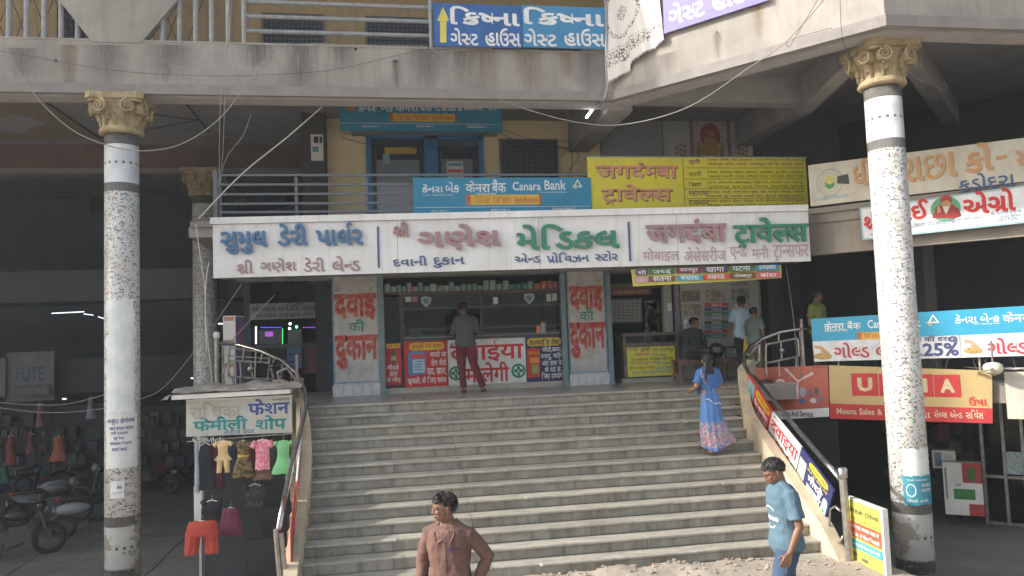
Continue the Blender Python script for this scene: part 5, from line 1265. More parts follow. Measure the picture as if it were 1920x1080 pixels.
wire([(640,84,12.9),(760,86,12.88),(810,92,12.85),(870,138,12.8),(930,182,12.8),(1010,212,12.7),(1100,232,12.4),(1180,232,12.0),(1290,201,11.2),(1400,130,10.6),(1480,72,10.0),(1560,-20,9.2)], .012, wiregrey, 'grey cable running from the guest house boards down and up to the top right')
wire([(604,200,13.4),(540,256,13.4),(455,325,13.4),(372,410,13.4)], .018, mat('pale pipe', (.5,.49,.46), .5), 'straight pale pipe slanting from the slab down to the left end of the white sign', 'pipe', 'pipe')
wire([(432,-40,12.7),(424,95,12.7),(413,200,12.7),(411,330,13.3),(408,372,13.5)], .009, wiregrey, 'thin upright cable left of the bank railing, left of its twin')
wire([(440,-40,12.8),(427,95,12.8),(422,180,12.8),(418,280,13.2),(412,350,13.5)], .008, wiregrey, 'thin upright cable left of the bank railing, right of its twin')
wire([(470,215,13.4),(455,255,13.4),(425,295,13.4),(410,345,13.5)], .009, wiregrey, 'short bent cable between the hanging cables and the slanting pipe')
wire([(-20,92,12.93),(105,114,12.93),(200,130,12.93),(300,139,12.93),(430,142,12.93),(560,137,12.93),(640,128,12.93),(740,105,12.93),(810,90,12.93)], .006, wireblk, 'thin dark wire stapled across the left parapet')
wire([(-20,753,13),(60,759,13),(130,757,13),(203,738,13.1)], .007, wiregrey, 'upper thin cable in front of the dark hall at the far left')
wire([(-20,762,13),(60,772,13),(130,773,13),(203,765,13.1)], .007, wiregrey, 'lower thin cable in front of the dark hall at the far left')
wire([(262,749,13.2),(300,732,13.2),(340,690,13.3),(400,610,13.4),(453,533,13.6)], .008, wiregrey, 'thin cable rising from the left column to the soffit, left one of two')
wire([(320,748,12.9),(380,715,13),(420,655,13.3),(470,600,13.5),(515,553,13.6)], .008, wiregrey, 'thin cable rising from the stall roof to the soffit, right one of two')
wire([(367,420,13.3),(374,470,13.3),(384,540,13.3),(386,600,13.3),(392,660,13.3),(398,722,13.3)], .012, mat('pale pipe', (0,0,0)), 'bent pale pipe hanging in front of the shaded column', 'pipe', 'pipe')
wire([(392,492,13.25),(386,530,13.25),(385,600,13.25),(388,660,13.25)], .014, mat('pale pipe', (0,0,0)), 'second pale pipe beside the shaded column, below the sign end', 'pipe', 'pipe')
wire([(1474,500,13.3),(1480,540,13.3),(1488,600,13.3),(1493,650,13.3),(1498,690,13.3),(1505,716,13.3)], .009, wiregrey, 'loose grey cable hanging from the right end of the white sign')
wire([(1697,128,10.2),(1725,150,10.3),(1750,158,10.4),(1770,170,10.4),(1775,155,10.4),(1762,162,10.4)], .005, wiregrey, 'thin curled wire sticking out from the right capital')
wire([(1575,-20,9.6),(1577,50,9.5),(1585,90,9.6),(1610,130,9.8),(1622,150,10.0)], .006, wireblk, 'thin dark wire beside the right capital')
wire([(1545,-20,9.3),(1500,55,9.6),(1480,88,9.8),(1482,75,9.8),(1560,52,9.4)], .006, wireblk, 'thin dark wire crossing the sunny slanting parapet')
for i, p in enumerate((((930,240),(1000,262),(1060,278),(1075,290)),((925,243),(980,268),(1040,276),(1060,278)),((1050,275),(1085,290),(1068,320),(1066,345)),((1100,235),(1075,262),(1052,295)),((1045,265),(1070,270),(1072,320),(1070,350)),((640,258),(690,270),(760,275),(840,262)),((640,250),(700,258),(800,278),(930,245)))):
    wire([(x, y, 16.2) for x, y in p], .010, wireblk, ('loose cable on the cream bank wall above the barred window','second loose cable on the bank wall, just under the first','cable looping right of the barred window','slanting cable from the tube light to the barred window','narrow cable loop at the right of the barred window','loose cable at the left over the blue bank doors','cable sagging across the top of the blue bank doors')[i])

# ------------------------------------------------------------------ right wing boards
PDs = Pl((7.86-.06, 13.14-.06), (1, -1))
def sboard(pl, pts, m, name, lab, th=.04):
    f = None; c = pl.uz((pts[0][0]+pts[1][0])/2, (pts[2][1]+pts[3][1])/2); t = thing(name, lab, 'sign', tuple(pl.W(c[0], c[1], 0))); return t, qboard(pl, pts, m, t, th)
bq, f = sboard(PDs, ((1515,310),(1930,257),(1930,339),(1520,387)), mat('stained cream board', (.60,.57,.48), .7, col2=(.50,.47,.39), scale=3, streak=.3, streakcol=(.25,.22,.17)), 'bank_sign', 'stained cream bank sign with orange Gujarati letters behind the right column')
org = mat('faded orange letter', (.55,.27,.10), .6, col2=(.5,.3,.15), scale=8)
T(PDs, bq, org, [('ધી',(1600,297,1637,349)),('વરાછા',(1656,293,1794,340)),('કો',(1809,268,1862,323)),('ઓપ',(1905,262,1960,315))], split=True, thick=.02, off=.022, d=.004)
PDs.panel('dash', (1868,292,1888,298), .004, .02, org, bq)
letters(PDs, 'કડોદરા', (1796,323,1904,354), navy3, bq, split=True, thick=.01, d=.004)
PDs.disc('emblem_ring', 1556, 342, 26, .004, flat(.40,.45,.40), bq, ring=.9); PDs.disc('emblem_ring', 1556, 342, 19, .005, flat(.45,.50,.42), bq, ring=.92); PDs.disc('emblem_flower', 1556, 338, 9, .006, flat(.60,.52,.15), bq)
PDs.poly('emblem_leaf', [(1546,342),(1556,346),(1556,355),(1548,351)], .007, .008, flat(.08,.28,.08), bq); PDs.poly('emblem_leaf', [(1566,341),(1556,346),(1556,355),(1564,350)], .007, .008, flat(.08,.28,.08), bq)
PDs.poly('black_tape', [(1570,331),(1590,326),(1593,345),(1570,344)], .012, .014, black, bq); letters(PDs, 'SURAT', (1545,366,1570,371), flat(.25,.33,.36), bq, d=.004)
PDs.poly('emblem_ribbon', [(1524,372),(1590,363),(1592,369),(1526,378)], .003, .0035, flat(.42,.48,.45), bq)
PDa = Pl((7.86-.14, 13.14-.14), (1, -1))
ag, f = sboard(PDa, ((1612,390),(1930,346),(1930,417),(1617,450)), flat(.35,.55,.60), 'shop_sign', 'white board with red Gujarati letters and a red robed portrait below the cream bank sign')
qrect(f, (.012,.05,.995,.95), flat(.74,.76,.78), ag, d=.002)
T(PDa, ag, flat(.50,.05,.03), [('શ્રી',(1620,395,1650,430)),('સાઈ',(1664,377,1742,414)),('એગ્રો',(1806,357,1904,400))], off=.035, d=.004)
T(PDa, ag, redb, [('શ્રી',(1619,394,1649,429)),('સાઈ',(1663,376,1741,413)),('એગ્રો',(1805,356,1903,399))], off=.022, d=.007)
T(PDa, ag, inkblue, [('જંતુનાશક દવા બિયારણ ખાતર અને ખેતીના સાધનો',(1712,410,1845,418)),('રાસાયણિક ખાતર ઉપલબ્ધ છે',(1700,418,1790,424)),('સુરત બારડોલી રોડ',(1632,432,1700,440)),('ઉત્તમ ગુણવત્તા',(1630,424,1660,431)),('મો. ૯૮૨૫૪ ૬૧૪૨૬',(1858,393,1915,401)),('૯૯૦૯૮ ૭૪૧૦૯',(1874,402,1915,408)),('૬૧૪૯૧ ૧૧૪૧૯',(1868,409,1910,415))], off=.01, d=.004)
PDa.disc('portrait_ground', 1773, 392, 29, .004, flat(.12,.38,.22), ag, ry=24)
PDa.poly('portrait_robe', [(1748,409),(1755,388),(1768,382),(1784,382),(1798,392),(1803,405),(1790,410)], .006, .007, flat(.30,.03,.03), ag); PDa.disc('portrait_face', 1774, 382, 9, .009, flat(.50,.27,.14), ag, ry=11); PDa.poly('portrait_headcloth', [(1763,380),(1764,370),(1774,366),(1784,369),(1785,380),(1774,375)], .011, .012, flat(.42,.04,.04), ag); PDa.poly('portrait_beard', [(1768,387),(1780,387),(1778,395),(1774,402),(1770,395)], .011, .012, flat(.62,.60,.56), ag); PDa.poly('portrait_hand', [(1757,388),(1762,386),(1765,398),(1758,400)], .010, .011, flat(.52,.30,.17), ag)
# bank banner on the walkway rail
bn, f = sboard(PDs, ((1520,598),(1930,573),(1930,667),(1527,678)), flat(.66,.68,.70), 'bank_banner', 'long blue and white bank gold loan banner tied along the raised walkway rail', .015)
qrect(f, (.0,.47,1,1), mat('banner blue', (.03,.33,.52), .5, col2=(.03,.29,.48), scale=2), bn, d=.002)
T(PDs, bn, wprint, [('केनरा',(1545,602,1583,619)),('बैंक',(1588,601,1614,617)),('Canara',(1627,599,1672,615)),('Bank',(1680,598,1727,613)),('કેનરા',(1790,589,1832,606)),('બેન્ક',(1838,587,1874,604)),('केनरा',(1880,584,1935,604)),('भारत सरकार का उपक्रम',(1546,618,1589,622)),('ભારત સરકારનું ઉપક્રમ',(1825,605,1876,609))], off=.014, d=.005)
triangle_logo(PDs, 1750, 600, 13, wprint, flat(.55,.45,.2), bn, d=.005)
PDs.panel('label_strip', (1608,622,1692,636), .004, .006, yprint, bn); PDs.panel('label_end', (1608,622,1615,636), .007, .008, oprint, bn); letters(PDs, 'सिंडिकेट Syndicate', (1620,624,1685,635), oprint, bn, d=.008)
T(PDs, bn, flat(.50,.05,.07), [('ગોલ્ડ',(1563,642,1630,671)),('લોન',(1642,641,1695,669)),('ગોલ્ડ',(1850,633,1925,664))], off=.02, d=.005)
T(PDs, bn, flat(.06,.08,.20), [('8.25%',(1702,643,1798,668)),('ब्याज की दर@',(1690,629,1797,643))], off=.03, d=.005)
PDs.panel('fold_line', (1800,627,1801,669), .004, .006, flat(.3,.3,.3), bn)
for x, y in ((1543, 661), (1824, 650)):
    PDs.disc('printed_coins', x, y+7, 17, .004, flat(.40,.25,.08), bn, ry=6); PDs.poly('printed_hand', [(x-16,y-14),(x-2,y-12),(x+14,y+2),(x+16,y+9),(x-2,y+6),(x-4,y-6),(x-16,y-8)], .006, .007, flat(.55,.33,.18), bn)
    for k in range(6): PDs.disc('printed_coin', x-12+k*5, y+6+3*(k%2), 3.2, .008, flat(.52,.36,.10), bn, n=8)
# walkway rail behind it
wr = thing('walkway_railing', 'dark crossed bar railing below the bank banner along the walkway', 'railing', tuple(PD.W(1, 2.08, .0)))
for i in range(12):
    u = .3+i*.55
    for s in (-1, 1): MB().tube([PD.W(u, 2.1, .01+.004*s), PD.W(u+s*.25, 3.1, .01+.004*s)], .009, 4).build('cross_bar', wireblk, wr)
    if i % 2 == 0: MB().tube([PD.W(u, 2.05, -.02), PD.W(u, 3.18, -.02)], .02, 6).build('post', steel, wr)
MB().tube([PD.W(-.1, 3.16, 0), PD.W(7, 3.16, 0)], .025, 8).build('top_rail', steel, wr)
# appliance shop boards
ne, f = sboard(PDs, ((1402,690),(1552,685),(1555,781),(1404,790)), mat('brick red board', (.40,.105,.065), .5, col2=(.36,.09,.06), scale=3), 'shop_sign', 'brick red appliance shop board with a printed fan behind the right stair rail')
qrect(f, (0,0,1,.17), flat(.68,.69,.70), ne, d=.002)
T(PDs, ne, flat(.10,.04,.04), [('Sales And Service',(1466,770,1524,781)),('E',(1427,711,1450,748)),('N',(1403,712,1424,750)),('HAVELLS Dealer',(1522,687,1548,689.5))], off=.02, d=.005)
PDs.disc('letter_ring', 1464, 728, 12.5, .005, flat(.62,.55,.52), ne, ry=18, ring=.7)
PDs.panel('divider', (1481,700,1482,750), .004, .005, flat(.6,.3,.25), ne)
for a in (0.5, 2.3, 4.6): 
    u, z = PDs.uz(1496, 715); c = Vector(PDs.W(u+.17*math.cos(a), z+.17*math.sin(a), .005)); d_ = (PDs.u*math.cos(a)+Vector((0,0,1))*math.sin(a)); n_ = (PDs.u*-math.sin(a)+Vector((0,0,1))*math.cos(a))*.025
    MB().add([c-d_*.17-n_*.5, c+d_*.15-n_, c+d_*.15+n_, c-d_*.17+n_*.5], [(0,1,2,3)]).build('printed_fan_blade', flat(.55,.50,.48), ne)
for i, (x, y, w_, h, c) in enumerate(((1493,741,10,14,(.5,.45,.45)),(1505,735,13,20,(.30,.28,.33)),(1520,738,9,17,(.12,.12,.14)),(1531,733,8,16,(.10,.09,.10)),(1504,752,16,9,(.06,.10,.25)),(1525,751,13,10,(.55,.52,.50)),(1538,748,9,10,(.15,.17,.22)))): PDs.disc('printed_appliance', x, y, w_/2, .004+.0005*i, flat(*c), ne, ry=h/2, n=8)
us, f = sboard(PDs, ((1554,685),(1860,695),(1861,794),(1557,785)), mat('beige board', (.47,.355,.16), .5, col2=(.44,.33,.15), scale=2), 'shop_sign', 'beige and red shop board with four big red letter squares behind the right column')
qrect(f, (0,0,1,.285), flat(.50,.035,.04), us, d=.002)
for i, ch in enumerate('USHA'):
    x = 1597+i*51.5; PDs.panel('letter_square', (x,700+i*.8,x+49.5,742+i*.8), .003, .006, flat(.52,.035,.04), us); letters(PDs, ch, (x+11,708+i*.8,x+39,734+i*.8), flat(.60,.50,.30), us, d=.008, off=.05)
T(PDs, us, flat(.55,.04,.04), [('ઉષા',(1817,744,1851,761))], off=.03, d=.005)
T(PDs, us, flat(.62,.52,.34), [('Meena Sales & Service',(1569,766,1703,778)),('મીના',(1708,768,1744,783)),('સેલ્સ',(1751,768,1776,783)),('એન્ડ',(1781,769,1804,784)),('સર્વિસ',(1811,768,1844,785))], off=.02, d=.005)
hp = thing('hanging_panel', 'pale fluorescent display panel hanging at the far right under the banner', 'panel', tuple(onS(1905, 785, 20)))
Ph = Pl((onS(1885,700,20.2).x, onS(1885,700,20.2).y), (1, -.9)); Ph.panel('panel', (1886,697,1960,786), -.04, 0, mat('pale display panel', (.55,.55,.48), .4, col2=(.62,.56,.40), scale=4), hp); Ph.panel('inner', (1894,704,1950,780), .001, .003, flat(.60,.58,.50), hp)
# ceiling fan displayed over the board
fc = onS(1862, 690, 19.9); fan = thing('ceiling_fan', 'white ceiling fan with yellow and white blades displayed above the beige shop board', 'fan', tuple(fc))
cr_ = mat('cream fan enamel', (.68,.64,.52), .3); ye = mat('yellow fan blade', (.60,.42,.06), .35)
MB().lathe([(.0,-.10),(.05,-.10),(.10,-.08),(.135,-.04),(.14,.0),(.13,.05),(.08,.08),(.03,.09)], fc, 24).build('motor', cr_, fan, smooth=True)
MB().lathe([(.0,-.118),(.035,-.115),(.04,-.10)], fc, 14).build('hub_cap', mat('brass cap', (.5,.36,.12), .35, metal=.6), fan, smooth=True)
MB().tube([fc+Vector((0,0,.08)), fc+Vector((0,0,.42))], .014, 8).build('down_rod', steel, fan)
for a, m_ in ((math.pi+.65, ye), (-.75, cr_), (1.4, cr_)):
    d_ = Vector((math.cos(a), math.sin(a), 0)); n_ = Vector((-d_.y, d_.x, 0))
    MB().add([fc+d_*.12+n_*w_+Vector((0,0,z)) for w_, z in ((-.02,-.01),(.02,.01),(.02,0),(-.02,-.02))]+[fc+d_*.26+n_*w_+Vector((0,0,z)) for w_, z in ((-.035,-.01),(.035,.01),(.035,0),(-.035,-.02))], [(0,1,2,3),(4,7,6,5),(0,4,5,1),(1,5,6,2),(2,6,7,3),(3,7,4,0)]).build('blade_arm', steel, fan)
    mb = MB(); mb.grid(lambda s, v: fc+d_*(.24+.46*s)+n_*((v-.5)*(.11+.03*s))+Vector((0,0,.02*(v-.5)-.01)), 8, 3); mb.grid(lambda s, v: fc+d_*(.24+.46*s)+n_*((v-.5)*(.11+.03*s))+Vector((0,0,.02*(v-.5)-.016)), 8, 3); mb.build('blade', m_, fan)

# ------------------------------------------------------------------ lower right: shop front, chair, cartons
PX = Pl((onS(1800,900,24.6).x, onS(1800,900,24.6).y), (1, -1))
sf = thing('display_window', 'steel framed glass shop front in the lower arcade at the right', 'shop front', tuple(PX.W(1, FL, 0)))
def xr(x0, z0, x1, z1, d0, d1, m, name, par=None): return PX.panel(name, (PX.uz(x0, 880)[0], z0, PX.uz(x1, 880)[0], z1), d0, d1, m, par or sf, px=False)
for x in (1842, 1882, 1918, 1985): xr(x, FL, x+6, 1.75, -.05, .05, steel, 'mullion')
for z in (FL, .12, 1.55): xr(1842, z, 1990, z+.05, -.04, .04, steel, 'rail')
for x in (1849, 1889, 1925): xr(x, FL+.06, x+32, 1.54, -.01, -.005, glassd, 'pane')
xr(1888, .20, 1985, .62, .0, .004, mat('sticker sheet', (.25,.40,.42), .6, col2=(.55,.6,.6), scale=22, pos=(.45,.55)), 'sticker_sheet')
rs = random.Random(4); mbs = [MB() for _ in range(4)]
for i in range(120):
    x = rs.uniform(1660, 1990); y = rs.uniform(800, 900); p = onS(x, y, 25.2+rs.random()*.5); s = rs.uniform(.05, .14); mbs[i%4].box(p.x-s, p.x+s, p.y-.08, p.y+.08, p.z-s, p.z+s*1.2)
gsh = thing('goods_wall', 'dim stacked shop goods deep in the lower right arcade', 'goods', tuple(onS(1800, 900, 25.5)))
for i, mb in enumerate(mbs): mb.build('goods', mat('deep goods %d' % i, ((.10,.09,.08),(.13,.05,.05),(.06,.08,.11),(.14,.14,.13))[i], .6), gsh, kind='stuff')
def carton(px, s, lab, cols):
    t = thing('carton', lab, 'carton', tuple(onS((px[0]+px[2])/2, px[3], s))); o = onS(px[0], px[3], s); pl = Pl((o.x, o.y), (1, -.75)); a = pl.rect(px)
    pl.panel('box', (a[0], a[1], a[2], a[3]), -.25, 0, wpaint, t, px=False)
    for (r, c) in cols: pl.panel('printed_field', (a[0]+(a[2]-a[0])*r[0], a[1]+(a[3]-a[1])*r[1], a[0]+(a[2]-a[0])*r[2], a[1]+(a[3]-a[1])*r[3]), .001, .003, flat(*c), t, px=False)
    return t
carton((1770,868,1843,966), 23.6, 'large white, red and green appliance carton standing behind the plastic chair', [((.5,.62,1,1),(.42,.05,.05)),((.25,.30,.8,.50),(.06,.24,.08)),((.62,0,1,.22),(.42,.05,.05)),((.62,.66,.85,.9),(.08,.35,.1)),((.04,.3,.10,.9),(.3,.3,.3)),((.3,.55,.45,.6),(.4,.42,.4))])
carton((1748,845,1792,878), 23.9, 'small white carton on top beside the large carton', [((.1,.1,.4,.9),(.2,.3,.4)),((.5,.2,.9,.8),(.55,.55,.5))])
ch = thing('plastic_chair', 'dark plastic armchair in front of the cartons in the lower right arcade', 'chair', tuple(onZ(1768, 975, FL)), 2.3, local=True)
cp_ = mat('dark plastic', (.03,.033,.036), .35)
def chairfn(s, v):
    x = (s-.5)*.44; return (x, -.20+.42*v, .42+.015*math.cos(s*6.28)+.02*v*v)
MB().grid(chairfn, 8, 8).build('seat', cp_, ch, smooth=True); 
mb = MB(); mb.grid(lambda s, v: ((s-.5)*(.44-.04*v), .20+.10*v+.03*math.cos((s-.5)*3), .42+.44*v), 8, 8); mb.grid(lambda s, v: ((s-.5)*(.44-.04*v), .215+.10*v+.03*math.cos((s-.5)*3), .42+.44*v), 8, 8); mb.build('backrest', cp_, ch, smooth=True)
for sx in (-1, 1):
    for y, y2 in ((-.2,-.25),(.2,.27)): MB().tube([(sx*.2, y, .43), (sx*.25, y2, 0)], [.03,.022], 6).build('leg', cp_, ch)
    MB().tube([(sx*.22,.24,.66),(sx*.27,.05,.67),(sx*.27,-.15,.64),(sx*.23,-.21,.42)], [.025,.028,.028,.022], 6).build('armrest', cp_, ch, smooth=True)
# standing yellow travel board at the foot of the steps
a = onZ(1588, 933, .78); b = onZ(1650, 957, .78)
PYb = Pl((a.x, a.y), (b.x-a.x, b.y-a.y)); Lb = math.hypot(b.x-a.x, b.y-a.y)
yv = thing('standing_board', 'standing yellow travel board with red and blue bands at the foot of the right rail', 'sign', (a.x, a.y, -.6))
PYb.panel('frame', (-.02, -.75, Lb+.05, .80), -.07, 0, mat('white metal frame', (.6,.6,.58), .5), yv, px=False)
PYb.panel('sheet', (.015, -.7, Lb-.0, .775), .001, .005, flat(.62,.58,.10), yv, px=False)
PYb.panel('band', (.015, .30, Lb, .50), .006, .008, flat(.62,.10,.05), yv, px=False); PYb.panel('band', (.015, .16, Lb, .27), .006, .008, flat(.05,.35,.45), yv, px=False)
for s, r, m_ in (('जगदंबा ट्रावेल्स',(.05,.60,Lb-.04,.70),flat(.08,.08,.08)),('मोबाइल मनी ट्रान्सफर',(.06,.52,Lb-.06,.57),flat(.40,.30,.1)),('हमारे यहां आधार कार्ड से',(.05,.41,Lb-.05,.48),wprint),('A.T.M. से पैसा निकालें',(.05,.32,Lb-.05,.38),wprint),('बिना कार्ड पैसा जमा करें',(.05,.19,Lb-.05,.245),wprint),('सतना',(.08,.05,.2,.10),navb),('बनारस',(.3,.02,.45,.07),navb),('पटना',(.08,-.10,.22,-.05),redb),('लखनऊ',(.3,-.14,.45,-.09),navb),('कानपुर',(.08,-.28,.25,-.22),navb),('गोरखपुर',(.28,-.31,.45,-.25),redb)):
    letters(PYb, s, r, m_, yv, px=False, d=.010, off=.015)

# ------------------------------------------------------------------ clothes stall at the left of the steps
stl = thing('clothes_stall', 'small open clothes stall with a faded white Hindi sign left of the steps', 'stall', (-2.4, 13.0, FL))
PSt = Pl((0, 12.9), (1, 0))
f = qboard(PSt, ((349,750),(547,741),(548,811),(349,819)), mat('faded sign board', (.52,.52,.48), .6, col2=(.44,.44,.40), scale=3, streak=.2), stl, .03)
PSt.panel('sign_rim', (349,745,548,748), .001, .02, wpaint, stl)
T(PSt, stl, flat(.40,.38,.34), [('राधिका',(356,753,452,785))], off=.03, d=.003)
T(PSt, stl, flat(.04,.09,.30), [('फेशन',(465,747,543,777))], off=.03, d=.003)
T(PSt, stl, flat(.02,.26,.28), [('फेमीली',(362,781,464,807)),('शोप',(479,778,537,805))], off=.03, d=.003)
T(PSt, stl, flat(.04,.18,.30), [('लेडीज वेयर.',(419,803,479,814))], off=.01, d=.003)
T(PSt, stl, flat(.05,.05,.07), [('9904180219',(511,741.5,542,745.5)),('9974856242',(511,747,542,751))], off=.01, d=.004)
roofm = mat('dusty tarpaulin', (.36,.34,.30), .9, col2=(.22,.20,.18), scale=5, bump=.4)
a = onY(323, 741, 12.75); b = onY(545, 729, 12.75)
MB().hexa([(a.x,12.7,a.z-.07),(b.x,12.7,b.z-.07),(b.x,13.36,b.z-.02),(a.x,13.36,a.z-.02),(a.x,12.7,a.z),(b.x,12.7,b.z),(b.x,13.36,b.z+.06),(a.x,13.36,a.z+.06)]).build('roof_edge', wpaint, stl)
MB().grid(lambda s, v: (a.x-.15+(b.x-a.x+.3)*s, 12.66+.75*v, a.z+.03+.09*v+.03*math.sin(s*17)*math.sin(v*5)+.02*noise.noise((s*9,v*4,0))-(.10 if s < .06 else 0)), 40, 10).build('tarpaulin', roofm, stl, smooth=True)
MB().box(-3.02, -2.90, 12.95, 12.98, .42, .95).build('white_side_panel', wpaint, stl)
for x, y in ((-3.05,13.5),(-1.52,13.2)): MB().box(x-.02, x+.02, y-.02, y+.02, FL, 2.3).build('post', wpaint if x < -2 else steel, stl)
MB().tube([(-3.1,12.86,1.66),(-1.5,12.86,1.70)], .010, 6).build('hanging_rail', steel, stl)
MB().box(-2.0, -1.45, 12.95, 13.3, FL, .55).build('black_rack', mat('black cloth rack', (.022,.022,.025), .8), stl)
MB().box(-2.2, -1.7, 12.6, 12.64, FL, .15).build('rack_frame', black, stl)
MB().box(-2.95, -1.5, 13.33, 13.36, FL, 2.25).build('back_cloth', darker_m, stl)
gcount = 0
def garment(name, lab, cat, px, Y, prof, m, sleeves=None, legs=None, fold=.022, n=36, thick=.03, extra=()):
    """px: (x centre, y top, y bottom, half width px).  prof: list of (t, relative half width)"""
    xc, y0, y1, hw = px; top_ = onY(xc, y0, Y); bot = onY(xc, y1, Y); k = abs(onY(xc+hw, y0, Y).x-top_.x); Hh = top_.z-bot.z
    t = thing(name, lab, cat, (top_.x, Y, bot.z))
    def loft(fnx, fnw, t0, t1, seed, nn=14, th=thick):
        mb = MB()
        def fn(s, v):
            tt = t0+(t1-t0)*v; a = 2*math.pi*s; w_ = fnw(tt)*k
            r_ = 1+fold/.05*.12*math.sin(a*7+seed+tt*3)*(.3+tt)
            return (top_.x+fnx(tt)*k+w_*math.cos(a)*r_, Y+th*math.sin(a)*r_*(.35+.65*min(1, tt*6))+.012*math.sin(tt*9+seed), top_.z-Hh*tt+.006*math.sin(a*5+seed)*tt)
        mb.grid(fn, n, nn); return mb
    def pw_(tt):
        for (a_, wa), (b_, wb_) in zip(prof, prof[1:]):
            if tt <= b_: q = (tt-a_)/(b_-a_); q = q*q*(3-2*q); return wa+(wb_-wa)*q
        return prof[-1][1]
    if prof: loft(lambda t_: 0, pw_, prof[0][0], prof[-1][0], xc).build('cloth', m, t, smooth=True)
    if sleeves:
        for s in (-1, 1):
            L0, dx, dz, w0 = sleeves; mb = MB()
            pts = [(top_.x+s*k*(L0+dx*q), Y, top_.z-Hh*(.05+dz*q)) for q in (0, .35, .7, 1)]
            mb.tube(pts, [w0*k*.9, w0*k, w0*k*1.05, w0*k*1.1], 10).build('sleeve', m, t, smooth=True)
    if legs:
        t0, off0, off1, w0, w1 = legs
        for s in (-1, 1): loft(lambda t_: s*(off0+(off1-off0)*(t_-t0)/(1-t0)), lambda t_: w0+(w1-w0)*(t_-t0)/(1-t0), t0, 1, xc+s).build('leg', m, t, smooth=True)
    MB().tube([(top_.x, Y, top_.z-.01), (top_.x, Y, top_.z+.05), (top_.x+.02, Y, top_.z+.07), (top_.x, Y, top_.z+.09)], .004, 5).build('hanger_hook', steel, t)
    MB().tube([(top_.x-k*.5, Y, top_.z-Hh*.06), (top_.x, Y, top_.z+.005), (top_.x+k*.5, Y, top_.z-Hh*.06)], .008, 5).build('hanger', wpaint, t)
    return t, top_, k, Hh
fab = lambda n_, c, c2=None, sc=8, pos=(.35,.65): mat(n_, c, .9, col2=c2 or tuple(v*.75 for v in c), scale=sc, pos=pos, bump=.15)
garment('child_dress', 'cream child frock suit hanging first from the left under the stall sign', 'dress', (418,826,886,18), 12.8, [(0,.45),(.08,.62),(.30,.50),(.42,.52),(.62,.95)], fab('cream cloth', (.66,.50,.28), (.62,.44,.22)), sleeves=(.55,.40,.10,.24), legs=(.60,.34,.42,.33,.24))
t, tp, k, Hh = garment('child_dress', 'brown camouflage child dress with a yellow belt hanging second from the left', 'dress', (456,826,895,21), 12.8, [(0,.40),(.08,.58),(.38,.48),(.42,.50),(.75,.85),(1,1.05)], fab('camouflage cloth', (.055,.045,.03), (.22,.15,.07), 17, (.46,.54)), sleeves=(.5,.18,.05,.2), fold=.02)
MB().lathe([(k*.52,0),(k*.53,.03)], (tp.x, 12.8, tp.z-Hh*.43), 20, cap=False).build('belt', fab('yellow belt', (.66,.50,.05)), t)
b_ = t.children[-1]
for v in b_.data.vertices: v.co.y = 12.8+(v.co.y-12.8)*.35
garment('child_dress', 'pink patterned child dress with a brown skirt hem hanging third from the left', 'dress', (492,824,880,21), 12.8, [(0,.42),(.08,.66),(.45,.60),(1,.66)], fab('pink print cloth', (.68,.18,.28), (.72,.38,.42), 26, (.48,.55)), sleeves=(.6,.32,.20,.26))
garment('child_skirt', 'brown child skirt hanging beneath the pink dress top', 'skirt', (493,875,899,20), 12.81, [(0,.55),(.5,.75),(1,.92)], fab('brown skirt cloth', (.18,.11,.08), (.13,.08,.06)))
garment('child_dress', 'green child dress hanging fourth, at the right end under the stall sign', 'dress', (531,826,888,20), 12.8, [(0,.42),(.08,.62),(.40,.55),(.50,.60),(1,1.1)], fab('green cloth', (.18,.52,.24), (.25,.60,.32)), sleeves=(.55,.3,.05,.22), fold=.02)
garment('child_trousers', 'teal child trousers hanging below the green dress', 'trousers', (540,885,905,9), 12.82, [(0,.7),(1,.5)], fab('teal cloth', (.06,.36,.34)))
garment('trousers', 'black track trousers with a white side stripe hanging at the left of the stall', 'trousers', (385,830,918,17), 12.78, [(0,.55),(.3,.75),(1,1.0)], fab('black cloth', (.018,.02,.028)), thick=.03)
garment('trousers', 'pale blue trousers edge hanging at the far left of the stall', 'trousers', (369,830,924,5), 12.76, [(0,.7),(1,.9)], fab('pale blue cloth', (.34,.42,.48)), thick=.03)
garment('trousers', 'maroon track trousers hanging between the black trousers and the cream frock', 'trousers', (407,834,916,13), 12.84, [(0,.6),(.4,.85),(1,1.0)], fab('maroon cloth', (.085,.02,.045)), thick=.03)
garment('shorts', 'bright red shorts hanging lowest at the left of the stall', 'shorts', (378,977,1038,33), 12.3, [(0,.72),(.12,.84),(.45,.94)], fab('red cloth', (.42,.06,.04), (.34,.045,.03)), legs=(.40,.48,.60,.42,.38), fold=.035, thick=.06)
garment('shorts', 'maroon shorts hanging right of the red shorts', 'shorts', (432,952,1004,21), 12.5, [(0,.68),(.5,.9),(1,1.0)], fab('maroon cloth2', (.15,.035,.07)), fold=.02, thick=.06)
garment('t_shirt', 'black folded shirt hanging above the red shorts', 'shirt', (397,938,978,20), 12.6, [(0,.6),(.2,.95),(1,1.0)], fab('black cloth', (0,0,0)), sleeves=(.6,.3,.1,.3))
garment('t_shirt', 'black striped shirt hanging tilted right of the maroon trousers', 'shirt', (478,908,950,22), 12.9, [(0,.5),(.2,.9),(1,.7)], fab('dark striped cloth', (.03,.03,.035), (.12,.11,.12), 30, (.55,.6)), sleeves=(.6,.3,.15,.3))
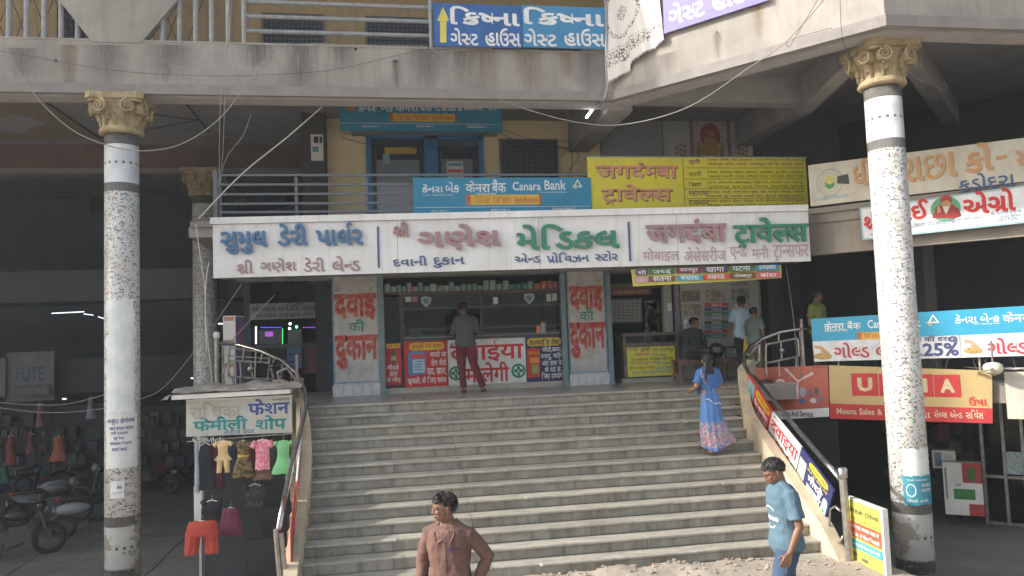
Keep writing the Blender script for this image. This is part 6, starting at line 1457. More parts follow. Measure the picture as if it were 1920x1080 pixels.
for i, (xc_, y0_, y1_, hw_, c_) in enumerate(((437,832,890,10,(.05,.06,.12)),(474,834,884,9,(.16,.05,.05)),(511,832,886,8,(.12,.13,.10)),(397,832,905,9,(.04,.05,.07)))):
    garment('garment', ('dark blue','dark red','dull green','navy')[i]+' garment squeezed behind the front row of hanging clothes, '+('between cream and camouflage','between camouflage and pink','between pink and green','left of the cream frock')[i], 'garment', (xc_, y0_, y1_, hw_), 12.98, [(0,.4),(.1,.7),(1,.9)], mat('back cloth %d' % i, c_, .9), thick=.03, fold=.03)
pc = MB(); 
for i in range(14): x = 362+i*4.2; p = onY(x, 822+3*math.sin(i*2), 12.85); pc.tube([p, p+Vector((.01,0,-.05-.03*math.sin(i*3)**2))], .008, 4)
pc.build('clothes_pegs', wpaint, None, kind='stuff', label='row of pale clothes pegs and clips on the stall rail')
# kerb stones beside the stair foot at the left
for i, (x0, x1, y0, y1, h) in enumerate(((-2.35,-1.75,11.4,12.5,.22),(-2.2,-1.72,10.3,11.35,.28))): MB().box(x0, x1, y0, y1, FL-.1, FL+h).build('kerb_stone', cement, None, label=('low grey kerb block beside the foot of the clothes stall','low grey kerb block nearest the camera at the left stair foot')[i], cat='kerb')

# ------------------------------------------------------------------ left hall: shops, signs, lights
def hsign(px, Y, s, txpx, m, mt, lab):
    pl = Pl((0, Y), (1, 0)); c = onY((px[0]+px[2])/2, px[3], Y); t = thing('shop_sign', lab, 'sign', tuple(c)); pl.panel('board', px, -.05, 0, m, t)
    for s_, b_ in zip(s, txpx): letters(pl, s_, b_, mt, t, d=.004, off=.015)
    return t, pl
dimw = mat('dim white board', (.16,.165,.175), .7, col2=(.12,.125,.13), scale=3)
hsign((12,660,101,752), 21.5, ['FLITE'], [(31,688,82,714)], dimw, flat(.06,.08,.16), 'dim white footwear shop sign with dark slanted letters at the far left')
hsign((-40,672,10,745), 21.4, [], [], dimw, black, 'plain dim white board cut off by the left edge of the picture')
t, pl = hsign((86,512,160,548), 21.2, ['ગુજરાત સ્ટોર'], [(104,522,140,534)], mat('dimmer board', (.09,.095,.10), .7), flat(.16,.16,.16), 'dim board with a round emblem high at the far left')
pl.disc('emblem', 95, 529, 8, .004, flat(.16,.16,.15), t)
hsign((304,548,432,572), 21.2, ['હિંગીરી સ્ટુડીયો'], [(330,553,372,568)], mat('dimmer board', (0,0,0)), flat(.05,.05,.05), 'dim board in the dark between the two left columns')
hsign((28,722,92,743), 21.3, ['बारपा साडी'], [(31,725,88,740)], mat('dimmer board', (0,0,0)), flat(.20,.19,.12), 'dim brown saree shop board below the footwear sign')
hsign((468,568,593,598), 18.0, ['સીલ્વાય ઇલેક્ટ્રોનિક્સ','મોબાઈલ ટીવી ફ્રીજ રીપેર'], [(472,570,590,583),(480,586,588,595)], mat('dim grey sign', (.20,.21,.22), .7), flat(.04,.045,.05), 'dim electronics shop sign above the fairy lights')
def lamp(a, b, Y, m, r, lab, name='tube_light'): p, q = onY(*a, Y), onY(*b, Y); return MB().tube([p, q], r, 6).build(name, m, None, label=lab, cat='lamp')
lit = mat('dim lit tube', (.85,.92,1), emit=.7)
lamp((97,587.5),(158,584.5), 20.5, lit, .014, 'long lit tube light deep in the left hall, leftmost'); lamp((157,588.5),(175,591), 21, lit, .012, 'short lit tube light in the middle of the left hall row'); lamp((184,594),(201,599), 20, lit, .012, 'lit tube light half hidden behind the left column')
lamp((480,612),(480,645), 18.2, lit, .02, 'upright lit tube at the left of the electronics shop'); lamp((409,607),(419,607), 19, lit, .018, 'tiny lit tube seen right of the shaded column'); lamp((358,709),(368,709.5), 20, lit, .018, 'tiny lit tube low between the two left columns'); lamp((117,748),(124,748), 20, lit, .02, 'small lit lamp over the hung clothes at the far left')
es = thing('electronics_shop', 'dark electronics shop counter with crates and screens behind the landing', 'shop', tuple(onY(530,700,18.3)))
def er(r, Y, d, m, name): pl = Pl((0, Y), (1, 0)); pl.panel(name, r, -d, 0, m, es)
er((470,645,610,652), 18.4, .5, mat('dim counter', (.06,.065,.07), .5), 'counter_top'); er((472,653,535,720), 18.6, .3, darker_m, 'counter')
for i in range(3): er((537,651+i*14,566,663+i*14), 18.0, .4, mat('blue crate', (.045,.10,.22), .6), 'crate')
er((567,650,602,700), 18.1, .3, mat('dark red cabinet', (.10,.035,.03), .6), 'cabinet'); er((486,618,530,645), 18.5, .03, mat('dim glass', (.07,.08,.09), .3), 'screen'); er((540,618,566,645), 18.5, .03, MATS['dim glass'], 'screen'); er((497,622,512,631), 18.45, .01, mat('purple screen', (.35,.08,.45), emit=.5), 'lit_screen')
for i in range(7): er((472+i*19,655,486+i*19,700), 19.2, .2, mat('dim shelf %d' % (i%3), ((.05,.06,.07),(.08,.07,.06),(.04,.05,.05))[i%3], .6), 'shelf_unit')
for (xs_, ys_, c, nm) in ((list(range(490,529,3)), None, (.08,.12,1), 'blue'), (None, list(range(617,646,3)), (.05,.8,.15), 'green'), (list(range(569,595,3)), None, (.25,.06,.6), 'violet')):
    mb = MB(); 
    for i, v in enumerate(xs_ or ys_): p = onY(v if xs_ else 530, 614 if xs_ else v, 18.0); mb.box(p.x-.009, p.x+.009, p.y-.01, p.y, p.z-.009, p.z+.009)
    mb.build('fairy_lights', mat('led '+nm, c, emit=1.3), None, label=nm+' fairy lights strung in the electronics shop', cat='lights')
mb = MB()
for i in range(8):
    for (x, y) in ((593+i*2.4,611),(593+i*2.4,621)): p = onY(x, y, 18.0); mb.box(p.x-.01,p.x+.01,p.y-.01,p.y,p.z-.01,p.z+.01)
mb.build('fairy_lights', mat('led blue', (0,0,0)), None, label='small rectangle of blue fairy lights at the right of the electronics shop', cat='lights')
for x, y, c, lb_ in ((544,607,(.9,1,.95),'small white lamp above the electronics shop'),(556,613,(.1,1,.4),'small green lamp in the electronics shop'),(543,616,(1,.75,.8),'small pinkish lamp in the electronics shop'),(612,604,(.8,.9,1),'small white lamp beside the left painted pillar')):
    p = onY(x, y, 18.0); o = MB().ball(p, .028, n=8, m=6).build('lamp_bulb', mat('bulb %.1f %.1f' % (c[0], c[2]), c, emit=4), None, label=lb_, cat='lamp')
# clothes and goods hung in the far left hall
rs = random.Random(21)
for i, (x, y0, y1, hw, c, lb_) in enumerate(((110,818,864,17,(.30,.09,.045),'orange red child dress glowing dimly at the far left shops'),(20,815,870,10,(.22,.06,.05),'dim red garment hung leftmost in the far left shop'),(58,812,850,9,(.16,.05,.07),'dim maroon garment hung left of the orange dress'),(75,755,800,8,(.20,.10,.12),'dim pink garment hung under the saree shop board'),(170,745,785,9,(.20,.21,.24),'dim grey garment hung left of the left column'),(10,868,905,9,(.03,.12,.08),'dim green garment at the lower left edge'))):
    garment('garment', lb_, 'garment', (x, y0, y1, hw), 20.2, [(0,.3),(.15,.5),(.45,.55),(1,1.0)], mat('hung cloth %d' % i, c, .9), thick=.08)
sh2 = thing('dim_shop_row', 'row of dim shop openings with goods along the back of the left hall', 'shops', tuple(onY(100, 870, 21.8)))
for i, (x0, x1) in enumerate(((-60,-5),(2,95),(103,195),(262,360),(372,402))):
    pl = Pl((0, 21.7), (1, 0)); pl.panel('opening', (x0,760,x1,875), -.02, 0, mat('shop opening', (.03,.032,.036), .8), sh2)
mbs = [MB() for _ in range(5)]
for i in range(110):
    x = rs.uniform(-40, 400); p = onY(x, rs.choice((785,812,838,862))+rs.uniform(-3,3), 21.3+rs.random()*.3); s = rs.uniform(.06, .16); mbs[i%5].box(p.x-s*.7, p.x+s*.7, p.y-.06, p.y+.06, p.z-s, p.z+s)
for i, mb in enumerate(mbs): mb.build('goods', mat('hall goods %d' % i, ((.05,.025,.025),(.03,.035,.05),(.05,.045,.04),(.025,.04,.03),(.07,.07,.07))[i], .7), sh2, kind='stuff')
# dim windows on the upper gallery wall
PHw = Pl((0, 24.99), (1, 0))
for i, (x0, x1, y0, y1) in enumerate(((107,143,325,372),(170,200,332,400),(352,372,385,430),(445,560,385,404))): PHw.panel('window', (x0,y0,x1,y1), .0, .02, mat('black window', (.02,.022,.026), .5), bld)

# ------------------------------------------------------------------ motorcycles
tyre = mat('tyre', (.02,.02,.02), .8); engm = mat('engine alloy', (.13,.13,.13), .5, metal=.5); seatm = mat('black seat', (.022,.02,.02), .6)
def make_bike(body, lab, loc, rz, scooter=False):
    t = thing('motorcycle' if not scooter else 'scooter', lab, 'motorcycle' if not scooter else 'scooter', loc, rz, 'two wheelers parked in the dark left hall', local=True)
    r_ = .29 if not scooter else .235; wb_ = .63 if not scooter else .60
    for x in (-wb_, wb_):
        w_ = MB().tube([(x+r_*.88*math.cos(a*math.pi/12), 0, r_+r_*.88*math.sin(a*math.pi/12)) for a in range(24)], .045, 8, close=True).build('wheel', tyre, t, smooth=True)
        MB().tube([(x+r_*.66*math.cos(a*math.pi/9), 0, r_+r_*.66*math.sin(a*math.pi/9)) for a in range(18)], .014, 6, close=True).build('rim', engm, w_)
        for a in range(5): MB().tube([(x,0,r_),(x+r_*.66*math.cos(a*1.257),0,r_+r_*.66*math.sin(a*1.257))], .012, 4).build('spoke', engm, w_)
        MB().grid(lambda s, v: (x+(r_+.035)*math.cos(R(20+140*s) if x > 0 else R(40+120*s)), (v-.5)*.11, r_+(r_+.035)*math.sin(R(20+140*s) if x > 0 else R(40+120*s))), 10, 3).build('mudguard', body, t, smooth=True)
    for s in (-1, 1): MB().tube([(wb_, s*.06, r_), (wb_-.20, s*.06, .95)], .018, 6).build('fork', engm, t)
    MB().tube([(wb_-.30, -.34, 1.02), (wb_-.22, -.2, 1.03), (wb_-.18, 0, .98), (wb_-.22, .2, 1.03), (wb_-.30, .34, 1.02)], .014, 6).build('handlebar', black, t)
    for s in (-1, 1):
        MB().tube([(wb_-.24, s*.22, 1.03), (wb_-.25, s*.28, 1.18)], .006, 5).build('mirror_stem', black, t); MB().ball((wb_-.25, s*.30, 1.2), .02, .055, .035, 8, 6).build('mirror', black, t)
    MB().ball((wb_-.10, 0, .90), .085, .085, .09, 12, 8).build('headlamp', mat('headlamp glass', (.5,.52,.53), .15), t, smooth=True)
    MB().ball((wb_-.13, 0, .93), .10, .11, .12, 12, 8).build('headlamp_cowl', body, t, smooth=True)
    MB().ball((-.32, 0, .80), .36, .12, .055, 14, 8).build('seat', seatm, t, smooth=True)
    MB().ball((-.70, 0, .80), .06, .07, .04, 8, 6).build('tail_light', mat('tail lamp', (.35,.02,.02), .25), t, smooth=True)
    MB().box(-.80, -.785, -.08, .08, .55, .65).build('number_plate', wpaint, t)
    if scooter:
        MB().ball((-.44, 0, .58), .34, .13, .13, 16, 10).build('side_panel', body, t, smooth=True); MB().box(-.15, .30, -.13, .13, .26, .31).build('floorboard', black, t)
        MB().grid(lambda s, v: (.34+.10*v-.10*math.sin(s*math.pi)*-1, (s-.5)*.42, .30+.58*v), 8, 8).build('leg_shield', body, t, smooth=True)
        MB().grid(lambda s, v: (.325+.10*v-.10*math.sin(s*math.pi)*-1, (s-.5)*.42, .30+.58*v), 8, 8).build('inner_shield', seatm, t, smooth=True)
    else:
        MB().ball((.15, 0, .82), .26, .13, .12, 16, 10).build('fuel_tank', body, t, smooth=True)
        MB().box(-.05, .25, -.10, .10, .34, .62).build('engine', engm, t); MB().tube([(.3,0,.9),(.05,0,.68),(-.35,0,.66),(-.6,0,.72)], .025, 6).build('frame', black, t)
        for s in (-1, 1): MB().hexa([(-.55,s*.10,.60),(-.15,s*.10,.55),(-.15,s*.12,.55),(-.55,s*.12,.60),(-.75,s*.08,.76),(-.15,s*.09,.74),(-.15,s*.11,.74),(-.75,s*.10,.76)]).build('side_panel', body, t)
        MB().tube([(.2,-.12,.3),(-.1,-.14,.24),(-.75,-.16,.36)], [.02,.03,.045], 8).build('exhaust', engm, t, smooth=True)
    MB().tube([(-.1,.12,.3),(-.14,.22,0)], .012, 5).build('side_stand', black, t)
    return t
wh_b = mat('white bodywork', (.34,.35,.36), .3); bk_b = mat('black bodywork', (.02,.02,.022), .25); rd_b = mat('dark red bodywork', (.16,.02,.02), .3); gr_b = mat('grey bodywork', (.14,.15,.16), .3); bl_b = mat('dark blue bodywork', (.025,.035,.09), .3)
def gp(x, y): p = onZ(x, y, FL); return (p.x, p.y, FL)
for (x, y, a, b_, sc, lb_) in ((180,1000,.35,wh_b,True,'white scooter with a red tail light parked nearest beside the left column'),(20,1050,.5,bk_b,False,'black motorcycle cut by the left edge, nearest the camera'),(90,985,.45,gr_b,False,'grey motorcycle parked left of the white scooter'),(140,950,.40,wh_b,True,'white scooter standing behind the nearest white scooter'),(190,930,.3,bk_b,False,'black motorcycle behind the left column'),(285,925,2.6,rd_b,False,'dark red motorcycle just right of the left column'),(310,905,2.7,bk_b,False,'black motorcycle behind the dark red one, right of the left column'),(330,885,2.7,gr_b,False,'grey motorcycle farthest right between the two left columns'),(30,955,.45,bl_b,True,'dark blue scooter behind the grey motorcycle at the far left'),(160,915,.35,gr_b,False,'grey motorcycle in the back row left of the left column'),(90,920,.4,bk_b,True,'black scooter in the back row, left of the grey motorcycle'),(350,905,2.6,bk_b,True,'black scooter nearest the stall between the two left columns')):
    make_bike(b_, lb_, gp(x, y), a, sc)

# ------------------------------------------------------------------ people
skin = mat('brown skin', (.185,.10,.064), .5, col2=(.18,.088,.05), scale=14, bump=.05, bscale=60)
skin2 = mat('lighter brown skin', (.30,.165,.10), .5, col2=(.26,.14,.085), scale=14, bump=.05, bscale=60)
hairm = mat('black hair', (.012,.011,.011), .62, bump=.5, bscale=90)
eyem = mat('dark eye', (.02,.015,.012), .2)
def cloth(n_, c, c2=None, **k): return mat(n_, c, .9, col2=c2 or tuple(v*.85 for v in c), scale=6, bump=.25, bscale=70, **k)
TS = bpy.data.scenes.new('workbench')      # scratch scene, removed at the end
def remesh(mb, vox, smooth=2, disp=None):
    me = mb.mesh(); o = bpy.data.objects.new('r', me); TS.collection.objects.link(o)
    m = o.modifiers.new('r', 'REMESH'); m.mode = 'VOXEL'; m.voxel_size = vox
    if smooth: s_ = o.modifiers.new('s', 'SMOOTH'); s_.factor = .5; s_.iterations = smooth
    with bpy.context.temp_override(scene=TS, view_layer=TS.view_layers[0]):
        dg = bpy.context.evaluated_depsgraph_get(); dg.update(); out = bpy.data.meshes.new_from_object(o.evaluated_get(dg))
    bpy.data.objects.remove(o)
    if disp:
        src = [(v.co.copy(), v.normal.copy()) for v in out.vertices]
        out.vertices.foreach_set('co', [c for co, no in src for c in disp(co, no)]); out.update()
    return out
def hand(mb, w_, d, n_, s, curl=.5, r=1.0):
    """wrist point, direction of the fingers, palm normal (the side the fingers curl to), side of the thumb vector"""
    w_ = Vector(w_); d = Vector(d).normalized(); n_ = (Vector(n_)-d*Vector(n_).dot(d)).normalized(); s = d.cross(n_)*s
    for k in (-.6, -.2, .2, .6): mb.tube([w_+s*k*.022, w_+d*.05+s*k*.05, w_+d*.088+s*k*.056], [.016*r, .0145*r, .012*r], 8)
    for i, (k, L_) in enumerate(((.034,.070),(.012,.078),(-.012,.072),(-.035,.056))):
        b = w_+d*.088+s*k; c1 = curl*(1+.12*i); p1 = b+(d*math.cos(c1*.6)+n_*math.sin(c1*.6))*L_*.45; p2 = p1+(d*math.cos(c1*1.6)+n_*math.sin(c1*1.6))*L_*.32; p3 = p2+(d*math.cos(c1*2.3)+n_*math.sin(c1*2.3))*L_*.25
        mb.tube([b-d*.01, p1, p2, p3], [.0095*r, .0088*r, .008*r, .0062*r], 7)
    b = w_+d*.03+s*.030; p1 = b+(d*.6+s*.65+n_*.35).normalized()*.038; p2 = p1+(d*.85+s*.3+n_*.45).normalized()*.028
    mb.tube([w_+d*.015+s*.012, b, p1, p2], [.014*r, .013*r, .0105*r, .008*r], 7)
def person(label, loc, rz, H, top, bottom, J={}, sleeve='short', skinm=skin, vox=.009, head=(0,0), hairf=None, lean=(0,0,0), shoe=None, hem=.86, extra=None, tex=None, name='person', group=None, wide=1.0, curl=.5, nolegs=False, hairlen=0, tuck=False):
    k = H/1.72
    t = thing(name, label, 'person', loc, rz, group, local=True); t.scale = (k, k, k)
    base = dict(hip=(0,0,.93), chest=(0,0,1.30), neck=(0,0,1.46), head=(0,-.015,1.595), kL=(.10,-.01,.50), aL=(.11,.02,.09), kR=(-.10,-.01,.50), aR=(-.11,.02,.09),
        sL=(.172*wide,0,1.372), sR=(-.172*wide,0,1.372), eL=(.235,.03,1.13), wL=(.25,-.03,.89), eR=(-.235,.03,1.13), wR=(-.25,-.03,.89), tL=(.02,-1,0), tR=(-.02,-1,0), hL=(0,0,-1), hR=(0,0,-1))
    base.update(J); j = {a: Vector(v) for a, v in base.items()}
    hip, neck = j['hip'], j['neck']
    def spine(z):      # offset of the trunk axis at standard height z
        q = (z-.93)/(1.46-.93); q = max(-.15, min(1.15, q)); d = neck-Vector((0,0,1.46)); h_ = hip-Vector((0,0,.93))
        m_ = j['chest']-Vector((0,0,1.30)); qm = (1.30-.93)/.53
        if q < qm: w_ = q/qm; w_ = max(0, w_); o = h_*(1-w_)+m_*w_
        else: w_ = min(1, (q-qm)/(1-qm)); o = m_*(1-w_)+d*w_
        return o+Vector((0,0,z))
    SEC = [(.84,.10,.09),(.89,.165,.115),(.95,.17,.12),(1.02,.153,.11),(1.10,.148,.105),(1.20,.162,.112),(1.30,.175,.118),(1.37,.172,.108),(1.42,.14,.09),(1.455,.08,.07)]
    st = j['sL']-j['sR']; tw = math.atan2(st.y, st.x)
    def trunk(mb, inf, z0, z1, flare=0):
        rings = []
        for z, rx, ry in SEC:
            if z < z0-.03 or z > z1+.03: continue
            zz = max(z0, min(z1, z)); c = spine(zz); f_ = max(0, (z-.95)/.5); a_ = tw*min(1, f_*1.2); fl = flare*max(0, (1.1-z)/.25)
            rings.append([c+Matrix.Rotation(a_, 3, 'Z') @ Vector(((rx*wide+inf+fl)*math.copysign(abs(math.cos(b))**.85, math.cos(b)), (ry+inf+fl)*math.copysign(abs(math.sin(b))**.85, math.sin(b)), 0)) for b in [2*math.pi*i/20 for i in range(20)]])
        n = 20; mb.add([v for r_ in rings for v in r_], [(i*n+q, i*n+(q+1)%n, (i+1)*n+(q+1)%n, (i+1)*n+q) for i in range(len(rings)-1) for q in range(n)]+[tuple(reversed(range(n))), tuple((len(rings)-1)*n+q for q in range(n))])
    # ---- body
    mb = MB(); trunk(mb, -.004, .84, 1.46)
    hd = j['head']; Rh = Matrix.Rotation(head[0], 3, 'Z') @ Matrix.Rotation(head[1], 3, 'X')
    P = lambda x, y, z: hd+Rh @ Vector((x, y, z))
    mb.tube([neck-Vector((0,0,.05)), neck+Vector((0,.0,.03)), P(0,.015,-.07), P(0,.01,-.02)], [.07,.054,.054,.06], 14)
    mb.ball(P(0,.012,.026), .076, .096, .082, 16, 12, Rh); mb.ball(P(0,-.022,-.030), .060, .070, .082, 16, 12, Rh); mb.ball(P(0,-.052,-.082), .030, .030, .024, 10, 8, Rh)
    mb.ball(P(0,-.078,.022), .052, .018, .014, 12, 8, Rh)
    mb.tube([P(0,-.084,.018), P(0,-.096,-.008), P(0,-.105,-.024), P(0,-.094,-.033)], [.009,.010,.012,.009], 8)
    for s in (-1, 1):
        mb.ball(P(s*.012,-.096,-.030), .009, .010, .008, 8, 6, Rh); mb.ball(P(s*.036,-.066,-.020), .022, .020, .022, 10, 8, Rh)
        mb.ball(P(s*.030,-.072,.008), .0155, .012, .009, 8, 6, Rh)
        mb.ball(P(s*.080,.012,-.002), .012, .022, .034, 8, 8, Rh @ Matrix.Rotation(s*.25, 3, 'Z')); mb.ball(P(s*.082,.004,-.030), .008, .010, .012, 6, 6, Rh)
    mb.ball(P(0,-.090,-.055), .024, .011, .0065, 10, 6, Rh); mb.ball(P(0,-.087,-.066), .020, .012, .0075, 10, 6, Rh)
    for S in 'LR':
        sg = 1 if S == 'L' else -1; sh, el, wr = j['s'+S], j['e'+S], j['w'+S]
        mb.tube([spine(1.38)+Vector((sg*.06,0,0)), sh, sh.lerp(el,.35), el, el.lerp(wr,.3), wr.lerp(el,.12), wr], [.07,.058,.047,.040,.038,.027,.024], 12)
        d = j['h'+S] if j['h'+S].length > .1 and J.get('h'+S) else (wr-el).normalized(); hand(mb, wr, d, (-sg,0,0) if abs(d.z) > .75 else (0,0,-1), -sg, curl)
        if not nolegs:
            kn, an = j['k'+S], j['a'+S]; hp_ = hip+Vector((sg*.085,0,-.03)); td = Vector(j['t'+S]).normalized()
            mb.tube([hp_, hp_.lerp(kn,.4), kn, kn.lerp(an,.3), an.lerp(kn,.15), an], [.088,.076,.054,.052,.036,.035], 12)
            mb.tube([an-td*.045+Vector((0,0,-.045)), an+td*.02+Vector((0,0,-.035)), an+td*.10+Vector((0,0,-.058)), an+td*.165+Vector((0,0,-.068))], [.030,.038,.034,.020], 10)
    me = remesh(mb, vox*.62 if vox < .007 else vox*.8, 1); body = link_mesh(me, 'body', skinm, t, smooth=True)
    # eyes and brows
    for s in (-1, 1):
        MB().ball(P(s*.030,-.077,.004), .0135, .009, .0065, 10, 8, Rh).build('eye', eyem, t, smooth=True)
        MB().tube([P(s*.014,-.093,.022), P(s*.030,-.090,.030), P(s*.046,-.080,.024)], [.003,.0042,.002], 6).build('eyebrow', hairm, t)
    # ---- hair
    hb = MB(); rs = random.Random(hash(label) % 1000 if False else len(label))
    for i in range(330):
        zf = rs.uniform(-.75, 1); az = rs.uniform(0, 2*math.pi); c_ = math.sqrt(1-zf*zf); dv = Vector((c_*math.cos(az), c_*math.sin(az), zf))
        front = -dv.y
        lim = .40 if front > .55 else (.30 if front > .32 else (.10 if front > -.14 else (-.30 if front > -.35 else -.62)))
        if dv.z < lim: continue
        th = hairlen*.7+.002+.010*max(0, dv.z)
        p = P(dv.x*(.072+th*.7), .014+dv.y*(.094+th*.7), .026+dv.z*(.082+th)); q = .010+.006*rs.random()
        hb.ball(p, q*1.5, q*1.6, q*.8, 6, 5, Rh)
        if rs.random() < .10: hb.tube([p, p+Rh @ Vector((dv.x*.012+.01*rs.uniform(-1,1), dv.y*.012-.012*rs.random(), dv.z*.014))], [.008,.002], 5)
    hme = remesh(hb, .0055 if vox < .007 else .008, 0 if vox < .007 else 1); link_mesh(hme, 'hair', hairm, t, smooth=True)
    if vox < .007:      # loose strands over the clumps
        sb_ = MB()
        for i in range(1500):
            zf = rs.uniform(-.6, 1); az = rs.uniform(0, 2*math.pi); c_ = math.sqrt(1-zf*zf); dv = Vector((c_*math.cos(az), c_*math.sin(az), zf)); front = -dv.y
            lim = .46 if front > .55 else (.26 if front > .32 else (.08 if front > -.14 else (-.30 if front > -.35 else -.62)))
            if dv.z < lim: continue
            th = hairlen*.7+.006+.010*max(0, dv.z); pa = Vector((dv.x*(.078+th*.7), .014+dv.y*(.100+th*.7), .026+dv.z*(.088+th)))
            fl_ = Vector((dv.x*.3+.35, -.8*(1 if front > 0 else -.2), -.5)) if hairlen > .006 else Vector((dv.x, -.4, -.3)); tg = (fl_-dv*fl_.dot(dv)).normalized()*(.018+.014*rs.random())*(1 if hairlen > .006 else .6)
            sb_.tube([P(*pa), P(*(pa+tg*.5+dv*.004)), P(*(pa+tg-dv*.001+Vector((rs.uniform(-.004,.004), rs.uniform(-.004,.004), 0))))], [.0014,.0016,.0005], 3, cap=False)
        sb_.build('hair_strands', hairm, t, kind='stuff')
    # ---- garments
    def folds(amp, sc, seed):
        def f(co, no):
            q = noise.noise((co.x*sc+seed, co.y*sc, co.z*sc*.8+co.x*sc*.7))+.4*noise.noise((co.x*sc*2.1, co.y*sc*2.1+seed, co.z*sc*1.9-co.x*sc)); q = 1-2*abs(q)
            return co+no*amp*q
        return f
    if top:
        mb = MB(); trunk(mb, .020, hem if not tuck else .93, 1.452, .012 if not tuck else 0)
        mb.tube([spine(1.40), spine(1.455)], [.10,.072], 14)
        for s_ in 'LR': mb.tube([spine(1.452), j['s'+s_].lerp(spine(1.44), .55)+Vector((0,0,.012)), j['s'+s_]+Vector((0,0,.008))], [.062,.056,.058], 12)
        for S in 'LR':
            sg = 1 if S == 'L' else -1; sh, el, wr = j['s'+S], j['e'+S], j['w'+S]
            if sleeve == 'short': pts = [spine(1.37)+Vector((sg*.05,0,0)), sh+Vector((0,0,.002)), sh.lerp(el,.4), sh.lerp(el,.74)]; rr_ = [.075,.070,.068,.074]
            else: pts = [spine(1.37)+Vector((sg*.05,0,0)), sh+Vector((0,0,.002)), sh.lerp(el,.4), el, el.lerp(wr,.35), el.lerp(wr,.8), el.lerp(wr,.97)]; rr_ = [.075,.068,.062,.056,.052,.043,.040]
            mb.tube(pts, rr_, 14)
        me = remesh(mb, vox, 3, folds(.0075, 7.5, len(label))); shirt = link_mesh(me, 'shirt', top, t, smooth=True)
        cz = neck+Vector((0,0,.012)); MB().tube([cz+Vector((.070*math.cos(a), .062*math.sin(a), .006*math.sin(a)-.012)) for a in [i*.2618 for i in range(24)]], .009, 6, close=True).build('neckband', top, t, smooth=True)
    if bottom and not nolegs:
        mb = MB(); trunk(mb, .012, .84, .985 if not tuck else 1.0)
        for S in 'LR':
            sg = 1 if S == 'L' else -1; kn, an = j['k'+S], j['a'+S]; hp_ = hip+Vector((sg*.085,0,-.03))
            mb.tube([hp_+Vector((0,0,.02)), hp_.lerp(kn,.4), kn, kn.lerp(an,.45), an.lerp(kn,.02)], [.104,.094,.074,.066,.060], 14)
        me = remesh(mb, vox, 3, folds(.008, 8, 3+len(label))); link_mesh(me, 'trousers', bottom, t, smooth=True)
    if not nolegs:
        for S in 'LR':
            an = j['a'+S]; td = Vector(j['t'+S]).normalized(); mb = MB()
            sd_ = Vector((-td.y, td.x, 0)); pts = []
            for i in range(16): a = 2*math.pi*i/16; pts.append(an+td*(.055+.135*math.cos(a))+sd_*(.048*math.sin(a)))
            mb.prism([(p.x, p.y) for p in pts], an.z-.09, an.z-.07); mb.build('sandal_sole', shoe or mat('sandal', (.06,.035,.025), .7), t)
            MB().tube([an+td*.09+sd_*.042*math.cos(a)+Vector((0,0,-.075+.045*math.sin(a))) for a in [math.pi*i/8 for i in range(9)]], .010, 6).build('sandal_strap', shoe or MATS['sandal'], t)
    if top:
        from mathutils.bvhtree import BVHTree
        t_bvh = BVHTree.FromPolygons([v.co for v in shirt.data.vertices], [tuple(p.vertices) for p in shirt.data.polygons])
        BV[t.name] = t_bvh
    if extra: extra(t, j, P, spine)
    return t

# man in the brown shirt, foreground
BV = {}
def brown_extra(t, j, P, spine):
    br = MATS['brown shirt cloth']; dk = mat('brown shirt seam', (.10,.055,.045), .9)
    # placket, collar leaves, pocket, pen, buttons following the chest front
    def fr(x, z, d=0):
        c = spine(z); h = BV[t.name].ray_cast(Vector((c.x+x, c.y-.6, z)), Vector((0, 1, 0)))[0]
        return (h if h else c+Vector((x, -.13, 0)))+Vector((0, -d, 0))
    mb = MB().grid(lambda s, v: fr(-.018+.036*s, .88+.53*v, .004), 2, 26); mb.build('placket', br, t, smooth=True)
    for i in range(6): MB().ball(fr(0, .93+i*.088, .006), .0055, .003, .0055, 8, 5).build('button', mat('button', (.25,.16,.12), .4), t)
    for s in (-1, 1):
        a = j['neck']
        o1, o2, o3 = fr(s*.010,1.352,.012), fr(s*.058,1.318,.016), fr(s*.090,1.40,.014); i1, i2 = a+Vector((s*.064,-.030,.030)), a+Vector((s*.066,.030,.042)); i3 = a+Vector((s*.092,.035,.010))
        mc_ = MB(); mc_.add([i2, i1, o1, o2, o3, i3], [(0,1,4,5),(1,2,3,4)]); mc_.add([p_+Vector((0,.008,-.006)) for p_ in (i2, i1, o1, o2, o3, i3)], [(0,5,4,1),(1,4,3,2)]); mc_.add([o1, o2, o3, o1+Vector((0,.012,0)), o2+Vector((0,.012,0)), o3+Vector((0,.012,0))], [(0,1,4,3),(1,2,5,4)]); mc_.build('collar', br, t)
    MB().add([a+Vector((-.060,-.035,.03)), fr(-.042,1.42,.006), fr(0,1.335,.007), fr(.042,1.42,.006), a+Vector((.060,-.035,.03)), a+Vector((0,-.062,.02))], [(0,1,2,3,4,5)]).build('open_neck', skin, t)
    MB().grid(lambda s, v: fr(.050+.095*s, 1.165+.115*v, .004), 6, 6).build('pocket', br, t, smooth=True)
    MB().grid(lambda s, v: fr(.048+.099*s, 1.262+.022*v, .008), 6, 2).build('pocket_flap', dk, t, smooth=True)
    MB().tube([fr(.070,1.245,.014), fr(.072,1.305,.012)], .0055, 7).build('pen', mat('blue pen', (.02,.03,.35), .4), t)
bs = cloth('brown shirt cloth', (.150,.082,.066), (.125,.066,.054))
g0 = onY(822, 925, 6.9)
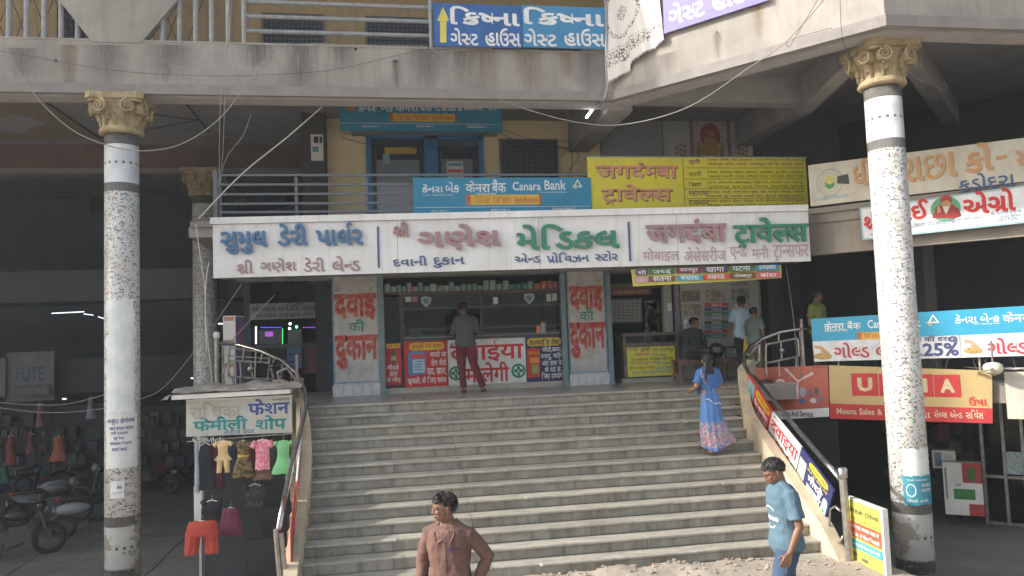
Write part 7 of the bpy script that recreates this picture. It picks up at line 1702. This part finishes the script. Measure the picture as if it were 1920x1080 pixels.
person('man in a brown long sleeved shirt with a pen in its pocket, looking left', (onY(842,1000,6.9).x, 6.9, 0.0), R(-25), 1.74, bs, cloth('grey trousers cloth', (.10,.10,.11)),
    J=dict(sL=(.182,.01,1.365), sR=(-.178,-.02,1.365), eL=(.315,.10,1.16), wL=(.225,.02,.95), eR=(-.265,.04,1.13), wR=(-.255,-.06,.89), hL=(-.6,.1,-.8), head=(-.025,-.045,1.60), neck=(0,-.005,1.46)), sleeve='long', head=(R(-50),R(5)), vox=.0062, hairlen=.009, extra=brown_extra, hem=.80)
# man in the blue t-shirt, foreground right
def blue_extra(t, j, P, spine):
    ns = mat('shirt print', (.62,.64,.65), .7)
    def fn(u, z, d):
        c = spine(z); a = u/.15; v = Vector((math.sin(a), -math.cos(a), 0)); h = BV[t.name].ray_cast(Vector((c.x, c.y, z))+v*.6, -v)[0]
        return (h if h else Vector((c.x, c.y, z))+v*.16)+v*.004
    letters(None, 'Citizens', (-.11,1.14,.13,1.19), ns, t, d=.0, off=.03, px=False, fn=fn)
    for zc, a0 in ((1.165, 0), (1.165, math.pi)):
        mb = MB(); n = 14; vs = []
        for i in range(n+1):
            a = a0+.75+(math.pi-1.5)*i/n; vs += [fn(.12*math.cos(a), zc+.105*math.sin(a), 0), fn(.12*math.cos(a)*.9, zc+.092*math.sin(a), 0)]
        mb.add(vs, [(2*i, 2*i+1, 2*i+3, 2*i+2) for i in range(n)]).build('print_arc', ns, t)
person('man in a slate blue t-shirt and jeans walking left at the foot of the steps', (onY(1474,1000,7.2).x, 7.2, 0.02), R(-97), 1.80, cloth('slate blue cloth', (.085,.15,.20), (.075,.135,.18)), cloth('denim', (.05,.085,.15), (.035,.06,.11)),
    J=dict(head=(0,-.085,1.575), neck=(0,-.03,1.46), chest=(0,-.01,1.3), kL=(.10,-.16,.52), aL=(.10,.06,.12), kR=(-.10,.02,.50), aR=(-.11,.22,.14), eL=(.225,.04,1.11), wL=(.235,-.07,.88), eR=(-.22,.07,1.12), wR=(-.22,.05,.88)), sleeve='short', head=(0,R(28)), vox=.0062, hairlen=.004, extra=blue_extra, hem=.82, shoe=mat('black shoe', (.02,.02,.02), .5))
# counter customer
person('man in a grey shirt and maroon trousers leaning at the medical counter, seen from behind', (onY(874,640,15.1).x, 15.12, 2.085), R(172), 1.75, cloth('grey shirt cloth', (.085,.085,.09)), cloth('maroon trousers cloth', (.15,.02,.03)),
    J=dict(kL=(.10,.0,.49), aL=(.07,.10,.09), kR=(-.14,.02,.50), aR=(-.30,.06,.09) , hip=(.02,.02,.93), chest=(.02,-.02,1.30), neck=(.03,-.06,1.46), head=(.05,-.10,1.59), eL=(.25,-.04,1.14), wL=(.17,-.25,1.08), eR=(-.22,-.03,1.14), wR=(-.10,-.27,1.08)), sleeve='long', head=(R(25),R(10)), vox=.008, hairlen=.010, hem=.86)
# seated man
person('man in a dark shirt sitting on the bench in front of the clinic poster', (onY(1300,640,15.2).x, 15.2, 2.08), R(12), 1.68, cloth('dark green shirt cloth', (.035,.045,.045)), cloth('black trousers cloth', (.015,.015,.018)),
    J=dict(hip=(0,.0,.55), chest=(0,.02,.93), neck=(0,.0,1.08), head=(.03,-.04,1.215), sL=(.185,0,1.03), sR=(-.185,0,1.03), kL=(.13,-.42,.52), aL=(.20,-.36,.10), kR=(-.06,-.42,.56), aR=(.10,-.52,.16), eL=(.25,-.04,.78), wL=(.10,-.24,.66), eR=(-.24,-.06,.76), wR=(-.02,-.26,.64)), sleeve='long', head=(R(40),0), vox=.008, hairlen=.007, hem=.86)
# man in the light blue t-shirt
person('young man in a light blue t-shirt standing with his back turned before the clinic poster', (onY(1394,640,14.85).x, 14.85, 2.085), R(176), 1.70, cloth('light blue cloth', (.40,.55,.72)), cloth('black trousers cloth', (.015,.015,.018)),
    J=dict(eL=(.27,.03,1.13), wL=(.30,-.05,.90), eR=(-.26,.03,1.13), wR=(-.30,-.08,.92), kL=(.09,.03,.5), aL=(.06,.10,.09)), sleeve='short', vox=.008, hairlen=.012, hem=.84, skinm=skin)
# person with a yellow bag
def bag_extra(t, j, P, spine):
    w_ = j['wL']+Vector((0,-.02,-.10)); mb = MB()
    mb.grid(lambda s, v: (w_.x+(.10+.03*v)*math.cos(2*math.pi*s)*(1+.1*math.sin(12*s)), w_.y+.06*math.sin(2*math.pi*s)*(.4+v), w_.z-.36*v), 20, 8)
    mb.build('bag_body', mat('yellow plastic bag', (.62,.52,.10), .5, col2=(.5,.42,.10), scale=9), bagt, smooth=True); MB().tube([w_+Vector((-.06,0,0)), w_+Vector((-.02,0,.10)), w_+Vector((.03,0,.10)), w_+Vector((.07,0,0))], .008, 6).build('handle', MATS['yellow plastic bag'], bagt)
bl_ = (onY(1416,640,14.35).x, 14.35, 2.085)
bagt = thing('carrier_bag', 'yellow plastic carrier bag held by the child in the grey green shirt', 'bag', bl_, R(120), local=True)
person('child in a grey green shirt holding a yellow bag, beside the man in light blue', bl_, R(120), 1.45, cloth('grey green cloth', (.13,.18,.17)), cloth('olive shorts cloth', (.13,.12,.08)), J=dict(eL=(.24,-.02,1.13), wL=(.26,-.14,.95)), sleeve='short', vox=.009, hairlen=.008, extra=bag_extra)
# man in green at the walkway
px_ = onS(1534, 610, 22.3)
person('man in an olive green t-shirt standing behind the bank banner on the raised walkway', (px_.x, px_.y, 2.08), R(28), 1.74, cloth('olive green cloth', (.22,.25,.06)), cloth('olive shorts cloth', (.1,.1,.1)), sleeve='short', vox=.009, head=(R(30),0), hairlen=.002)

# woman in the blue sari climbing the steps
def sari_mat():
    m = bpy.data.materials.new('blue printed sari'); m.use_nodes = True; t = m.node_tree; N = t.nodes; L = t.links; b = N['Principled BSDF']; b.inputs['Roughness'].default_value = .8
    tc = N.new('ShaderNodeTexCoord'); sx = N.new('ShaderNodeSeparateXYZ'); L.new(tc.outputs['Object'], sx.inputs[0])
    vo = N.new('ShaderNodeTexVoronoi'); vo.inputs['Scale'].default_value = 10; L.new(tc.outputs['Object'], vo.inputs[0])
    nz = N.new('ShaderNodeTexNoise'); nz.inputs['Scale'].default_value = 24; nz.inputs['Detail'].default_value = 3; L.new(tc.outputs['Object'], nz.inputs[0])
    pat = N.new('ShaderNodeValToRGB'); cr = pat.color_ramp; cr.interpolation = 'CONSTANT'
    cr.elements[0].color = (.075,.20,.46,1); cr.elements[1].position = .47; cr.elements[1].color = (.55,.16,.12,1)
    for p, c in ((.53,(.58,.42,.36)),(.58,(.16,.36,.32)),(.64,(.075,.20,.46))): e = cr.elements.new(p); e.color = (*c,1)
    L.new(nz.outputs[0], pat.inputs[0])
    zr = N.new('ShaderNodeValToRGB'); cz = zr.color_ramp; cz.elements[0].color = (.0,0,0,1); cz.elements[0].position = .055; cz.elements[1].position = .075; cz.elements[1].color = (1,1,1,1)
    e = cz.elements.new(.27); e.color = (1,1,1,1); e = cz.elements.new(.33); e.color = (0,0,0,1); e = cz.elements.new(.66); e.color = (0,0,0,1); e = cz.elements.new(.72); e.color = (.8,.8,.8,1)
    dv = N.new('ShaderNodeMath'); dv.operation = 'DIVIDE'; L.new(sx.outputs[2], dv.inputs[0]); dv.inputs[1].default_value = 1.75; L.new(dv.outputs[0], zr.inputs[0])
    nb = N.new('ShaderNodeTexNoise'); nb.inputs['Scale'].default_value = 3; L.new(tc.outputs['Object'], nb.inputs[0])
    base = N.new('ShaderNodeMixRGB'); L.new(nb.outputs[0], base.inputs[0]); base.inputs[1].default_value = (.045,.13,.36,1); base.inputs[2].default_value = (.10,.24,.50,1)
    mx = N.new('ShaderNodeMixRGB'); L.new(zr.outputs[0], mx.inputs[0]); L.new(base.outputs[0], mx.inputs[1]); L.new(pat.outputs[0], mx.inputs[2]); L.new(mx.outputs[0], b.inputs['Base Color'])
    return m
sari = sari_mat()
def sari_extra(t, j, P, spine):
    # skirt with pleats, hem trailing to the viewer's right
    def skirt(s, v):
        a = 2*math.pi*s; z = 1.02-.93*v; w_ = .158+.035*v**1.3+.02*math.sin(v*3.1); d = .118+.05*v
        tail = max(0, math.cos(a+.5))**3*max(0, v-.35)**1.3*.62
        pl_ = .014*math.sin(a*11+v*2)*v+.010*math.sin(a*5+v*5)*(.3+v)
        x = -((w_+pl_)*math.cos(a)+tail); y = (d+pl_)*math.sin(a)+.03*v
        return (x+hp.x*(1-v), y+hp.y*(1-v), z+.035*math.sin(a*2+1)*v+.16*tail)
    hp = j['hip']
    MB().grid(skirt, 88, 30).build('sari_skirt', sari, t, smooth=True)
    # pallu over the left shoulder, hanging down the back
    mb = MB()
    def pallu(s, v):
        x0 = .19-.05*v; c = spine(1.43-.55*v); w_ = .145
        return (c.x+x0-w_*2*s*(.55+.45*v)+.02*math.sin(v*7), c.y+.118+.010*math.sin(s*16+v*3)+.015*v, 1.435-.50*v-.16*s*(1-.3*v)+.02*math.sin(s*9))
    MB().grid(pallu, 30, 24).build('sari_pallu', sari, t, smooth=True)
    MB().grid(lambda s, v: (.18-.36*s, -.125-.01*math.sin(s*9), 1.42-.40*v-.12*s), 14, 12).build('sari_front', sari, t, smooth=True)
    # border ribbon of the pallu
    MB().tube([pallu(s/14, 1) for s in range(15)], .009, 5).build('border', mat('white sari border', (.62,.62,.66), .8), t, smooth=True)
    # hair knot and long loose hair down the back
    hb = MB(); hb.ball(P(0,.105,.0), .045, .035, .045, 10, 8); c = P(0,.10,-.03)
    for i in range(16):
        dx = (i-7.5)*.006; hb.tube([c+Vector((dx,0,0)), c+Vector((dx*1.6+.01,.06,-.12)), c+Vector((dx*2.0+.03,.085,-.26)), c+Vector((dx*1.5+.04+.01*math.sin(i),.09,-.40-.03*math.sin(i*2)))], [.014,.013,.010,.003], 6)
    link_mesh(remesh(hb, .007, 1), 'long_hair', hairm, t, smooth=True)
    MB().tube([P(.03*math.cos(a), .10+.0, -.035+.012*math.sin(a)) for a in [i*.7 for i in range(9)]], .007, 6).build('hair_clip', mat('pale clip', (.5,.5,.45), .5), t)
pw2 = onY(1336, 840, 11.83)
person('woman in a bright blue printed sari climbing the marble steps, seen from behind', (pw2.x, 11.83, 1.14), R(186), 1.60, cloth('blue blouse cloth', (.05,.14,.36)), None,
    J=dict(aR=(-.10,.0,.25), kR=(-.10,-.08,.62), aL=(.09,.12,.09), kL=(.10,0,.5), neck=(0,-.05,1.45), chest=(0,-.03,1.3), head=(-.03,-.09,1.575), eL=(.27,.03,1.15), wL=(.24,-.18,1.08), eR=(-.22,-.03,1.13), wR=(-.20,-.22,1.10)), sleeve='short', vox=.008, hem=1.08, hairlen=.004, head=(R(-20),R(8)), extra=sari_extra, skinm=skin2)

bpy.data.scenes.remove(TS)

# ------------------------------------------------------------------ haze volume added to imitate the milky veil of a dirty lens
hz = MB().box(-405, 405, -405, 405, -2.2, 12.0)
hm_ = bpy.data.materials.new('added lens veil'); hm_.use_nodes = True; t_ = hm_.node_tree; t_.nodes.remove(t_.nodes['Principled BSDF'])
pv = t_.nodes.new('ShaderNodeVolumePrincipled'); pv.inputs['Color'].default_value = (.86,.93,1,1); pv.inputs['Density'].default_value = .0016; pv.inputs['Anisotropy'].default_value = .2
t_.links.new(pv.outputs[0], t_.nodes['Material Output'].inputs['Volume'])
hz.build('haze', hm_, None, kind='stuff', label='thin haze volume added over the whole scene to imitate a milky lens veil')
